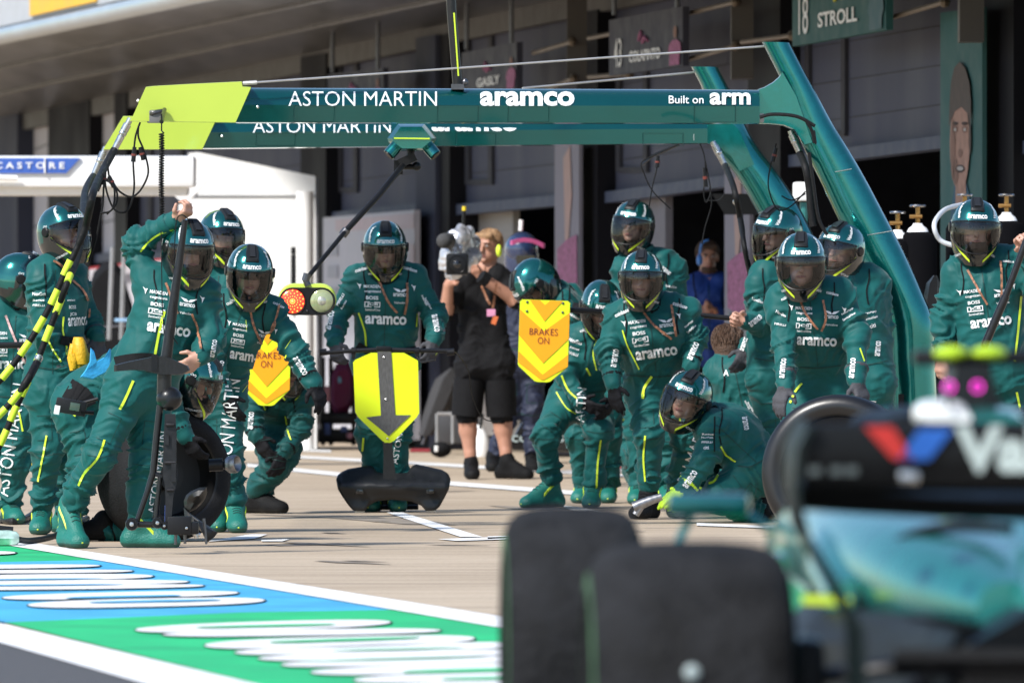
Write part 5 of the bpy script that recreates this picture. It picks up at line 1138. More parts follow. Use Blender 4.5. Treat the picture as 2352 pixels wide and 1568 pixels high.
def line_on(mb, bvh, pts, wpx, lift=.004, n=7):
    """ribbon of given width following picture points over the surface"""
    path = spline([V((x, y, 0)) for x, y in pts], n); A, B = [], []
    for i, p in enumerate(path):
        t = (path[min(i+1, len(path)-1)]-path[max(i-1, 0)]); t.normalize(); q = V((-t.y, t.x, 0))*wpx/2
        a, b = cast(bvh, p.x+q.x, p.y+q.y, lift), cast(bvh, p.x-q.x, p.y-q.y, lift)
        A.append(a); B.append(b)
    for i in range(len(path)-1):
        q = [A[i], A[i+1], B[i+1], B[i]]
        if all(k is not None for k in q) and max(k.y for k in q)-min(k.y for k in q) < .08: mb.quad(*q)
def clean(mb):
    used = sorted({i for f in mb.f for i in f}); mp = {i: k for k, i in enumerate(used)}; mb.v = [mb.v[i] for i in used]; mb.f = [[mp[i] for i in f] for f in mb.f]; return mb
PEOPLE = {}
def person(key, label, s_, J, look=(0, 0, 0), helm=True, o=0., b=1., hands=('glove', 'glove'), curl=(.6, .6), thumbs=(None, None), shoes='green', suit=0, beard=False, open_visor=False, parts=None, kit=None, stripes=(), letters=(), lanyard=None, grp='pit crew waiting for the car', hs=1., ground=True, belt=None, flip=(1, 1), skin=0, face=True):
    """J: joints in picture units (x, y[, metres behind the person's own depth]); A is the limb at the picture's left, B at its right"""
    W = {k: Q(v[0], v[1], s_, o+(v[2] if len(v) > 2 else 0)) for k, v in J.items()}
    pv = W['pv']; root = thing('person', label, 'person', V((pv.x, pv.y, 0)), grp)
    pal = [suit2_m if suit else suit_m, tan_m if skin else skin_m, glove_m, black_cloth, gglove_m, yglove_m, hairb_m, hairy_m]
    S, SK, GL, BK = 0, 1, 2, 3
    pm = dict(torso=S, upA=S, upB=S, foA=S, foB=S, thA=S, thB=S, caA=S, caB=S); pm.update(parts or {})
    if parts and 'suitmat' in parts: pal[0] = parts['suitmat']; pm.pop('suitmat')
    bd = Body(); cn = bd.cone
    nk, sA, sB, hA, hB, ch = W['nk'], W['sA'], W['sB'], W['hA'], W['hB'], W['ch']
    TF, LF = (.018, None, 11., 6.5), lambda j: (.024, j, 18., 6.0)
    fz0 = lambda m_, f: None if m_ == SK else f
    T = pm['torso']
    # torso
    tw = pm.get('tw', 1.)
    mA, mB_ = sA.lerp(nk, .42), sB.lerp(nk, .42)
    cn(mA, ch.lerp(sA, .35), .098*b, .122*b*tw, T, .05, TF); cn(mB_, ch.lerp(sB, .35), .098*b, .122*b*tw, T, .05, TF)
    cn(ch.lerp(sA, .35), hA.lerp(pv, .25), .122*b*tw, .118*b*tw, T, .05, TF); cn(ch.lerp(sB, .35), hB.lerp(pv, .25), .122*b*tw, .118*b*tw, T, .05, TF)
    cn(ch, pv, .128*b*tw, .132*b*tw, T, .05, TF)
    cn(sA, sA.lerp(nk, .75), .074*b, .064*b, T, .05); cn(sB, sB.lerp(nk, .75), .074*b, .064*b, T, .05)
    cn(hA, hB, .112*b, .112*b, pm.get('hips', T), .05, TF)
    # head and neck
    hc = W['hd']; Rm = Euler((R(look[1]), 0, R(look[0])), 'XYZ').to_matrix(); Rm = Matrix.Rotation(R(-look[2]), 3, 'Y') @ Matrix.Rotation(R(look[0]), 3, 'Z') @ Matrix.Rotation(R(look[1]), 3, 'X')
    hw = lambda x, y, z: hc+Rm @ (V((x, y, z))*hs)
    neckm = BK if helm else SK
    cn(nk, hw(0, .02, -.06), .066*b, .058, neckm, .03)
    hm = pm.get('hair')
    bd.ell(hw(0, .010, .028), (.073*hs, .092*hs, .088*hs), Rm, SK); bd.ell(hw(0, -.020, -.055), (.057*hs, .062*hs, .058*hs), Rm, SK)
    cn(hw(0, -.086, .008), hw(0, -.104, -.026), .011*hs, .0155*hs, SK, .012); cn(hw(-.04, -.072, .034), hw(.04, -.072, .034), .012*hs, .012*hs, SK, .012)
    bd.ell(hw(0, -.074, -.088), (.026*hs, .018*hs, .02*hs), Rm, SK)
    for sg in (-1, 1): bd.ell(hw(sg*.074, .012, -.005), (.012, .02, .032), Rm, SK)
    if hm:
        bd.ell(hw(0, .030, .045), (.082*hs, .098*hs, .088*hs), Rm, hm, .01); bd.ell(hw(0, .07, -.01), (.07*hs, .06*hs, .08*hs), Rm, hm, .01); cn(hw(-.05, -.06, .085), hw(.05, -.06, .085), .022, .024, hm, .02)
    # limbs
    for c, sh, hp in (('A', sA, hA), ('B', sB, hB)):
        e, w_, hd = W['e'+c], W['w'+c], W['m'+c]
        rk = .84 if pm['up'+c] == SK or pm['fo'+c] == SK else 1.
        cn(sh, e, .073*b*rk, .060*b*rk, pm['up'+c], .035, fz0(pm['up'+c], LF((.12, .92)))); cn(e, w_, .058*b*(.86 if rk < 1 else 1), .046*b*(.78 if rk < 1 else 1), pm['fo'+c], .03, fz0(pm['fo'+c], LF((.06, .9))))
        kind = hands[0 if c == 'A' else 1]
        if kind:
            hmat = {'glove': GL, 'grey': 4, 'yellow': 5, 'bare': SK}[kind]; cr = curl[0 if c == 'A' else 1]; th = thumbs[0 if c == 'A' else 1]; fl = flip[0 if c == 'A' else 1]
            dr = (hd-w_); dr.normalize()
            tv = V(th) if th else V((.8 if c == 'A' else -.8, -.5, .1)); tv = (tv-dr*tv.dot(dr)).normalized()
            nrm = tv.cross(dr).normalized()*(1 if c == 'A' else -1)*fl
            gr = .0015 if kind != 'bare' else 0; k2 = .006
            f0 = w_.lerp(W['e'+c], .22) if kind != 'bare' else w_
            cn(f0, w_, (.050 if kind != 'bare' else .030)*b, .034, hmat, .012)
            pal_c = w_+dr*.055
            cn(w_, w_+dr*.03, .030, .031, hmat, .012)
            kn = []
            for i, (off, ln, rr) in enumerate([(.033, .070, .0098), (.011, .080, .0102), (-.011, .075, .0100), (-.032, .060, .0090)]):
                kpt = w_+dr*(.096-.006*abs(i-1.2))+tv*off; cn(w_+dr*.03+tv*off*.55, kpt, .0175, .0135+gr, hmat, .012)
                p0, d0 = kpt, dr+tv*off*(.9+.5*(1-cr)); d0.normalize(); ang = 0
                for j, fr in enumerate((.45, .32, .26)):
                    ang += cr*(.75, .85, .6)[j]+.04*i; d1 = d0*math.cos(ang)+nrm*math.sin(ang); p1 = p0+d1*ln*fr*1.08
                    cn(p0, p1, rr+gr-.0006*j, rr+gr-.0006*(j+1), hmat, k2); p0 = p1
            t0 = w_+dr*.032+tv*.026; d = (tv*.85+dr*.55+nrm*(.25+.3*cr)).normalized(); t1 = t0+d*.042
            cn(w_+dr*.02, t0, .024, .017, hmat, .012); cn(t0, t1, .0145+gr, .0115+gr, hmat, k2); d2 = (tv*(.6-.5*cr)+dr*.75+nrm*(.2+.5*cr)).normalized(); cn(t1, t1+d2*.034, .0115+gr, .0095+gr, hmat, k2)
        kn_, an = W['k'+c], W['a'+c]
        cn(hp, kn_, .102*b, .079*b, pm['th'+c], .04, LF((.0, .95)))
        if pm['ca'+c] == SK: cf = kn_.lerp(an, .32)+V((0, .018, 0)); cn(kn_, cf, .058*b, .062*b, SK, .03); cn(cf, an, .060*b, .036*b, SK, .03)
        else: cn(kn_, an.lerp(kn_, .16), .074*b, .061*b, pm['ca'+c], .035, LF((.05, .85, 1.0)))
        cn(an.lerp(kn_, .2), an.lerp(kn_, -.02), .040*b, .038*b, 3 if pm['ca'+c] != SK else SK, .015)
    body = bd.build('body', root, pal, seed=abs(hash(key)) % 997 if False else sum(map(ord, key))*7 % 997, foldamp=pm.get('fold', 1.))
    bvh = bd.bvh
    # shoes
    for c in 'AB':
        an, to = W['a'+c], W['t'+c]
        if shoes is None or pm.get('noshoe'+c): continue
        sb = Body(.007); up_ = V((0, 0, 1)); d = to-an; zc = None
        if ground and min(an.z, to.z) < .22:
            d.z = 0; zc = .004; dn = d.normalized(); a0 = V((an.x, an.y, .0)); L_ = max(.165, min(.20, d.length+.03))
            hl, mid_, to2, ins = a0-dn*.045+V((0, 0, .042)), a0+dn*L_*.55+V((0, 0, .040)), a0+dn*L_+V((0, 0, .034)), V((an.x, an.y, max(.085, an.z)))
        else:
            dn = d.normalized(); hl = an-dn*.035; L_ = .18; to2 = an+dn*L_; mid_ = an+dn*L_*.55; ins = an
        sd = dn.cross(up_); sd = sd.normalized() if sd.length > .01 else V((1, 0, 0))
        sb.cone(ins, hl, .047*b, .042, 0, .03); sb.cone(hl, mid_, .042, .044, 0, .03); sb.cone(ins.lerp(mid_, .25), to2, .047, .034, 0, .035)
        for sg in (-1, 1): sb.cone(mid_+sd*sg*.016, to2+sd*sg*.016-dn*.012, .040, .036, 0, .02)
        sb.cone(ins, ins+V((0, 0, .03)) if zc else ins-dn*.03, .046*b, .045*b, 0, .02)
        flat = d; an_, an = an, ins
        sm_ = {'green': M('green_shoe', (.006, .14, .11), .5, bump=.4, bs=120), 'black': M('black_shoe', (.006, .006, .0065), .75, bump=.4, bs=120, spec=.2)}[shoes if isinstance(shoes, str) else shoes[c]]
        if True:
            so_ = sb.build('shoe', root, [sm_], foldamp=0, clip=zc)
            # sole strip in the lower 2 cm
            me = so_.data; zs_ = np.zeros(len(me.vertices)*3); me.vertices.foreach_get('co', zs_); zw = zs_.reshape(-1, 3)[:, 2]+origin(root).z
            zmin = zw.min(); me.materials.append(M('shoe_sole', (.01, .075, .06), .6) if sm_.name == 'green_shoe' else M('black_sole', (.012, .012, .012), .7, spec=.2))
            me.polygons.foreach_set('material_index', [1 if max(zw[i] for i in p.vertices) < zmin+.024 else 0 for p in me.polygons])
            lb = MB(); q = Body(); 
            mid = an.lerp(to2, .45); side = dn.cross(up_); side = side.normalized() if side.length > .01 else V((1, 0, 0))
            for k in range(4):
                a_ = an.lerp(to2, .28+.12*k); 
                pts = []
                for u in (-.022, -.011, 0, .011, .022):
                    x0 = a_+side*u+V((0, 0, .14)); h = sb.bvh.ray_cast(x0, V((0, 0, -1)))[0]
                    if h is not None: pts.append(h+V((0, 0, .002)))
                if len(pts) > 2: lb.tube(pts, .003, 5)
            if lb.v: lb.build('lace', M('dark_lace', (.01, .05, .042), .7) if sm_.name == 'green_shoe' else black_p, so_)
            if sm_.name == 'green_shoe':
                ym = MB()
                tp_ = to2+dn*.0; h = sb.bvh.ray_cast(tp_+dn*.1+V((0, 0, -.004)), -dn)[0]
                if h is not None: ym.ball(h-dn*.006, (.008, .009, .006), 8)
                for sg in (-1, 1):
                    for k in range(3):
                        pts = []
                        for u in (0, .25, .5, .75, 1):
                            x0 = an.lerp(to2, .05+.42*u)+V((0, 0, .016-.028*u-.007*k))+side*sg*.15; h = sb.bvh.ray_cast(x0, -side*sg)[0]
                            if h is not None: pts.append(h+side*sg*.0015)
                        if len(pts) > 2: ym.tube(pts, .0022, 5)
                if ym.v: ym.build('yellow_flash', neon, so_)
    M4 = Matrix.Translation(hc) @ Rm.to_4x4() @ Matrix.Scale(hs, 4)
    if face: put_face(root, M4, beard)
    if helm: put_helmet(root, M4, open_visor)
    # trims
    mb = MB()
    for st in stripes: line_on(mb, bvh, st[0], st[1] if len(st) > 1 else 5)
    if mb.f: clean(mb).build('yellow_piping', neon, root)
    mb = MB(); kitm = whitel
    if kit:
        kx, ky, k, rot = kit[:4]; opt = kit[4] if len(kit) > 4 else {}
        a = R(rot); sq = opt.get('sq', 1); shr = opt.get('sh', 0)
        def at(u, v): return kx+(u*sq*math.cos(a)+v*math.sin(a)+v*shr)*k, ky+(-u*sq*math.sin(a)+v*math.cos(a))*k
        only = opt.get('only')
        for nm, u, v, w_, h, bo in [('aramco', -2, 50, 94, 20, .03), ("MA'ADEN", -36, -26, 38, 7.5, .02), ('cognizant', -34, -14, 38, 7, .015), ('BOSS', -35, 0, 28, 8, .03), ('SentinelOne', -33, 27, 34, 5.5, .01), ('aramco', 29, -9, 33, 7.5, .02), ('Valvoline', 30, 9, 30, 5, .01)]:
            if only and nm not in only: continue
            x, y = at(u, v); m1 = MB(); on_body(m1, bvh, nm, x, y, w_*k*sq, h*k, rot, bo)
            if m1.f: clean(m1).build('chest_lettering', whitel, root)
        if not only:
            x, y = at(-34, 15); on_body(mb, bvh, 'JCB', x, y, 26*k*sq, 8*k, rot, .03)
            for q in ([(-52, 9), (-16, 9), (-16, 11), (-52, 11)], [(-52, 19.5), (-16, 19.5), (-16, 21.5), (-52, 21.5)], [(-52, 9), (-50, 9), (-50, 21), (-52, 21)], [(-18, 9), (-16, 9), (-16, 21), (-18, 21)],
                      [(12, -24), (26, -21), (30, -17), (28, -15), (22, -16)], [(48, -24), (34, -21), (30, -17), (32, -15), (38, -16)],
                      [(-72, -34), (-66, -30), (-60, -31), (-62, -27), (-64, -18), (-66, -26)], [(52, -34), (58, -30), (64, -31), (62, -27), (60, -18), (58, -26)]):
                pts = [cast(bvh, *at(*p)) for p in q]
                if all(p is not None for p in pts): mb.add(pts, [list(range(len(pts)))])
    if mb.f: clean(mb).build('chest_emblem', whitel, root)
    for L_ in letters:
        mb = MB(); on_body(mb, bvh, L_[0], L_[1], L_[2], L_[3], L_[4], L_[5], .02 if len(L_) < 7 else L_[6])
        if mb.f: clean(mb).build('leg_lettering' if L_[3] > 60 else 'sleeve_lettering', whitel, root)
    if lanyard:
        mb = MB()
        for ln in lanyard[:2]: line_on(mb, bvh, ln, 5, .010)
        if mb.f: clean(mb).build('lanyard', lanyard[2] if len(lanyard) > 2 else M('orange_black_lanyard', (.30, .13, .07), .6, var=.9, vs=60), root)
    if belt:
        mb = MB(); line_on(mb, bvh, belt[0], belt[1], .008, 8)
        if mb.f: clean(mb).build('belt', black_cloth, root)
    # collar, cuffs, zip and seams of the overall
    if S in (pm['torso'], pm['upA']) and not pm.get('plain'):
        ax = (hc-nk).normalized(); e1 = ax.orthogonal().normalized(); e2 = ax.cross(e1)
        mb = MB(); mb.lathe([(.074*b, -.035), (.080*b, .0), (.077*b, .030), (.070*b, .032), (.066*b, .0)], nk+ax*.018, ax, 22); mb.build('collar', pal[0], root)
        for c in 'AB':
            if hands[0 if c == 'A' else 1] and pm['fo'+c] == S:
                w_, e = W['w'+c], W['e'+c]; d = (e-w_).normalized(); mb = MB(); mb.tube([w_+d*.030, w_+d*.036, w_+d*.066, w_+d*.072], [.047*b, .0515*b, .052*b, .049*b], 16); mb.build('cuff', pal[0], root)
            if pm['ca'+c] == S:
                a_, k_ = W['a'+c], W['k'+c]; d = (k_-a_).normalized(); q = a_+d*.075; mb = MB(); mb.tube([q-d*.015, q, q+d*.03, q+d*.045], [.058*b, .064*b, .066*b, .062*b], 18); mb.build('trouser_hem', pal[0], root)
        sm2 = M('dark_green_seam', (.001, .035, .03), .7); blk = black_cloth; px = {k: V((v[0], v[1], 0)) for k, v in J.items()}  # darker green for the zip, pocket, knee and waist seams
        mb = MB(); n_, p_ = px['nk'], px['pv']; line_on(mb, bvh, [tuple(n_.lerp(p_, t)[:2]) for t in (.08, .35, .65, .95)], 1.6, .0025)
        for c in 'AB':
            h_, k_ = px['h'+c], px['k'+c]; d = (k_-h_); L2 = d.length
            if L2 > 60:
                d.normalize(); q = V((-d.y, d.x, 0)); sg = -1 if c == 'B' else 1
                cor = [h_+d*L2*.42+q*22*sg, h_+d*L2*.42-q*12*sg, h_+d*L2*.82-q*12*sg, h_+d*L2*.82+q*22*sg]
                for i_ in range(3): line_on(mb, bvh, [tuple(cor[i_][:2]), tuple(cor[i_+1][:2])], 1.4, .0025, 5)
            line_on(mb, bvh, [tuple((k_+V((-30, 4, 0)))[:2]), tuple((k_+V((0, 9, 0)))[:2]), tuple((k_+V((30, 4, 0)))[:2])], 1.4, .0025, 5)
        if mb.f: clean(mb).build('seam_line', sm2, root)
        mb = MB()
        for c in 'AB':
            s_c, e_, n_ = px['s'+c], px['e'+c], px['nk']; d = (e_-s_c).normalized() if (e_-s_c).length > 8 else V((0, 1, 0)); inn = (n_-s_c); inn.z = 0; inn = inn.normalized()
            q0 = s_c+inn*14; line_on(mb, bvh, [tuple((q0-V((0, 30, 0)))[:2]), tuple((q0+V((0, -8, 0)))[:2]), tuple((s_c+inn*20+V((0, 22, 0)))[:2]), tuple((s_c+inn*16+V((0, 52, 0)))[:2])], 3.0, .003, 6)
        if mb.f: clean(mb).build('shoulder_panel', blk, root)
        mb = MB(); a_, b_ = px['hA'].lerp(px['sA'], .22), px['hB'].lerp(px['sB'], .22); dv = (b_-a_)
        line_on(mb, bvh, [tuple((a_-dv*.5)[:2]), tuple((a_+V((0, 5, 0)))[:2]), tuple(((a_+b_)/2+V((0, 8, 0)))[:2]), tuple((b_+V((0, 5, 0)))[:2]), tuple((b_+dv*.5)[:2])], 2.4, .0025, 6)
        if mb.f: clean(mb).build('waist_seam', sm2, root)
    # loose hair
    if hm:
        rng = random.Random(5); mb = MB()
        for i_ in range(620):
            a = rng.uniform(-math.pi, math.pi); z = rng.uniform(-.35, 1); fr = math.cos(a) > .35
            if fr and z < .35: continue
            r_ = math.sqrt(max(0, 1-z*z)); n1 = V((r_*math.sin(a), -r_*math.cos(a), z)); p0 = V((n1.x*.083, .028+n1.y*.100, .040+n1.z*.094))
            dn_ = V((n1.x*.3+rng.uniform(-.25, .25), .35+rng.uniform(-.2, .2), -.9)); dn_ = (dn_-n1*dn_.dot(n1)*.9).normalized()
            pts = [p0, p0+dn_*.022+n1*.006, p0+dn_*.045+n1*.001]; mb.tube([hw(*q) for q in pts], [.0042, .0046, .0012], 4)
        mb.build('hair', hairb_m if hm == 6 else hairy_m, root)
    PEOPLE[key] = (root, bvh, W); return root
# ---------------------------------------------------------------- the crew
pale_lan = M('pale_lanyard', (.55, .35, .33), .6, var=.5, vs=60)
person('hose', 'crewman standing with yellow work gloves in his belt behind the striped air hoses', 431,
  dict(hd=(145, 532), nk=(128, 598, .02), ch=(134, 712), pv=(120, 872), sA=(95, 648, -.12), sB=(165, 636, .17), eA=(105, 772, -.16), eB=(206, 738, .18), wA=(155, 850, -.12), wB=(222, 772, .10), mA=(195, 888, -.12), mB=(232, 830, .08),
       hA=(105, 895, -.07), hB=(133, 895, .12), kA=(108, 1036, -.08), kB=(150, 1036, .15), aA=(97, 1180, 0), aB=(148, 1178, .25), tA=(88, 1222, -.2), tB=(170, 1212, .2)), look=(40, -2, 4), hands=('grey', 'grey'), curl=(.25, .5), b=1.0,
  stripes=[([(146, 727), (144, 760), (152, 792), (153, 815)], 4), ([(105, 768), (120, 800), (140, 830)], 4), ([(107, 1000), (98, 1050), (87, 1105)], 4), ([(158, 880), (150, 905)], 5)],
  letters=[('NexGen', 86+4, 675, 30, 7, 0), ('Regus', 89, 690, 26, 7, 0), ('PIRELLI', 89, 701, 26, 5, 0), ('BOSS', 166, 705, 16, 8, 0), ('JCB', 168, 722, 15, 9, 0), ('cognizant', 163, 690, 18, 6, 0), ('aramco', 178, 738, 44, 20, 5), ('ASTON MARTIN', 200, 795, 1, 1, 0)],
  lanyard=([(122, 600), (140, 612), (160, 640)], [(165, 645), (190, 668), (203, 700), (204, 730)]), belt=([(138, 780), (160, 784), (182, 784)], 22))
person('edge', 'crewman with bowed helmet, raised visor and pale pink lanyard holding a level black pole', 411,
  dict(hd=(48, 640), nk=(38, 706, .03), ch=(30, 800), pv=(22, 935, .05), sA=(-34, 742), sB=(92, 736, .06), eA=(-66, 850), eB=(104, 845, .1), wA=(-50, 800, -.15), wB=(92, 800, -.12), mA=(-40, 792, -.2), mB=(84, 792, -.2),
       hA=(-6, 950), hB=(50, 950), kA=(-40, 1070), kB=(34, 1068, -.03), aA=(-48, 1172), aB=(24, 1168), tA=(-55, 1200, -.15), tB=(36, 1199, -.15)), look=(88, 28, 20), open_visor=True, hands=('glove', 'glove'), curl=(1.2, 1.2),
  stripes=[([(30, 908), (44, 950), (52, 990)], 4)], kit=(32, 790, .95, 0, {}), letters=[('ASTON MARTIN', 24, 1010, 260, 30, 81, -.002)], lanyard=([(12, 725), (30, 770), (54, 830)], [(70, 760), (66, 800), (58, 836)], pale_lan))
mb = MB(); mb.tube([Q(-40, 794, 428, 0), Q(90, 791, 428, 0)], .017, 10); tag(mb.build('black_pole', black_p), 'black pole held level by the crewman with the pale pink lanyard', 'pole')
person('knee', 'crewman bent right over the big tyre with a radio on his belt', 446,
  dict(hd=(446, 868, .12), nk=(400, 838, .10), ch=(318, 838, .15), pv=(196, 918, .1), sA=(365, 800, .0), sB=(375, 822, .30), eA=(385, 920, -.05), eB=(420, 930, .3), wA=(425, 1000, -.05), wB=(450, 985, .25), mA=(450, 1045, -.05), mB=(480, 1020, .25),
       hA=(170, 935, .0), hB=(205, 950, .2), kA=(196, 1065, -.05), kB=(325, 1208, .25), aA=(160, 1190, .05), aB=(238, 1224, .15), tA=(150, 1246, -.12), tB=(165, 1246, .1)), look=(80, 46, 18), b=1.04, shoes={'A': 'green', 'B': 'black'}, hands=('glove', 'glove'), curl=(.5, .5),
  stripes=[([(238, 1010), (245, 1030), (240, 1050), (228, 1110)], 4), ([(265, 925), (292, 916)], 4), ([(180, 938), (170, 955)], 6), ([(290, 955), (280, 985)], 4)])
person('jack', 'crewman in a long stride holding the tall carbon jack with one arm raised', 458,
  dict(hd=(432, 570, -.05), nk=(408, 650, .02), ch=(392, 728), pv=(322, 858), sA=(340, 650, -.02), sB=(468, 676, .02), eA=(310, 560, .02), eB=(484, 778, -.02), wA=(400, 505, -.10), wB=(463, 818, -.13), mA=(430, 488, -.14), mB=(436, 838, -.16),
       hA=(296, 895, -.06), hB=(352, 900, .05), kA=(230, 1040, -.16), kB=(334, 1060, .02), aA=(158, 1166, .02), aB=(318, 1190, .02), tA=(180, 1240, -.12), tB=(386, 1236, .0)), look=(26, 16, -2), b=1.05, hands=('bare', 'bare'), curl=(1.25, .8), beard=True,
  thumbs=((.3, -.9, .4), (-.4, -.5, .8)), kit=(398, 705, 1.06, -9, {}),
  stripes=[([(378, 715), (366, 760), (352, 835)], 6), ([(400, 548-20), (372, 535), (345, 552), (322, 578)][::-1], 4), ([(306, 896-22), (288, 915), (275, 940)], 6), ([(240, 1010), (225, 1050), (195, 1085), (180, 1115)], 5)],
  letters=[('ASTON MARTIN', 362, 1085, 190, 20, 82, -.002), ('aramco', 490, 800, 40, 11, 80)], lanyard=([(380, 650), (395, 690), (408, 720)], [(440, 720), (455, 760), (462, 800)]), belt=([(262, 832), (300, 824), (345, 822), (385, 838)], 22))
person('behind', 'bearded crewman whose helmet shows between the jack holder and the stooping crewman', 402,
  dict(hd=(508, 540), nk=(503, 614, .03), ch=(500, 700), pv=(492, 858), sA=(438, 642), sB=(568, 642), eA=(424, 760), eB=(580, 770, .06), wA=(440, 860, -.1), wB=(560, 850, -.05), mA=(450, 900, -.1), mB=(550, 900, -.05),
       hA=(462, 880), hB=(522, 880), kA=(460, 1025), kB=(522, 1025), aA=(458, 1155), aB=(520, 1155), tA=(450, 1188, -.15), tB=(520, 1188, -.15)), look=(28, 4, -4), beard=True, letters=[("MA'ADEN", 524, 706, 26, 7, -5)])
person('stoop', 'crewman stooping with both arms hanging, one gloved hand stretched towards the arrow jack', 428,
  dict(hd=(574, 623, -.12), nk=(560, 698, -.02), ch=(541, 765, .0), pv=(503, 868, .22), sA=(500, 706, .0), sB=(622, 716, .0), eA=(490, 820, -.05), eB=(680, 808, -.05), wA=(516, 906, -.1), wB=(718, 880, -.1), mA=(545, 965, -.12), mB=(752, 945, -.14),
       hA=(486, 905, .2), hB=(519, 908, .2), kA=(486, 1040, .2), kB=(524, 1044, .06), aA=(501, 1170, .22), aB=(541, 1168, .1), tA=(499, 1203, .08), tB=(547, 1212, -.1)), look=(6, 22, -3), hands=('glove', 'glove'), curl=(.35, .55), flip=(1, 1), b=1.02, parts=dict(tw=.74),
  kit=(578, 775, .92, -10, {'sq': .95}), stripes=[([(658, 815), (650, 835), (640, 850)], 3), ([(580, 916), (590, 950), (596, 985)], 3), ([(565, 735), (566, 760)], 1), ([(668, 780), (655, 800)], 1), ([(556, 900), (585, 860)], 1), ([(630, 822), (612, 845)], 1)],
  letters=[('aramco', 748, 1, 1, 1, 0), ('aramco', 690, 840, 46, 13, -58), ('ASTON MARTIN', 523, 985, 230, 34, 84, -.002), ('coinbase', 535, 692, 32, 8, 22), ('coinbase', 640, 700, 28, 7, -25), ('aramco', 505, 845, 34, 10, 70)],
  lanyard=([(572, 680), (580, 740), (600, 790)], [(640, 700), (628, 750), (606, 792)]))
person('board', 'crewman crouching behind the low brake board with gloved hands on his knee and black shoes', 391,
  dict(hd=(660, 836, .0), nk=(652, 888, .08), ch=(640, 905, .18), pv=(634, 968, .38), sA=(598, 888, .1), sB=(694, 896, .1), eA=(578, 960, .0), eB=(690, 985, .05), wA=(590, 1002, -.06), wB=(650, 1040, -.05), mA=(618, 1056, -.1), mB=(634, 1090, -.1),
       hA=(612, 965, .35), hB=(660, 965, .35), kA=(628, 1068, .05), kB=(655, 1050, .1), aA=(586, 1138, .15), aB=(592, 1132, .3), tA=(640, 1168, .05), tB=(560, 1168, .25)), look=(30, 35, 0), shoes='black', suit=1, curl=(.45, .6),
  stripes=[([(655, 955), (660, 985), (668, 1010)], 3), ([(600, 920), (610, 945)], 3)], letters=[('aramco', 576, 965, 40, 12, 85)])
person('centre', 'crewman standing behind the yellow arrow jack, both hands on its handlebar', 388,
  dict(hd=(884, 566, -.06), nk=(887, 634, .02), ch=(885, 700), pv=(882, 805, .1), sA=(822, 644), sB=(952, 644), eA=(778, 720, .0), eB=(1000, 722, .0), wA=(768, 783, -.20), wB=(998, 778, -.20), mA=(775, 826, -.24), mB=(990, 822, -.24),
       hA=(856, 838, .1), hB=(912, 838, .1), kA=(856, 990, .06), kB=(912, 990, .06), aA=(858, 1130, .12), aB=(910, 1130, .12), tA=(850, 1165, .0), tB=(914, 1165, .0)), look=(3, 20, 0), b=1.06, hands=('grey', 'grey'), curl=(.75, .75), hs=1.04,
  kit=(890, 685, 1.0, -2, {}), stripes=[([(824, 718), (838, 760), (842, 800), (850, 835)], 4), ([(1012-8, 810), (1000, 815)], 1), ([(835, 1005), (832, 1050), (834, 1090)], 4), ([(958, 720), (956, 750)], 3), ([(845, 880-60), (836, 850)], 4)],
  letters=[('coinbase', 832, 618, 34, 8, 16), ('coinbase', 942, 618, 34, 8, -16), ('aramco', 758, 735, 44, 13, 78), ('aramco', 1001, 742, 40, 13, -80), ('PIRELLI', 782, 688, 30, 6, 60), ('Regus', 790, 700, 22, 6, 60), ('NetApp', 975, 690, 26, 6, -60), ('ServiceNow', 984, 697, 30, 5, -60), ('ASTON', 912, 1030, 70, 14, 80, -.002)],
  lanyard=([(868, 640), (890, 690), (912, 718)], [(935, 650), (934, 690), (928, 722)]), belt=([(822, 792), (860, 812), (900, 814), (955, 802)], 16))
person('cameraman', 'fair haired camera operator in black shirt and shorts shouldering a television camera', 323,
  dict(hd=(1121, 568, .03), nk=(1112, 622, .05), ch=(1106, 705, .05), pv=(1113, 812, .06), sA=(1054, 652), sB=(1162, 650, .05), eA=(1024, 722, -.12), eB=(1186, 690, -.1), wA=(1030, 655, -.2), wB=(1110, 640, -.2), mA=(1044, 628, -.24), mB=(1092, 622, -.24),
       hA=(1082, 836), hB=(1146, 836), kA=(1072, 952), kB=(1152, 952, .02), aA=(1082, 1064), aB=(1164, 1058), tA=(1085, 1092, -.18), tB=(1206, 1089, -.06)), look=(-28, 2, 0), helm=False, hands=('bare', 'bare'), curl=(.5, .6), shoes='black', b=1.0, skin=1,
  parts=dict(tw=.9, torso=3, upA=3, upB=3, foA=1, foB=1, thA=3, thB=3, caA=1, caB=1, hair=7, fold=.8), grp='people behind the crew', thumbs=((.7, -.5, .2), (-.5, -.5, .6)),
  lanyard=([(1098, 640), (1112, 672), (1126, 700)], [(1140, 650), (1134, 690), (1130, 712)]))
pc = PEOPLE['cameraman'][0]
cv_ = Body(.009); FT = (.022, None, 13., 9.)
for a, b_, ra, rb in [((1034, 583, -.08), (1076, 574, .26), .072, .065), ((1050, 552, -.02), (1080, 556, .22), .066, .055), ((1058, 532, .03), (1074, 535, .12), .042, .038), ((1034, 606, -.06), (1040, 626, -.05), .07, .05), ((1062, 608, -.02), (1086, 588, .10), .055, .045)]: cv_.cone(Q(*a[:2], 337, a[2]), Q(*b_[:2], 337, b_[2]), ra, rb, 0, .04, FT)
cv_.build('silver_cover', tv, [M('silver_foil', (.60, .60, .63), .30, .6, var=.25, vs=14, bump=.7, bs=22)], seed=5)
mb = MB(); mb.ball(Q(1146, 576, 327, .05), (.022, .045, .045), 14); mb.build('ear_defender', neon, pc)
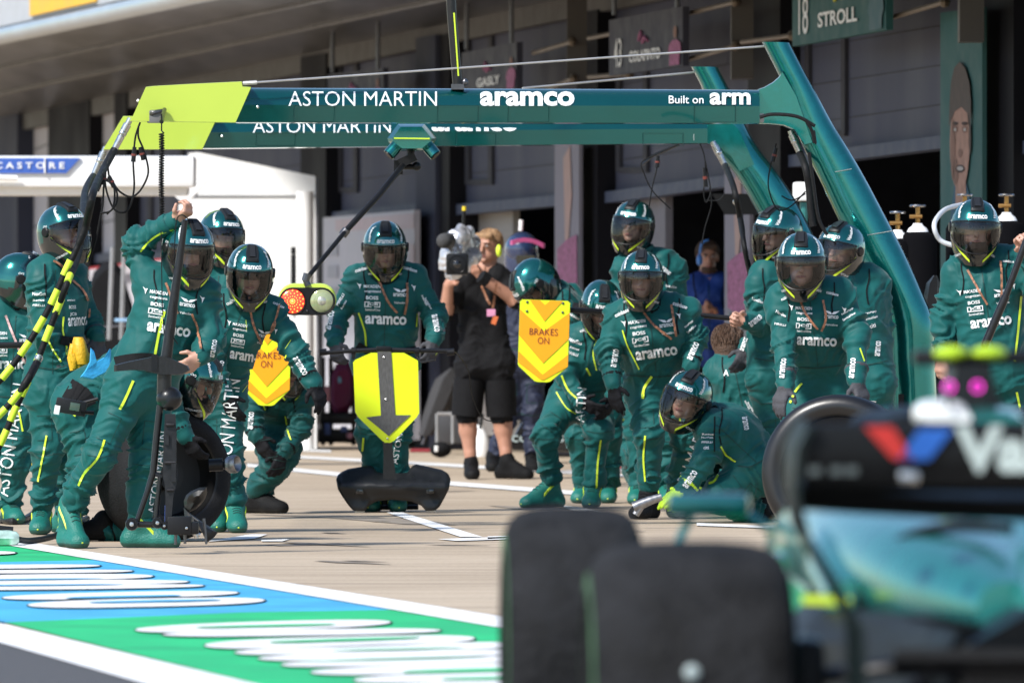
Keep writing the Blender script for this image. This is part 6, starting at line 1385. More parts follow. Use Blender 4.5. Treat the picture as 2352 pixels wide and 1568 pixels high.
mb = MB(); mb.tube([Q(1104, 634, 326, -.2), Q(1120, 645, 326, -.18)], .05, 14); mb.build('wrist_band', black_cloth, pc)
mb = MB(); mb.box(Q(1128, 718, 328, -.1), (.06, .01, .05)); mb.build('pass_card', M('pink_card', (.6, .25, .4), .5), pc)
mb = MB(); mb.box(Q(1136, 735, 328, -.1), (.035, .01, .06), Matrix.Rotation(R(20), 3, 'Y')); mb.build('orange_tag', M('orange_card', (.6, .14, .04), .5), pc)
# shorts hems sit over the skin: flared cuffs
for k, h in (('kA', 'hA'), ('kB', 'hB')):
    W = PEOPLE['cameraman'][2]; d = (W[k]-W[h]).normalized(); mb = MB(); mb.tube([W[h].lerp(W[k], .3), W[h].lerp(W[k], .7), W[k]+d*.01], [.112, .112, .108], 18); mb.build('shorts_leg', black_cloth, pc)
for k, s2, i in (('eA', 'sA', 0), ('eB', 'sB', 1)):
    mb = MB(); mb.tube([W[s2].lerp(W[k], .1), W[s2].lerp(W[k], .75)], [.085, .082], 16); mb.build('shirt_sleeve', black_cloth, pc)
person('pinkcap', 'crew member in navy with a pink peaked helmet behind the camera operator', 308,
  dict(hd=(1202, 585), nk=(1204, 636, .03), ch=(1204, 710), pv=(1200, 815), sA=(1160, 658), sB=(1250, 658), eA=(1155, 740), eB=(1260, 740), wA=(1165, 800), wB=(1255, 800), mA=(1170, 830), mB=(1250, 830),
       hA=(1178, 835), hB=(1222, 835), kA=(1172, 945), kB=(1222, 945), aA=(1132, 1050), aB=(1222, 1050), tA=(1132, 1078, -.15), tB=(1226, 1080, -.15)), look=(10, 5, 0), helm=False, hands=('glove', 'glove'), shoes='black', parts=dict(suitmat=M('navy_overall', (.012, .018, .045), .65, bump=.4, bs=30)), grp='people behind the crew')
pk = PEOPLE['pinkcap'][0]
mb = MB(); mb.ball(Q(1198, 572, 310, .0), (.125, .15, .13), 22); mb.lathe([(.13, -.02), (.132, -.10), (.118, -.16)], Q(1198, 575, 310, .02), (0, 0, 1), 20); mb.build('navy_helmet', M('navy_gloss', (.02, .035, .09), .2, coat=1), pk)
mb = MB(); mb.loft([[Q(1212+u*40*k, 560-14*math.cos(u*1.3)+6*(1-k)+12*u*.3, 314, -.14-.02*math.cos(u)+v) for u in (-1, -.6, -.2, .2, .6, 1)]+[Q(1212+u*40*k, 570-14*math.cos(u*1.3)+12*u*.3, 314, -.14+v) for u in (1, .6, .2, -.2, -.6, -1)] for k, v in ((.9, .0), (1, .03), (.95, .14))]); mb.build('pink_peak', M('pink_plastic', (.62, .09, .30), .35, coat=.5), pk)
mb = MB(); mb.tube([Q(1196, 530, 314, -.05), Q(1197, 505, 314, -.05)], .016, 10); mb.build('white_aerial', gwhite, pk)
mb = MB(); mb.box(Q(1207, 596, 318, -.15), (.13, .02, .06)); mb.build('dark_opening', black_g, pk)
person('reach', 'crewman bent far over with his helmet turned down just above the high brake board', 372,
  dict(hd=(1226, 650, -.05), nk=(1288, 672, .06), ch=(1322, 735, .12), pv=(1374, 850, .3), sA=(1294, 712, -.06), sB=(1318, 700, .24), eA=(1296, 780, -.25), eB=(1240, 780, .1), wA=(1322, 722, -.30), wB=(1225, 740, -.1), mA=(1330, 706, -.36), mB=(1215, 715, -.18),
       hA=(1352, 880, .25), hB=(1396, 880, .35), kA=(1330, 1000, .2), kB=(1400, 1000, .3), aA=(1340, 1130, .3), aB=(1396, 1130, .4), tA=(1330, 1154, .15), tB=(1396, 1150, .25)), look=(-70, 56, 6), curl=(1.2, 1.2),
  letters=[('coinbase', 1318, 745-20, 30, 7, -30), ('ServiceNow', 1348, 781-2, 26, 6, 0)])
person('crouch', 'crewman with bowed helmet and gloved hands on one knee beside the high brake board', 381,
  dict(hd=(1382, 700, -.12), nk=(1366, 762, .0), ch=(1362, 828, .05), pv=(1336, 905, .28), sA=(1328, 782, -.02), sB=(1408, 776, .02), eA=(1300, 862, -.05), eB=(1424, 856, .04), wA=(1332, 922, -.14), wB=(1408, 915, -.1), mA=(1376, 945, -.2), mB=(1390, 950, -.15),
       hA=(1302, 925, .22), hB=(1362, 928, .22), kA=(1252, 1000, .0), kB=(1376, 985, -.02), aA=(1267, 1108, .12), aB=(1361, 1122, .08), tA=(1216, 1152, .02), tB=(1356, 1160, -.08)), look=(6, 36, -4), curl=(.3, .3), thumbs=((.1, -.6, .8), (-.1, -.6, .8)),
  stripes=[([(1372, 880-100), (1362, 810), (1370, 850)], 3), ([(1278, 900), (1300, 935), (1322, 950)], 3), ([(1380, 1010), (1373, 1060), (1370, 1120)], 4), ([(1290, 862), (1305, 895), (1326, 915)], 4), ([(1347, 845), (1356, 862)], 4)],
  letters=[('ASTON MARTIN', 1330, 990, 200, 22, 86, -.002), ('NexGen', 1322, 784, 30, 9, -18), ('Regus', 1320, 800, 22, 7, -18), ('PIRELLI', 1316, 812, 24, 6, -18), ('coinbase', 1345, 756, 28, 7, 20), ("MA'ADEN", 1382, 800, 22, 7, -4), ('BOSS', 1382, 828, 16, 7, -4)])
person('tall', 'tallest crewman, standing behind the leaning crewman, with smoked visor band', 372,
  dict(hd=(1456, 514), nk=(1478, 586, .04), ch=(1490, 690, .02), pv=(1497, 850), sA=(1434, 622, -.05), sB=(1548, 618, .06), eA=(1420, 740), eB=(1562, 735, .05), wA=(1430, 830, -.1), wB=(1560, 830), mA=(1435, 870, -.1), mB=(1560, 880),
       hA=(1470, 880), hB=(1530, 880), kA=(1468, 1005), kB=(1532, 1005), aA=(1466, 1122), aB=(1530, 1122), tA=(1460, 1152, -.15), tB=(1535, 1152, -.15)), look=(-20, 8, -8), 
  letters=[('ServiceNow', 1541, 662-4, 26, 6, -8), ('NetApp', 1541, 672, 24, 6, -8), ('Bombardier', 1541, 684, 26, 6, -8), ('citi', 1543, 699, 16, 9, -8), ('aramco', 1530, 622, 24, 8, -40)])
person('lean', 'crewman leaning forward above the kneeling man, one gloved arm hanging straight down', 402,
  dict(hd=(1474, 634, -.14), nk=(1490, 712, -.04), ch=(1494, 768, -.02), pv=(1508, 862, .2), sA=(1420, 728, -.02), sB=(1574, 716, .02), eA=(1396, 806, -.05), eB=(1598, 780, .02), wA=(1408, 880, -.12), wB=(1585, 842, -.06), mA=(1418, 960, -.16), mB=(1574, 885, -.08),
       hA=(1484, 895, .16), hB=(1548, 895, .2), kA=(1492, 1000, .0), kB=(1582, 1000, .15), aA=(1490, 1134, .08), aB=(1552, 1134, .35), tA=(1466, 1172, -.05), tB=(1560, 1168, .2)), look=(-4, 11, -1), b=1.06, curl=(.3, .5), shoes='black',
  kit=(1503, 760, 1.02, 8, {}), stripes=[([(1430, 758), (1440, 790), (1452, 815), (1468, 848)], 3), ([(1497, 880-16), (1480, 890), (1476, 915)], 6), ([(1482, 1000), (1478, 1050), (1482, 1105)], 4), ([(1556, 930), (1562, 965), (1560, 985)], 4)],
  letters=[('coinbase', 1428, 722-4, 34, 9, 24), ('coinbase', 1562, 705-4, 34, 9, -18), ('aramco', 1412, 822, 42, 13, 80), ('aramco', 1592, 806, 42, 13, 66), ('NetApp', 1582, 744, 24, 6, 42), ('ServiceNow', 1588, 755, 26, 6, 42), ('ASTON MARTIN', 1585, 1062, 230, 28, 70, -.002)],
  lanyard=([(1478, 718), (1500, 745), (1542, 778)], [(1542, 700), (1546, 735), (1552, 772)]))
person('peer', 'crewman whose helmet is just visible behind the hanging gloved arm of the leaning crewman', 366,
  dict(hd=(1442, 905), nk=(1462, 960, .05), ch=(1476, 1000, .1), pv=(1490, 1060, .25), sA=(1436, 984), sB=(1505, 980, .1), eA=(1440, 1040, -.05), eB=(1510, 1040), wA=(1465, 1080, -.15), wB=(1500, 1080, -.1), mA=(1480, 1105, -.18), mB=(1490, 1110, -.15),
       hA=(1476, 1070, .2), hB=(1510, 1070, .25), kA=(1465, 1040, -.15), kB=(1500, 1125, -.1), aA=(1470, 1125, -.05), aB=(1520, 1130, .2), tA=(1462, 1145, -.2), tB=(1525, 1145, .3)), look=(-30, 18, -14))
person('garage', 'man in a blue jacket with dark beard standing in the garage with clasped hands', 300,
  dict(hd=(1626, 592), nk=(1628, 640, .03), ch=(1628, 700), pv=(1630, 812), sA=(1580, 664), sB=(1676, 664), eA=(1570, 742, -.02), eB=(1686, 742, -.02), wA=(1606, 716, -.18), wB=(1652, 716, -.18), mA=(1630, 706, -.22), mB=(1624, 710, -.21),
       hA=(1608, 830), hB=(1652, 830), kA=(1606, 940), kB=(1654, 940), aA=(1605, 1048), aB=(1655, 1048), tA=(1602, 1071, -.15), tB=(1660, 1071, -.15)), look=(5, 4, 0), helm=False, beard=True, hands=('bare', 'bare'), curl=(.8, .8), shoes='black', parts=dict(suitmat=M('royal_blue_cloth', (.012, .05, .26), .65, bump=.4, bs=30), hair=6, thA=3, thB=3, caA=3, caB=3, hips=3), grp='people behind the crew', skin=1)
mb = MB(); mb.ball(Q(1607, 597, 303, 0), (.025, .035, .045), 12); mb.tube(spline([Q(1607, 590, 303), Q(1612, 560, 303), Q(1627, 551, 303)], 6), .01, 8); mb.build('ear_defender', M('blue_ear_cup', (.05, .2, .55), .4), PEOPLE['garage'][0])
person('shiny', 'crewman with bright shiny helmet and one bare hand stretched out on a level pole', 398,
  dict(hd=(1786, 532), nk=(1792, 606, .04), ch=(1780, 718, .02), pv=(1776, 840, .05), sA=(1742, 656, -.1), sB=(1816, 648, .14), eA=(1748, 745, -.12), eB=(1746, 770, .15), wA=(1716, 738, -.22), wB=(1712, 800, .05), mA=(1678, 730, -.26), mB=(1700, 840, .0),
       hA=(1762, 868), hB=(1806, 868, .08), kA=(1772, 1005), kB=(1812, 1005, .08), aA=(1780, 1148), aB=(1815, 1148, .08), tA=(1775, 1184, -.1), tB=(1812, 1184)), look=(-46, 16, -10), hands=('bare', 'grey'), curl=(1.2, .6), thumbs=((.1, -.3, .9), None),
  letters=[('aramco', 1735, 736, 34, 12, 38), ('NexGen', 1740, 690, 26, 7, -20), ('aramco', 1709, 790, 32, 10, 70)])
mb = MB(); mb.tube([Q(1590, 722, 398, -.22), Q(1700, 733, 398, -.24)], .015, 10); tag(mb.build('black_pole', black_p), 'black pole held level by the bare hand of the crewman with the shiny helmet', 'pole')
person('hair', 'bare headed brown haired crew member crouching with back to the camera', 392,
  dict(hd=(1676, 798, .1), nk=(1684, 832, .06), ch=(1702, 872, .0), pv=(1716, 985, .0), sA=(1648, 858, .02), sB=(1745, 850, .02), eA=(1640, 920, .1), eB=(1772, 905, .06), wA=(1660, 980, .2), wB=(1770, 960, .2), mA=(1670, 1010, .25), mB=(1772, 1000, .25),
       hA=(1690, 1010), hB=(1748, 1010), kA=(1670, 1060, .25), kB=(1770, 1060, .25), aA=(1690, 1140, .05), aB=(1752, 1140, .05), tA=(1690, 1168, .2), tB=(1752, 1168, .2)), look=(160, 10, 8), helm=False, parts=dict(hair=6), hs=1.02,
  letters=[('A', 1668, 856, 12, 14, 0, .03), ('NetApp', 1716, 930, 22, 5, -60), ('ServiceNow', 1724, 934, 26, 5, -60)], stripes=[([(1722, 893), (1745, 890), (1765, 893)], 3), ([(1780, 930), (1792, 960), (1794, 985)], 3)])
person('glow', 'kneeling crewman with a bright yellow glove touching the ground', 408,
  dict(hd=(1580, 912, -.08), nk=(1638, 968, .0), ch=(1690, 1002, .04), pv=(1742, 1066, .08), sA=(1644, 1000, -.14), sB=(1672, 970, .2), eA=(1614, 1062, -.24), eB=(1620, 1080, .15), wA=(1570, 1124, -.26), wB=(1585, 1130, .1), mA=(1534, 1142, -.28), mB=(1560, 1150, .05),
       hA=(1728, 1085, -.05), hB=(1756, 1085, .18), kA=(1652, 1140, -.18), kB=(1700, 1160, .15), aA=(1742, 1174, .1), aB=(1762, 1174, .3), tA=(1778, 1188, .22), tB=(1800, 1188, .4)), look=(-18, 14, -22), hands=('yellow', 'yellow'), curl=(.2, .2), hs=1.06, b=1.12, shoes='black',
  stripes=[([(1655, 1030-5), (1668, 1045), (1690, 1060)], 4), ([(1650, 1090), (1640, 1105), (1628, 1110)], 5)], letters=[('aramco', 1585, 1100, 44, 14, 56), ('NetApp', 1625, 1005, 26, 5, 0), ('Regus', 1626, 997, 26, 6, 0), ('PIRELLI', 1624, 1015, 24, 5, 0), ('citi', 1622, 1028, 12, 8, 0), ('aramco', 1712, 972, 30, 12, -80)])
person('carrier', 'crewman leaning forward carrying the shiny tyre, gloved hands on either side of it', 462,
  dict(hd=(1841, 600, -.1), nk=(1858, 672, .0), ch=(1868, 742, .02), pv=(1880, 850, .22), sA=(1794, 690, -.02), sB=(1930, 680, .04), eA=(1800, 782, -.08), eB=(1968, 768, -.04), wA=(1806, 884, -.22), wB=(1968, 874, -.22), mA=(1782, 940, -.28), mB=(1990, 935, -.28),
       hA=(1848, 880, .2), hB=(1912, 880, .2), kA=(1832, 1020, .05), kB=(1932, 1020, .05), aA=(1836, 1180, .15), aB=(1930, 1180, .15), tA=(1830, 1235, .0), tB=(1940, 1235, .0)), look=(-3, 13, 0), hands=('grey', 'grey'), curl=(.4, .4), b=.98, hs=.98,
  kit=(1880, 735, .98, -3, {}), stripes=[([(1842, 880), (1826, 900), (1815, 925)], 5), ([(1975, 800), (1985, 830)], 3)],
  letters=[('aramco', 1798, 845, 46, 12, 84), ('aramco', 1958, 845, 46, 12, 84), ('coinbase', 1808, 690-8, 30, 7, 24), ('coinbase', 1912, 682-8, 28, 7, -14), ('NetApp', 1946, 715, 30, 6, 30), ('ServiceNow', 1950, 727, 34, 6, 30), ('NexGen', 1794, 720, 26, 7, -28), ('PIRELLI', 1792, 745, 26, 5, -10)],
  lanyard=([(1835, 680), (1850, 720), (1878, 756)], [(1890, 690), (1896, 730), (1886, 760)]))
person('third', 'crewman with grey beard half hidden between the tyre carrier and the green gantry post', 418,
  dict(hd=(1932, 572), nk=(1952, 640, .04), ch=(1972, 725, .04), pv=(1984, 850, .05), sA=(1915, 665, -.04), sB=(2010, 650, .1), eA=(1905, 760), eB=(2022, 748, .08), wA=(1925, 850, -.05), wB=(2018, 838, .0), mA=(1935, 890, -.05), mB=(2015, 880, 0),
       hA=(1960, 880), hB=(2010, 880), kA=(1962, 1030), kB=(2008, 1030), aA=(1964, 1170), aB=(2008, 1170), tA=(1960, 1208, -.15), tB=(2010, 1208, -.15)), look=(-30, 6, -8), beard=True,
  letters=[('NetApp', 1998, 718, 30, 6, 15), ('ServiceNow', 2000, 730, 32, 6, 15), ('citi', 2004, 748, 14, 9, 15), ('ASTON', 2000, 960, 80, 18, 85, -.002), ('aramco', 2016, 800, 34, 12, 85)])
person('right', 'bearded crewman in front of the gas bottles with raised hand on a slanting pole', 450,
  dict(hd=(2240, 522, -.03), nk=(2252, 600, .02), ch=(2264, 690), pv=(2284, 830), sA=(2196, 632), sB=(2330, 606, .03), eA=(2172, 730, .02), eB=(2392, 670, -.1), wA=(2166, 812, -.05), wB=(2356, 580, -.2), mA=(2164, 850, -.08), mB=(2344, 545, -.24),
       hA=(2256, 870), hB=(2320, 870), kA=(2254, 1040), kB=(2330, 1040), aA=(2252, 1200), aB=(2332, 1200), tA=(2245, 1246, -.1), tB=(2340, 1246, -.1)), look=(2, 9, -2), hands=('bare', 'bare'), curl=(.7, 1.2), beard=True,
  kit=(2272, 690, 1.0, 7, {}), stripes=[([(2345, 680), (2338, 760), (2330, 830)], 5), ([(2335, 900), (2345, 950), (2352, 990)], 5)], letters=[('coinbase', 2316, 600, 26, 6, -4)], lanyard=([(2222, 620), (2244, 660), (2268, 700)], [(2298, 600), (2300, 650), (2298, 705)]))
mb = MB(); mb.tube([Q(2360, 545, 462, -.02), Q(2310, 680, 462, -.02), Q(2262, 792, 462, -.02)], .017, 12); mb.tube([Q(2310, 680, 462, -.02), Q(2262, 792, 462, -.02)], .021, 12); tag(mb.build('black_pole', carbon), 'slanting black carbon pole held in front of the gas bottles', 'pole')
mb = MB(); mb.tube([Q(2262, 792, 462, -.02), Q(2235, 1225, 455, -.02)], .019, 10); mb.box(Q(2237, 1215, 455, -.02), (.25, .2, .12)); tag(mb.build('jack_body', black_p), 'black jack base hidden behind the car under the slanting pole', 'jack')
# things the crew carry
yl = M('yellow_leather', (.66, .36, .008), .5, var=.2, vs=25, bump=.4, bs=60)
mb = MB(); secs = []
for y, w_, d in [(774, 11, .025), (784, 15, .04), (802, 18, .05), (822, 20, .05), (836, 19, .045)]: secs.append([Q(180+(y-774)*.12+w_*math.cos(a), y, 444, d*math.sin(a)-.04) for a in [k*2*math.pi/14 for k in range(14)]])
mb.loft(secs)
for k, x in enumerate((168, 178, 188, 197)): mb.tube([Q(x, 812, 444, -.06+.01*k), Q(x+3, 832, 444, -.065+.01*k), Q(x+3, 847-2*abs(k-1), 444, -.06+.01*k)], [.022, .021, .016], 10)
mb.tube([Q(168, 790, 444, -.04), Q(163, 822, 444, -.05), Q(168, 850, 444, -.05)], [.016, .02, .017], 8)
tag(mb.build('work_gloves', yl), 'pair of yellow leather work gloves tucked in a black belt', 'gloves')
ra = thing('radio', 'black belt radio with aerial on the hip of the bent crewman', 'radio', Q(165, 932, 452))
mb = MB(); rt = Matrix.Rotation(R(10), 3, 'Y'); mb.bbox(Q(163, 934, 456, -.1), (.155, .045, .075), .008, rt); mb.build('case', black_p, ra)
mb = MB(); mb.bbox(Q(172, 934, 456, -.125), (.05, .006, .04), .002, rt); mb.build('screen', M('radio_screen', (.05, .08, .06), .2), ra)
mb = MB(); mb.bbox(Q(131, 941, 456, -.125), (.028, .006, .045), .002, rt); mb.build('white_sticker', whitel, ra)
mb = MB(); mb.tube([Q(190, 925, 456, -.1), Q(225, 915, 456, -.1)], .009, 8); mb.tube([Q(185, 945, 456, -.12), Q(215, 948, 456, -.1)], .01, 8); mb.build('aerial', black_p, ra)
mb = MB(); line_on(mb, PEOPLE['knee'][1], [(148, 888), (165, 898), (188, 912), (200, 935)], 46, .012, 6)
if mb.f: clean(mb).build('belt', black_cloth, PEOPLE['knee'][0])
mb = MB(); pts = [(184, 866), (196, 850), (206, 830), (208, 798), (216, 806), (222, 830), (240, 820), (252, 800), (255, 802), (255, 848), (238, 858), (212, 872)]
mb.loft([[Q(226+(x-226)*k, 840+(y-840)*k, 450, o+.02*math.sin(x*.3)) for x, y in pts] for k, o in [(.9, -.08), (1, -.06), (1, -.03), (.9, .0)]]); tag(mb.build('blue_cloth', M('sky_blue_cloth', (.04, .40, .78), .6, bump=.5, bs=25)), 'bright sky blue cloth in a gloved hand beside the yellow work gloves', 'cloth')
mb = MB(); W = PEOPLE['lean'][2]; mb.tube([W['aA']+V((0, 0, .0)), W['aA']+V((-.02, -.2, -.04))], [.05, .03], 10); 
mb = MB(); mb.tube([Q(1455, 1165, 420), Q(1490, 1150, 420), Q(1520, 1140, 420)], [.03, .025, .02], 12); mb.tube([Q(1460, 1182, 420), Q(1480, 1150, 420)], .02, 10)
tag(mb.build('wheel_gun', M('worn_steel', (.28, .28, .29), .4, .9, var=.3, vs=40)), 'silver wheel gun on the ground at the feet of the leaning crewman', 'wheel gun')
# remove the unplaced face pieces
for o in FACE: bpy.data.objects.remove(o)
# ---------------------------------------------------------------- the racing car rolling in, seen from behind
CR = V((1.147, 19.87, 0)); ca = R(2.35)
def K(x, y, z): return V((CR.x+x*math.cos(ca)-y*math.sin(ca), CR.y+x*math.sin(ca)+y*math.cos(ca), z))
car = thing('racing_car', 'teal green open wheel racing car seen from behind in the right foreground', 'car', K(0, 1.6, 0))
def ctyre(x, y, wd, dia, tread, nm='wheel'):
    c = K(x, y, dia/2); ax = V((math.cos(ca), math.sin(ca), 0)); h = wd/2; r = dia/2
    mb = MB(); mb.lathe([(.235, -h*.90), (.26, -h*.985), (r-.095, -h), (r-.060, -h*.975), (r-.034, -h*.92), (r-.015, -h*.80), (r-.005, -h*.6), (r, -h*.3), (r, h*.3), (r-.005, h*.6), (r-.015, h*.80), (r-.034, h*.92), (r-.060, h*.975), (r-.095, h), (.26, h*.985), (.235, h*.9)], c, ax, 64)
    t = mb.build(nm, tread, car, ang=60)
    mb = MB(); mb.lathe([(.236, -h*.88), (.15, -h*.86), (.05, -h*.75), (.001, -h*.75)], c, ax, 40); mb.lathe([(.236, h*.88), (.15, h*.86), (.05, h*.75), (.001, h*.75)], c, ax, 40); mb.build('rim_cover', black_p, t)
    mb = MB()
    for sg in (-1, 1): mb.lathe([(r-.095, sg*(h+.001)), (r-.062, sg*(h*.978+.002))], c, ax, 64); mb.lathe([(.262, sg*(h*.985+.002)), (.275, sg*(h*.99+.002))], c, ax, 48)
    mb.build('green_marking', M('green_tyre_marking', (.05, .13, .055), .7, var=.6, vs=5), t); return t
ctyre(-.797, 0, .405, .72, rubber_w); ctyre(.797, 0, .405, .72, rubber_w); ctyre(-.86, 3.6, .32, .72, rubber_w); ctyre(.86, 3.6, .32, .72, rubber_w)
def sec(y, hw, z0, z1, p=2.6, n=28, top=None):
    out = []
    for k in range(n):
        a = 2*math.pi*k/n; c, s_ = math.cos(a), math.sin(a); x = hw*math.copysign(abs(c)**(2/p), c); z = (z0+z1)/2+(z1-z0)/2*math.copysign(abs(s_)**(2/p), s_)
        out.append(K(x, y, z))
    return out
mb = MB(); mb.loft([sec(-.30, .10, .46, .60), sec(0, .13, .44, .67), sec(.4, .16, .42, .74), sec(.9, .18, .42, .82), sec(1.3, .17, .42, .89), sec(1.7, .13, .42, .945), sec(2.05, .11, .5, .955), sec(2.15, .10, .5, .93)]); ec = mb.build('engine_cover', teal_paint, car, ang=60)
def hump(cx_, rows_, nm):
    m = MB()
    for sg in (-1, 1): m.loft([[K(sg*(c_+hw*math.copysign(abs(math.cos(a))**.8, math.cos(a))), y, zc+hz*math.copysign(abs(math.sin(a))**.8, math.sin(a))) for a in [k*2*math.pi/24 for k in range(24)]] for y, c_, hw, zc, hz in rows_])
    return m.build(nm, teal_paint, car, ang=60)
sp = hump(0, [(.10, .14, .07, .575, .06), (.35, .19, .14, .60, .10), (.8, .22, .20, .63, .13), (1.3, .25, .22, .65, .14), (1.9, .27, .22, .66, .15), (2.5, .28, .20, .62, .15)], 'sidepod')
hump(0, [(.75, .41, .06, .58, .04), (1.0, .40, .09, .61, .09), (1.5, .36, .10, .655, .13), (2.1, .31, .10, .665, .14), (2.7, .28, .09, .63, .14)], 'sidepod_flank')
mb = MB()
for sg in (-1, 1): mb.tube(spline([K(sg*.12, .36, .735), K(sg*.24, .5, .735), K(sg*.33, .62, .70), K(sg*.385, .70, .62), K(sg*.40, .72, .55)], 8), .012, 8)
mb.build('bodywork_line', black_p, sp)
mb = MB()
for sg in (-1, 1):
    for a, b_ in ((.30, .385), (.42, .52)): mb.prism([K(sg*a, .70, .570), K(sg*b_, .70, .574), K(sg*b_, .70, .592), K(sg*a, .70, .588)], (0, -.03, 0))
mb.build('yellow_pinstripe', neon, sp)
mb = MB()
for sg in (-1, 1): mb.loft([[K(sg*x, y, z) for x, z in ((.05, .12), (.52*w_, .12), (.52*w_, .50), (.47*w_, .56), (.3, .568), (.05, .52))] for y, w_ in ((-.1, .55), (.35, .75), (.66, 1.02), (1.1, 1.05))])
mb.build('lower_bodywork', M('car_carbon', (.008, .009, .010), .45, spec=.3, var=.3, vs=20), car, ang=30)
mb = MB(); flat_text(mb, 'aramco', 0, 0, 1, width=.09, h=.022, fn=lambda a, b: K(-.33+a, .33, .47-b)); mb.build('side_lettering', greyl, car)
mb = MB(); mb.loft([[K(x, y, z) for x, z in ((-.72*w_, .06+h), (.72*w_, .06+h), (.72*w_, .10+h), (-.72*w_, .10+h))] for y, w_, h in ((-.35, .72, .16), (.1, .72, .06), (.55, .9, .0), (1.2, 1, 0), (2.8, 1, 0))]); mb.build('floor', MATS['car_carbon'], car)
mb = MB()
for x in (-.5, -.3, -.1, .1, .3, .5): mb.prism([K(x, -.35, .08), K(x, .2, .05), K(x, .2, .12), K(x, -.35, .30)], (.01, 0, 0))
mb.build('diffuser_fin', carbon, car)
mb = MB(); mb.tube([K(0, -.55, .42), K(0, -.1, .45)], .07, 16); mb.tube([K(0, -.38, .56), K(0, -.1, .56)], .065, 18); mb.build('exhaust', M('exhaust_dark', (.04, .035, .03), .4, .8), car)
mb = MB(); mb.bbox(K(0, -.60, .40), (.06, .03, .14), .008); mb.build('rain_light', M('rain_light_red', (.25, .01, .01), .3), car)
# black cave round the tail (gearbox area)
mb = MB(); mb.loft([[K(x, y, z) for x, z in ((-.28, .2), (.28, .2), (.26, .52), (.14, .585), (-.14, .585), (-.26, .52))] for y in (-.28, .3)]); mb.build('gearbox_case', black_p, car)
# rear wing
rw_y = -.52
mb = MB(); prof = [(.0, .962), (-.02, .955), (-.03, .90), (-.015, .845), (.02, .825), (.035, .83), (.01, .87), (.0, .92)]
mb.loft([[K(x, rw_y+dy, z) for dy, z in prof] for x in (-.60, -.2, .2, .60)]); fl = mb.build('rear_wing_flap', M('wing_black', (.006, .007, .008), .5, spec=.2), car, ang=50)
mb = MB(); xs = [-.62+k*.124 for k in range(11)]
mb.loft([[K(x, rw_y+.05+dy, z+dip) for dy, z in [(-.04, .835), (.02, .80), (.16, .79), (.26, .80), (.14, .83), (.02, .85)]] for x in xs for dip in [-.028*math.cos(x*2.4)]]); mb.build('main_plane', MATS['wing_black'], car, ang=50)
mb = MB()
for sg in (-1, 1): mb.loft([[K(sg*(.625-cv_)+dx, y, z) for y, z in ((rw_y-.05, z0), (rw_y+.30, z0+.01))] + [K(sg*(.625-cv_)+dx+.012, y, z) for y, z in ((rw_y+.30, z0+.01), (rw_y-.05, z0))] for dx in (0,) for z0, cv_, z in [(.955, .03, .955), (.91, .005, .91), (.82, .0, .82), (.74, .02, .74), (.66, .07, .66), (.56, .125, .56), (.44, .13, .44), (.36, .13, .36)]])
mb.build('rear_endplate', M('endplate_dark', (.006, .012, .012), .5, spec=.2), car)
mb = MB()
for sg in (-1, 1): mb.tube([K(sg*.09, rw_y+.1, .80), K(sg*.08, -.32, .50)], .02, 8)
mb.loft([[K(x, rw_y+.1+dy, z) for dy, z in [(-.06, .50), (.1, .46), (.1, .475), (-.06, .52)]] for x in (-.42, .42)]); mb.build('beam_wing', carbon, car)
mb = MB(); fnw = lambda a, b: K((P(a, b, 1187).x-CR.x)/math.cos(ca)-.022, rw_y-.037, HC+(HY-b)/1187)
flat_text(mb, 'Valvoline', 2475, 1032, 1, width=560, h=108, bold=.045, fn=fnw); mb.build('wing_lettering', M('pale_grey_green_lettering', (.42, .50, .48), .55), fl)
mb = MB(); mb.add([fnw(*q) for q in [(1985, 980), (2050, 980), (2100, 1056), (2062, 1056), (2050, 1052)]], [list(range(5))]); mb.build('red_emblem', M('emblem_red', (.45, .02, .015), .5), fl)
mb = MB(); mb.add([fnw(*q) for q in [(2112, 985), (2190, 985), (2135, 1056), (2062, 1057)]], [list(range(4))]); mb.build('blue_emblem', M('emblem_blue', (.01, .10, .42), .5), fl)
mb = MB()
for x in (1870, 1920, 1955): mb.add([fnw(*q) for q in [(x-12, 1072), (x+14, 1072), (x+14, 1090), (x-12, 1090)]], [list(range(4))])
mb.build('small_badge', M('dull_badge', (.08, .10, .10), .5), fl)
# top camera, roll hoop and mirrors
DX = -.065
mb = MB(); mb.bbox(K(DX+.03, 2.0, 1.075), (.30, .08, .035), .012); tc_ = mb.build('top_camera', black_p, car)
mb = MB()
for sg in (-1, 1): mb.ball(K(DX+sg*.042, 1.93, 1.085), (.040, .05, .017), 14)
mb.build('yellow_camera_cover', M('camera_yellow', (.42, .62, .02), .4), tc_)
mb = MB(); mb.loft([[K(DX+x*w_, y, z) for x, y in ((-1, 1.85), (1, 1.85), (1, 2.1), (-1, 2.1))] for z, w_ in ((.92, .11), (.99, .055), (1.06, .035))]); mb.build('roll_hoop', MATS['car_carbon'], car)
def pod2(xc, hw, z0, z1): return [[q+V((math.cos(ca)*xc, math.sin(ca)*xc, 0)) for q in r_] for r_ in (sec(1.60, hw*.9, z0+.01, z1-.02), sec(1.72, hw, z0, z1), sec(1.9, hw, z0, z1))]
mb = MB(); mb.loft(pod2(DX-.075, .055, .915, .985)); mb.build('white_pod', gwhite, car, ang=60)  # plain white rounded pod left of the roll hoop
mb = MB(); mb.loft(pod2(DX+.035, .06, .915, .97)); mb.build('teal_fairing', teal_paint, car, ang=60)
mb = MB()
for x in (2180, 2245): mb.lathe([(.0085, .0), (.0105, -.004), (.0125, 0), (.0105, .004), (.0085, .0)], P(x, 888, 1066), (0, 1, 0), 18)
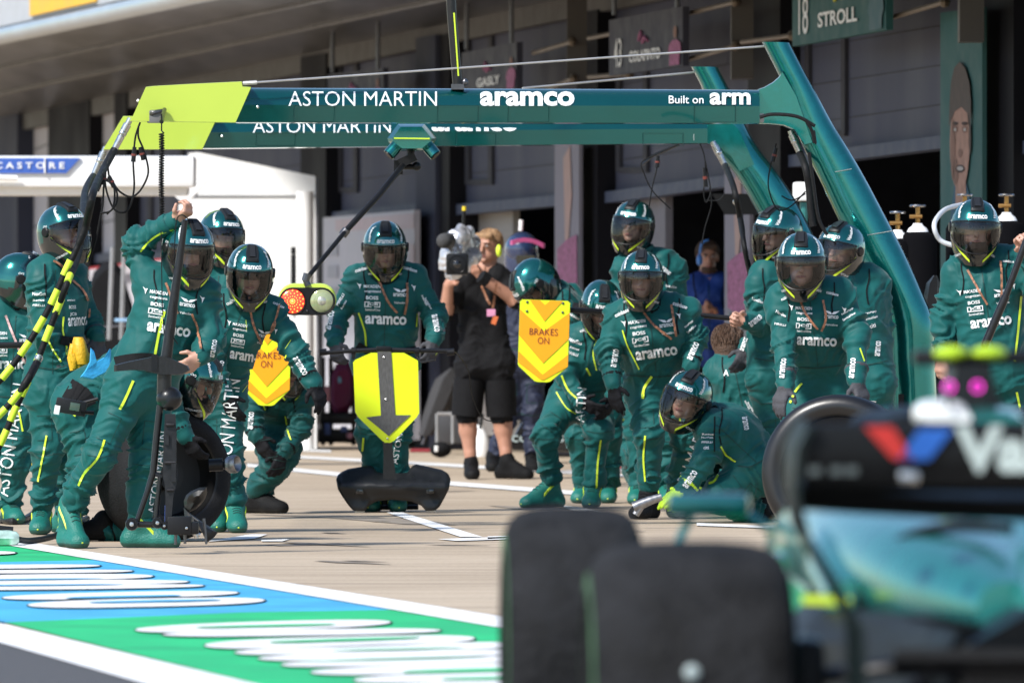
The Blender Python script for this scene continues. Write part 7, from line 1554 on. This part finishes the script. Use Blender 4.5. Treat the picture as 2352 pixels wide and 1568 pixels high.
mb.build('magenta_lamp', M('magenta_lamp', (.9, .03, .6), .4, emit=1.0), tc_)
mb = MB()
for x in (2180, 2245): mb.tube([P(x, 899, 1066), P(x, 935, 1066)], .004, 6)
mb.build('lamp_stalk', black_p, tc_)
mb = MB(); mb.ball(P(2085, 1152, 1150), .018, 10); mb.build('amber_marker', M('amber_marker', (.7, .16, .03), .4), car)
mb = MB()
for x in (2010, 2130): mb.ball(P(x, 1160, 1140), (.03, .03, .016), 10)
mb.build('bodywork_vent', M('pale_vent', (.16, .2, .19), .4), car)
mb = MB(); mb.bbox(K(-.40, rw_y-.02, .855), (.04, .05, .025), .008); mb.build('silver_actuator', steel, fl)
for sg in (-1, 1):
    mb = MB(); mb.bbox(K(sg*.58, 2.9, .735), (.19, .10, .055), .02); mi_ = mb.build('mirror', dgreen_paint, car)
    mb = MB(); mb.tube([K(sg*.62, 2.9, .71), K(sg*.68, 2.8, .60)], .010, 8); mb.tube([K(sg*.5, 2.9, .72), K(sg*.38, 2.9, .64)], .010, 8); mb.build('mirror_stalk', teal_paint, mi_)
mb = MB(); mb.loft([sec(2.1, .36, .25, .66), sec(2.8, .34, .25, .68), sec(3.6, .24, .28, .62), sec(4.6, .14, .28, .5), sec(5.0, .08, .25, .38)]); mb.build('nose', teal_paint, car, ang=60)
mb = MB(); mb.ball(K(0, 2.55, .78), (.13, .16, .14), 20); mb.build('driver_helmet', M('driver_helmet_green', (.05, .3, .27), .2, coat=1), car)
mb = MB(); mb.tube(spline([K(-.30, 2.2, .70), K(-.26, 2.7, .90), K(0, 3.2, .93), K(.26, 2.7, .90), K(.30, 2.2, .70)], 8), .03, 10); mb.tube([K(0, 3.2, .93), K(0, 3.45, .66)], .015, 8); mb.build('halo', black_p, car)
mb = MB(); mb.loft([[K(x, 4.9+dy, z) for dy, z in ((-.1, .09), (.25, .07), (.25, .085), (-.1, .13))] for x in (-.95, -.3, .3, .95)]); mb.build('front_wing', carbon, car)
# rear suspension
mb = MB()
for sg in (-1, 1):
    for z0, z1, y0, y1 in [(.5, .44, .25, .02), (.5, .44, -.1, .0), (.26, .2, .3, .02), (.26, .2, -.15, 0), (.55, .26, .1, 0)]: mb.tube([K(sg*.15, y0, z0), K(sg*.60, y1, z1)], .014, 8)
mb.build('suspension_arm', carbon, car)
mb = MB()
for sg in (-1, 1): mb.bbox(K(sg*.56, .02, .36), (.07, .3, .34), .03)
mb.build('brake_duct', black_p, car)
mb = MB(); mb.ball(K(-.81, -.355, .47), (.016, .006, .016), 10); mb.build('white_spot', greyl, car)
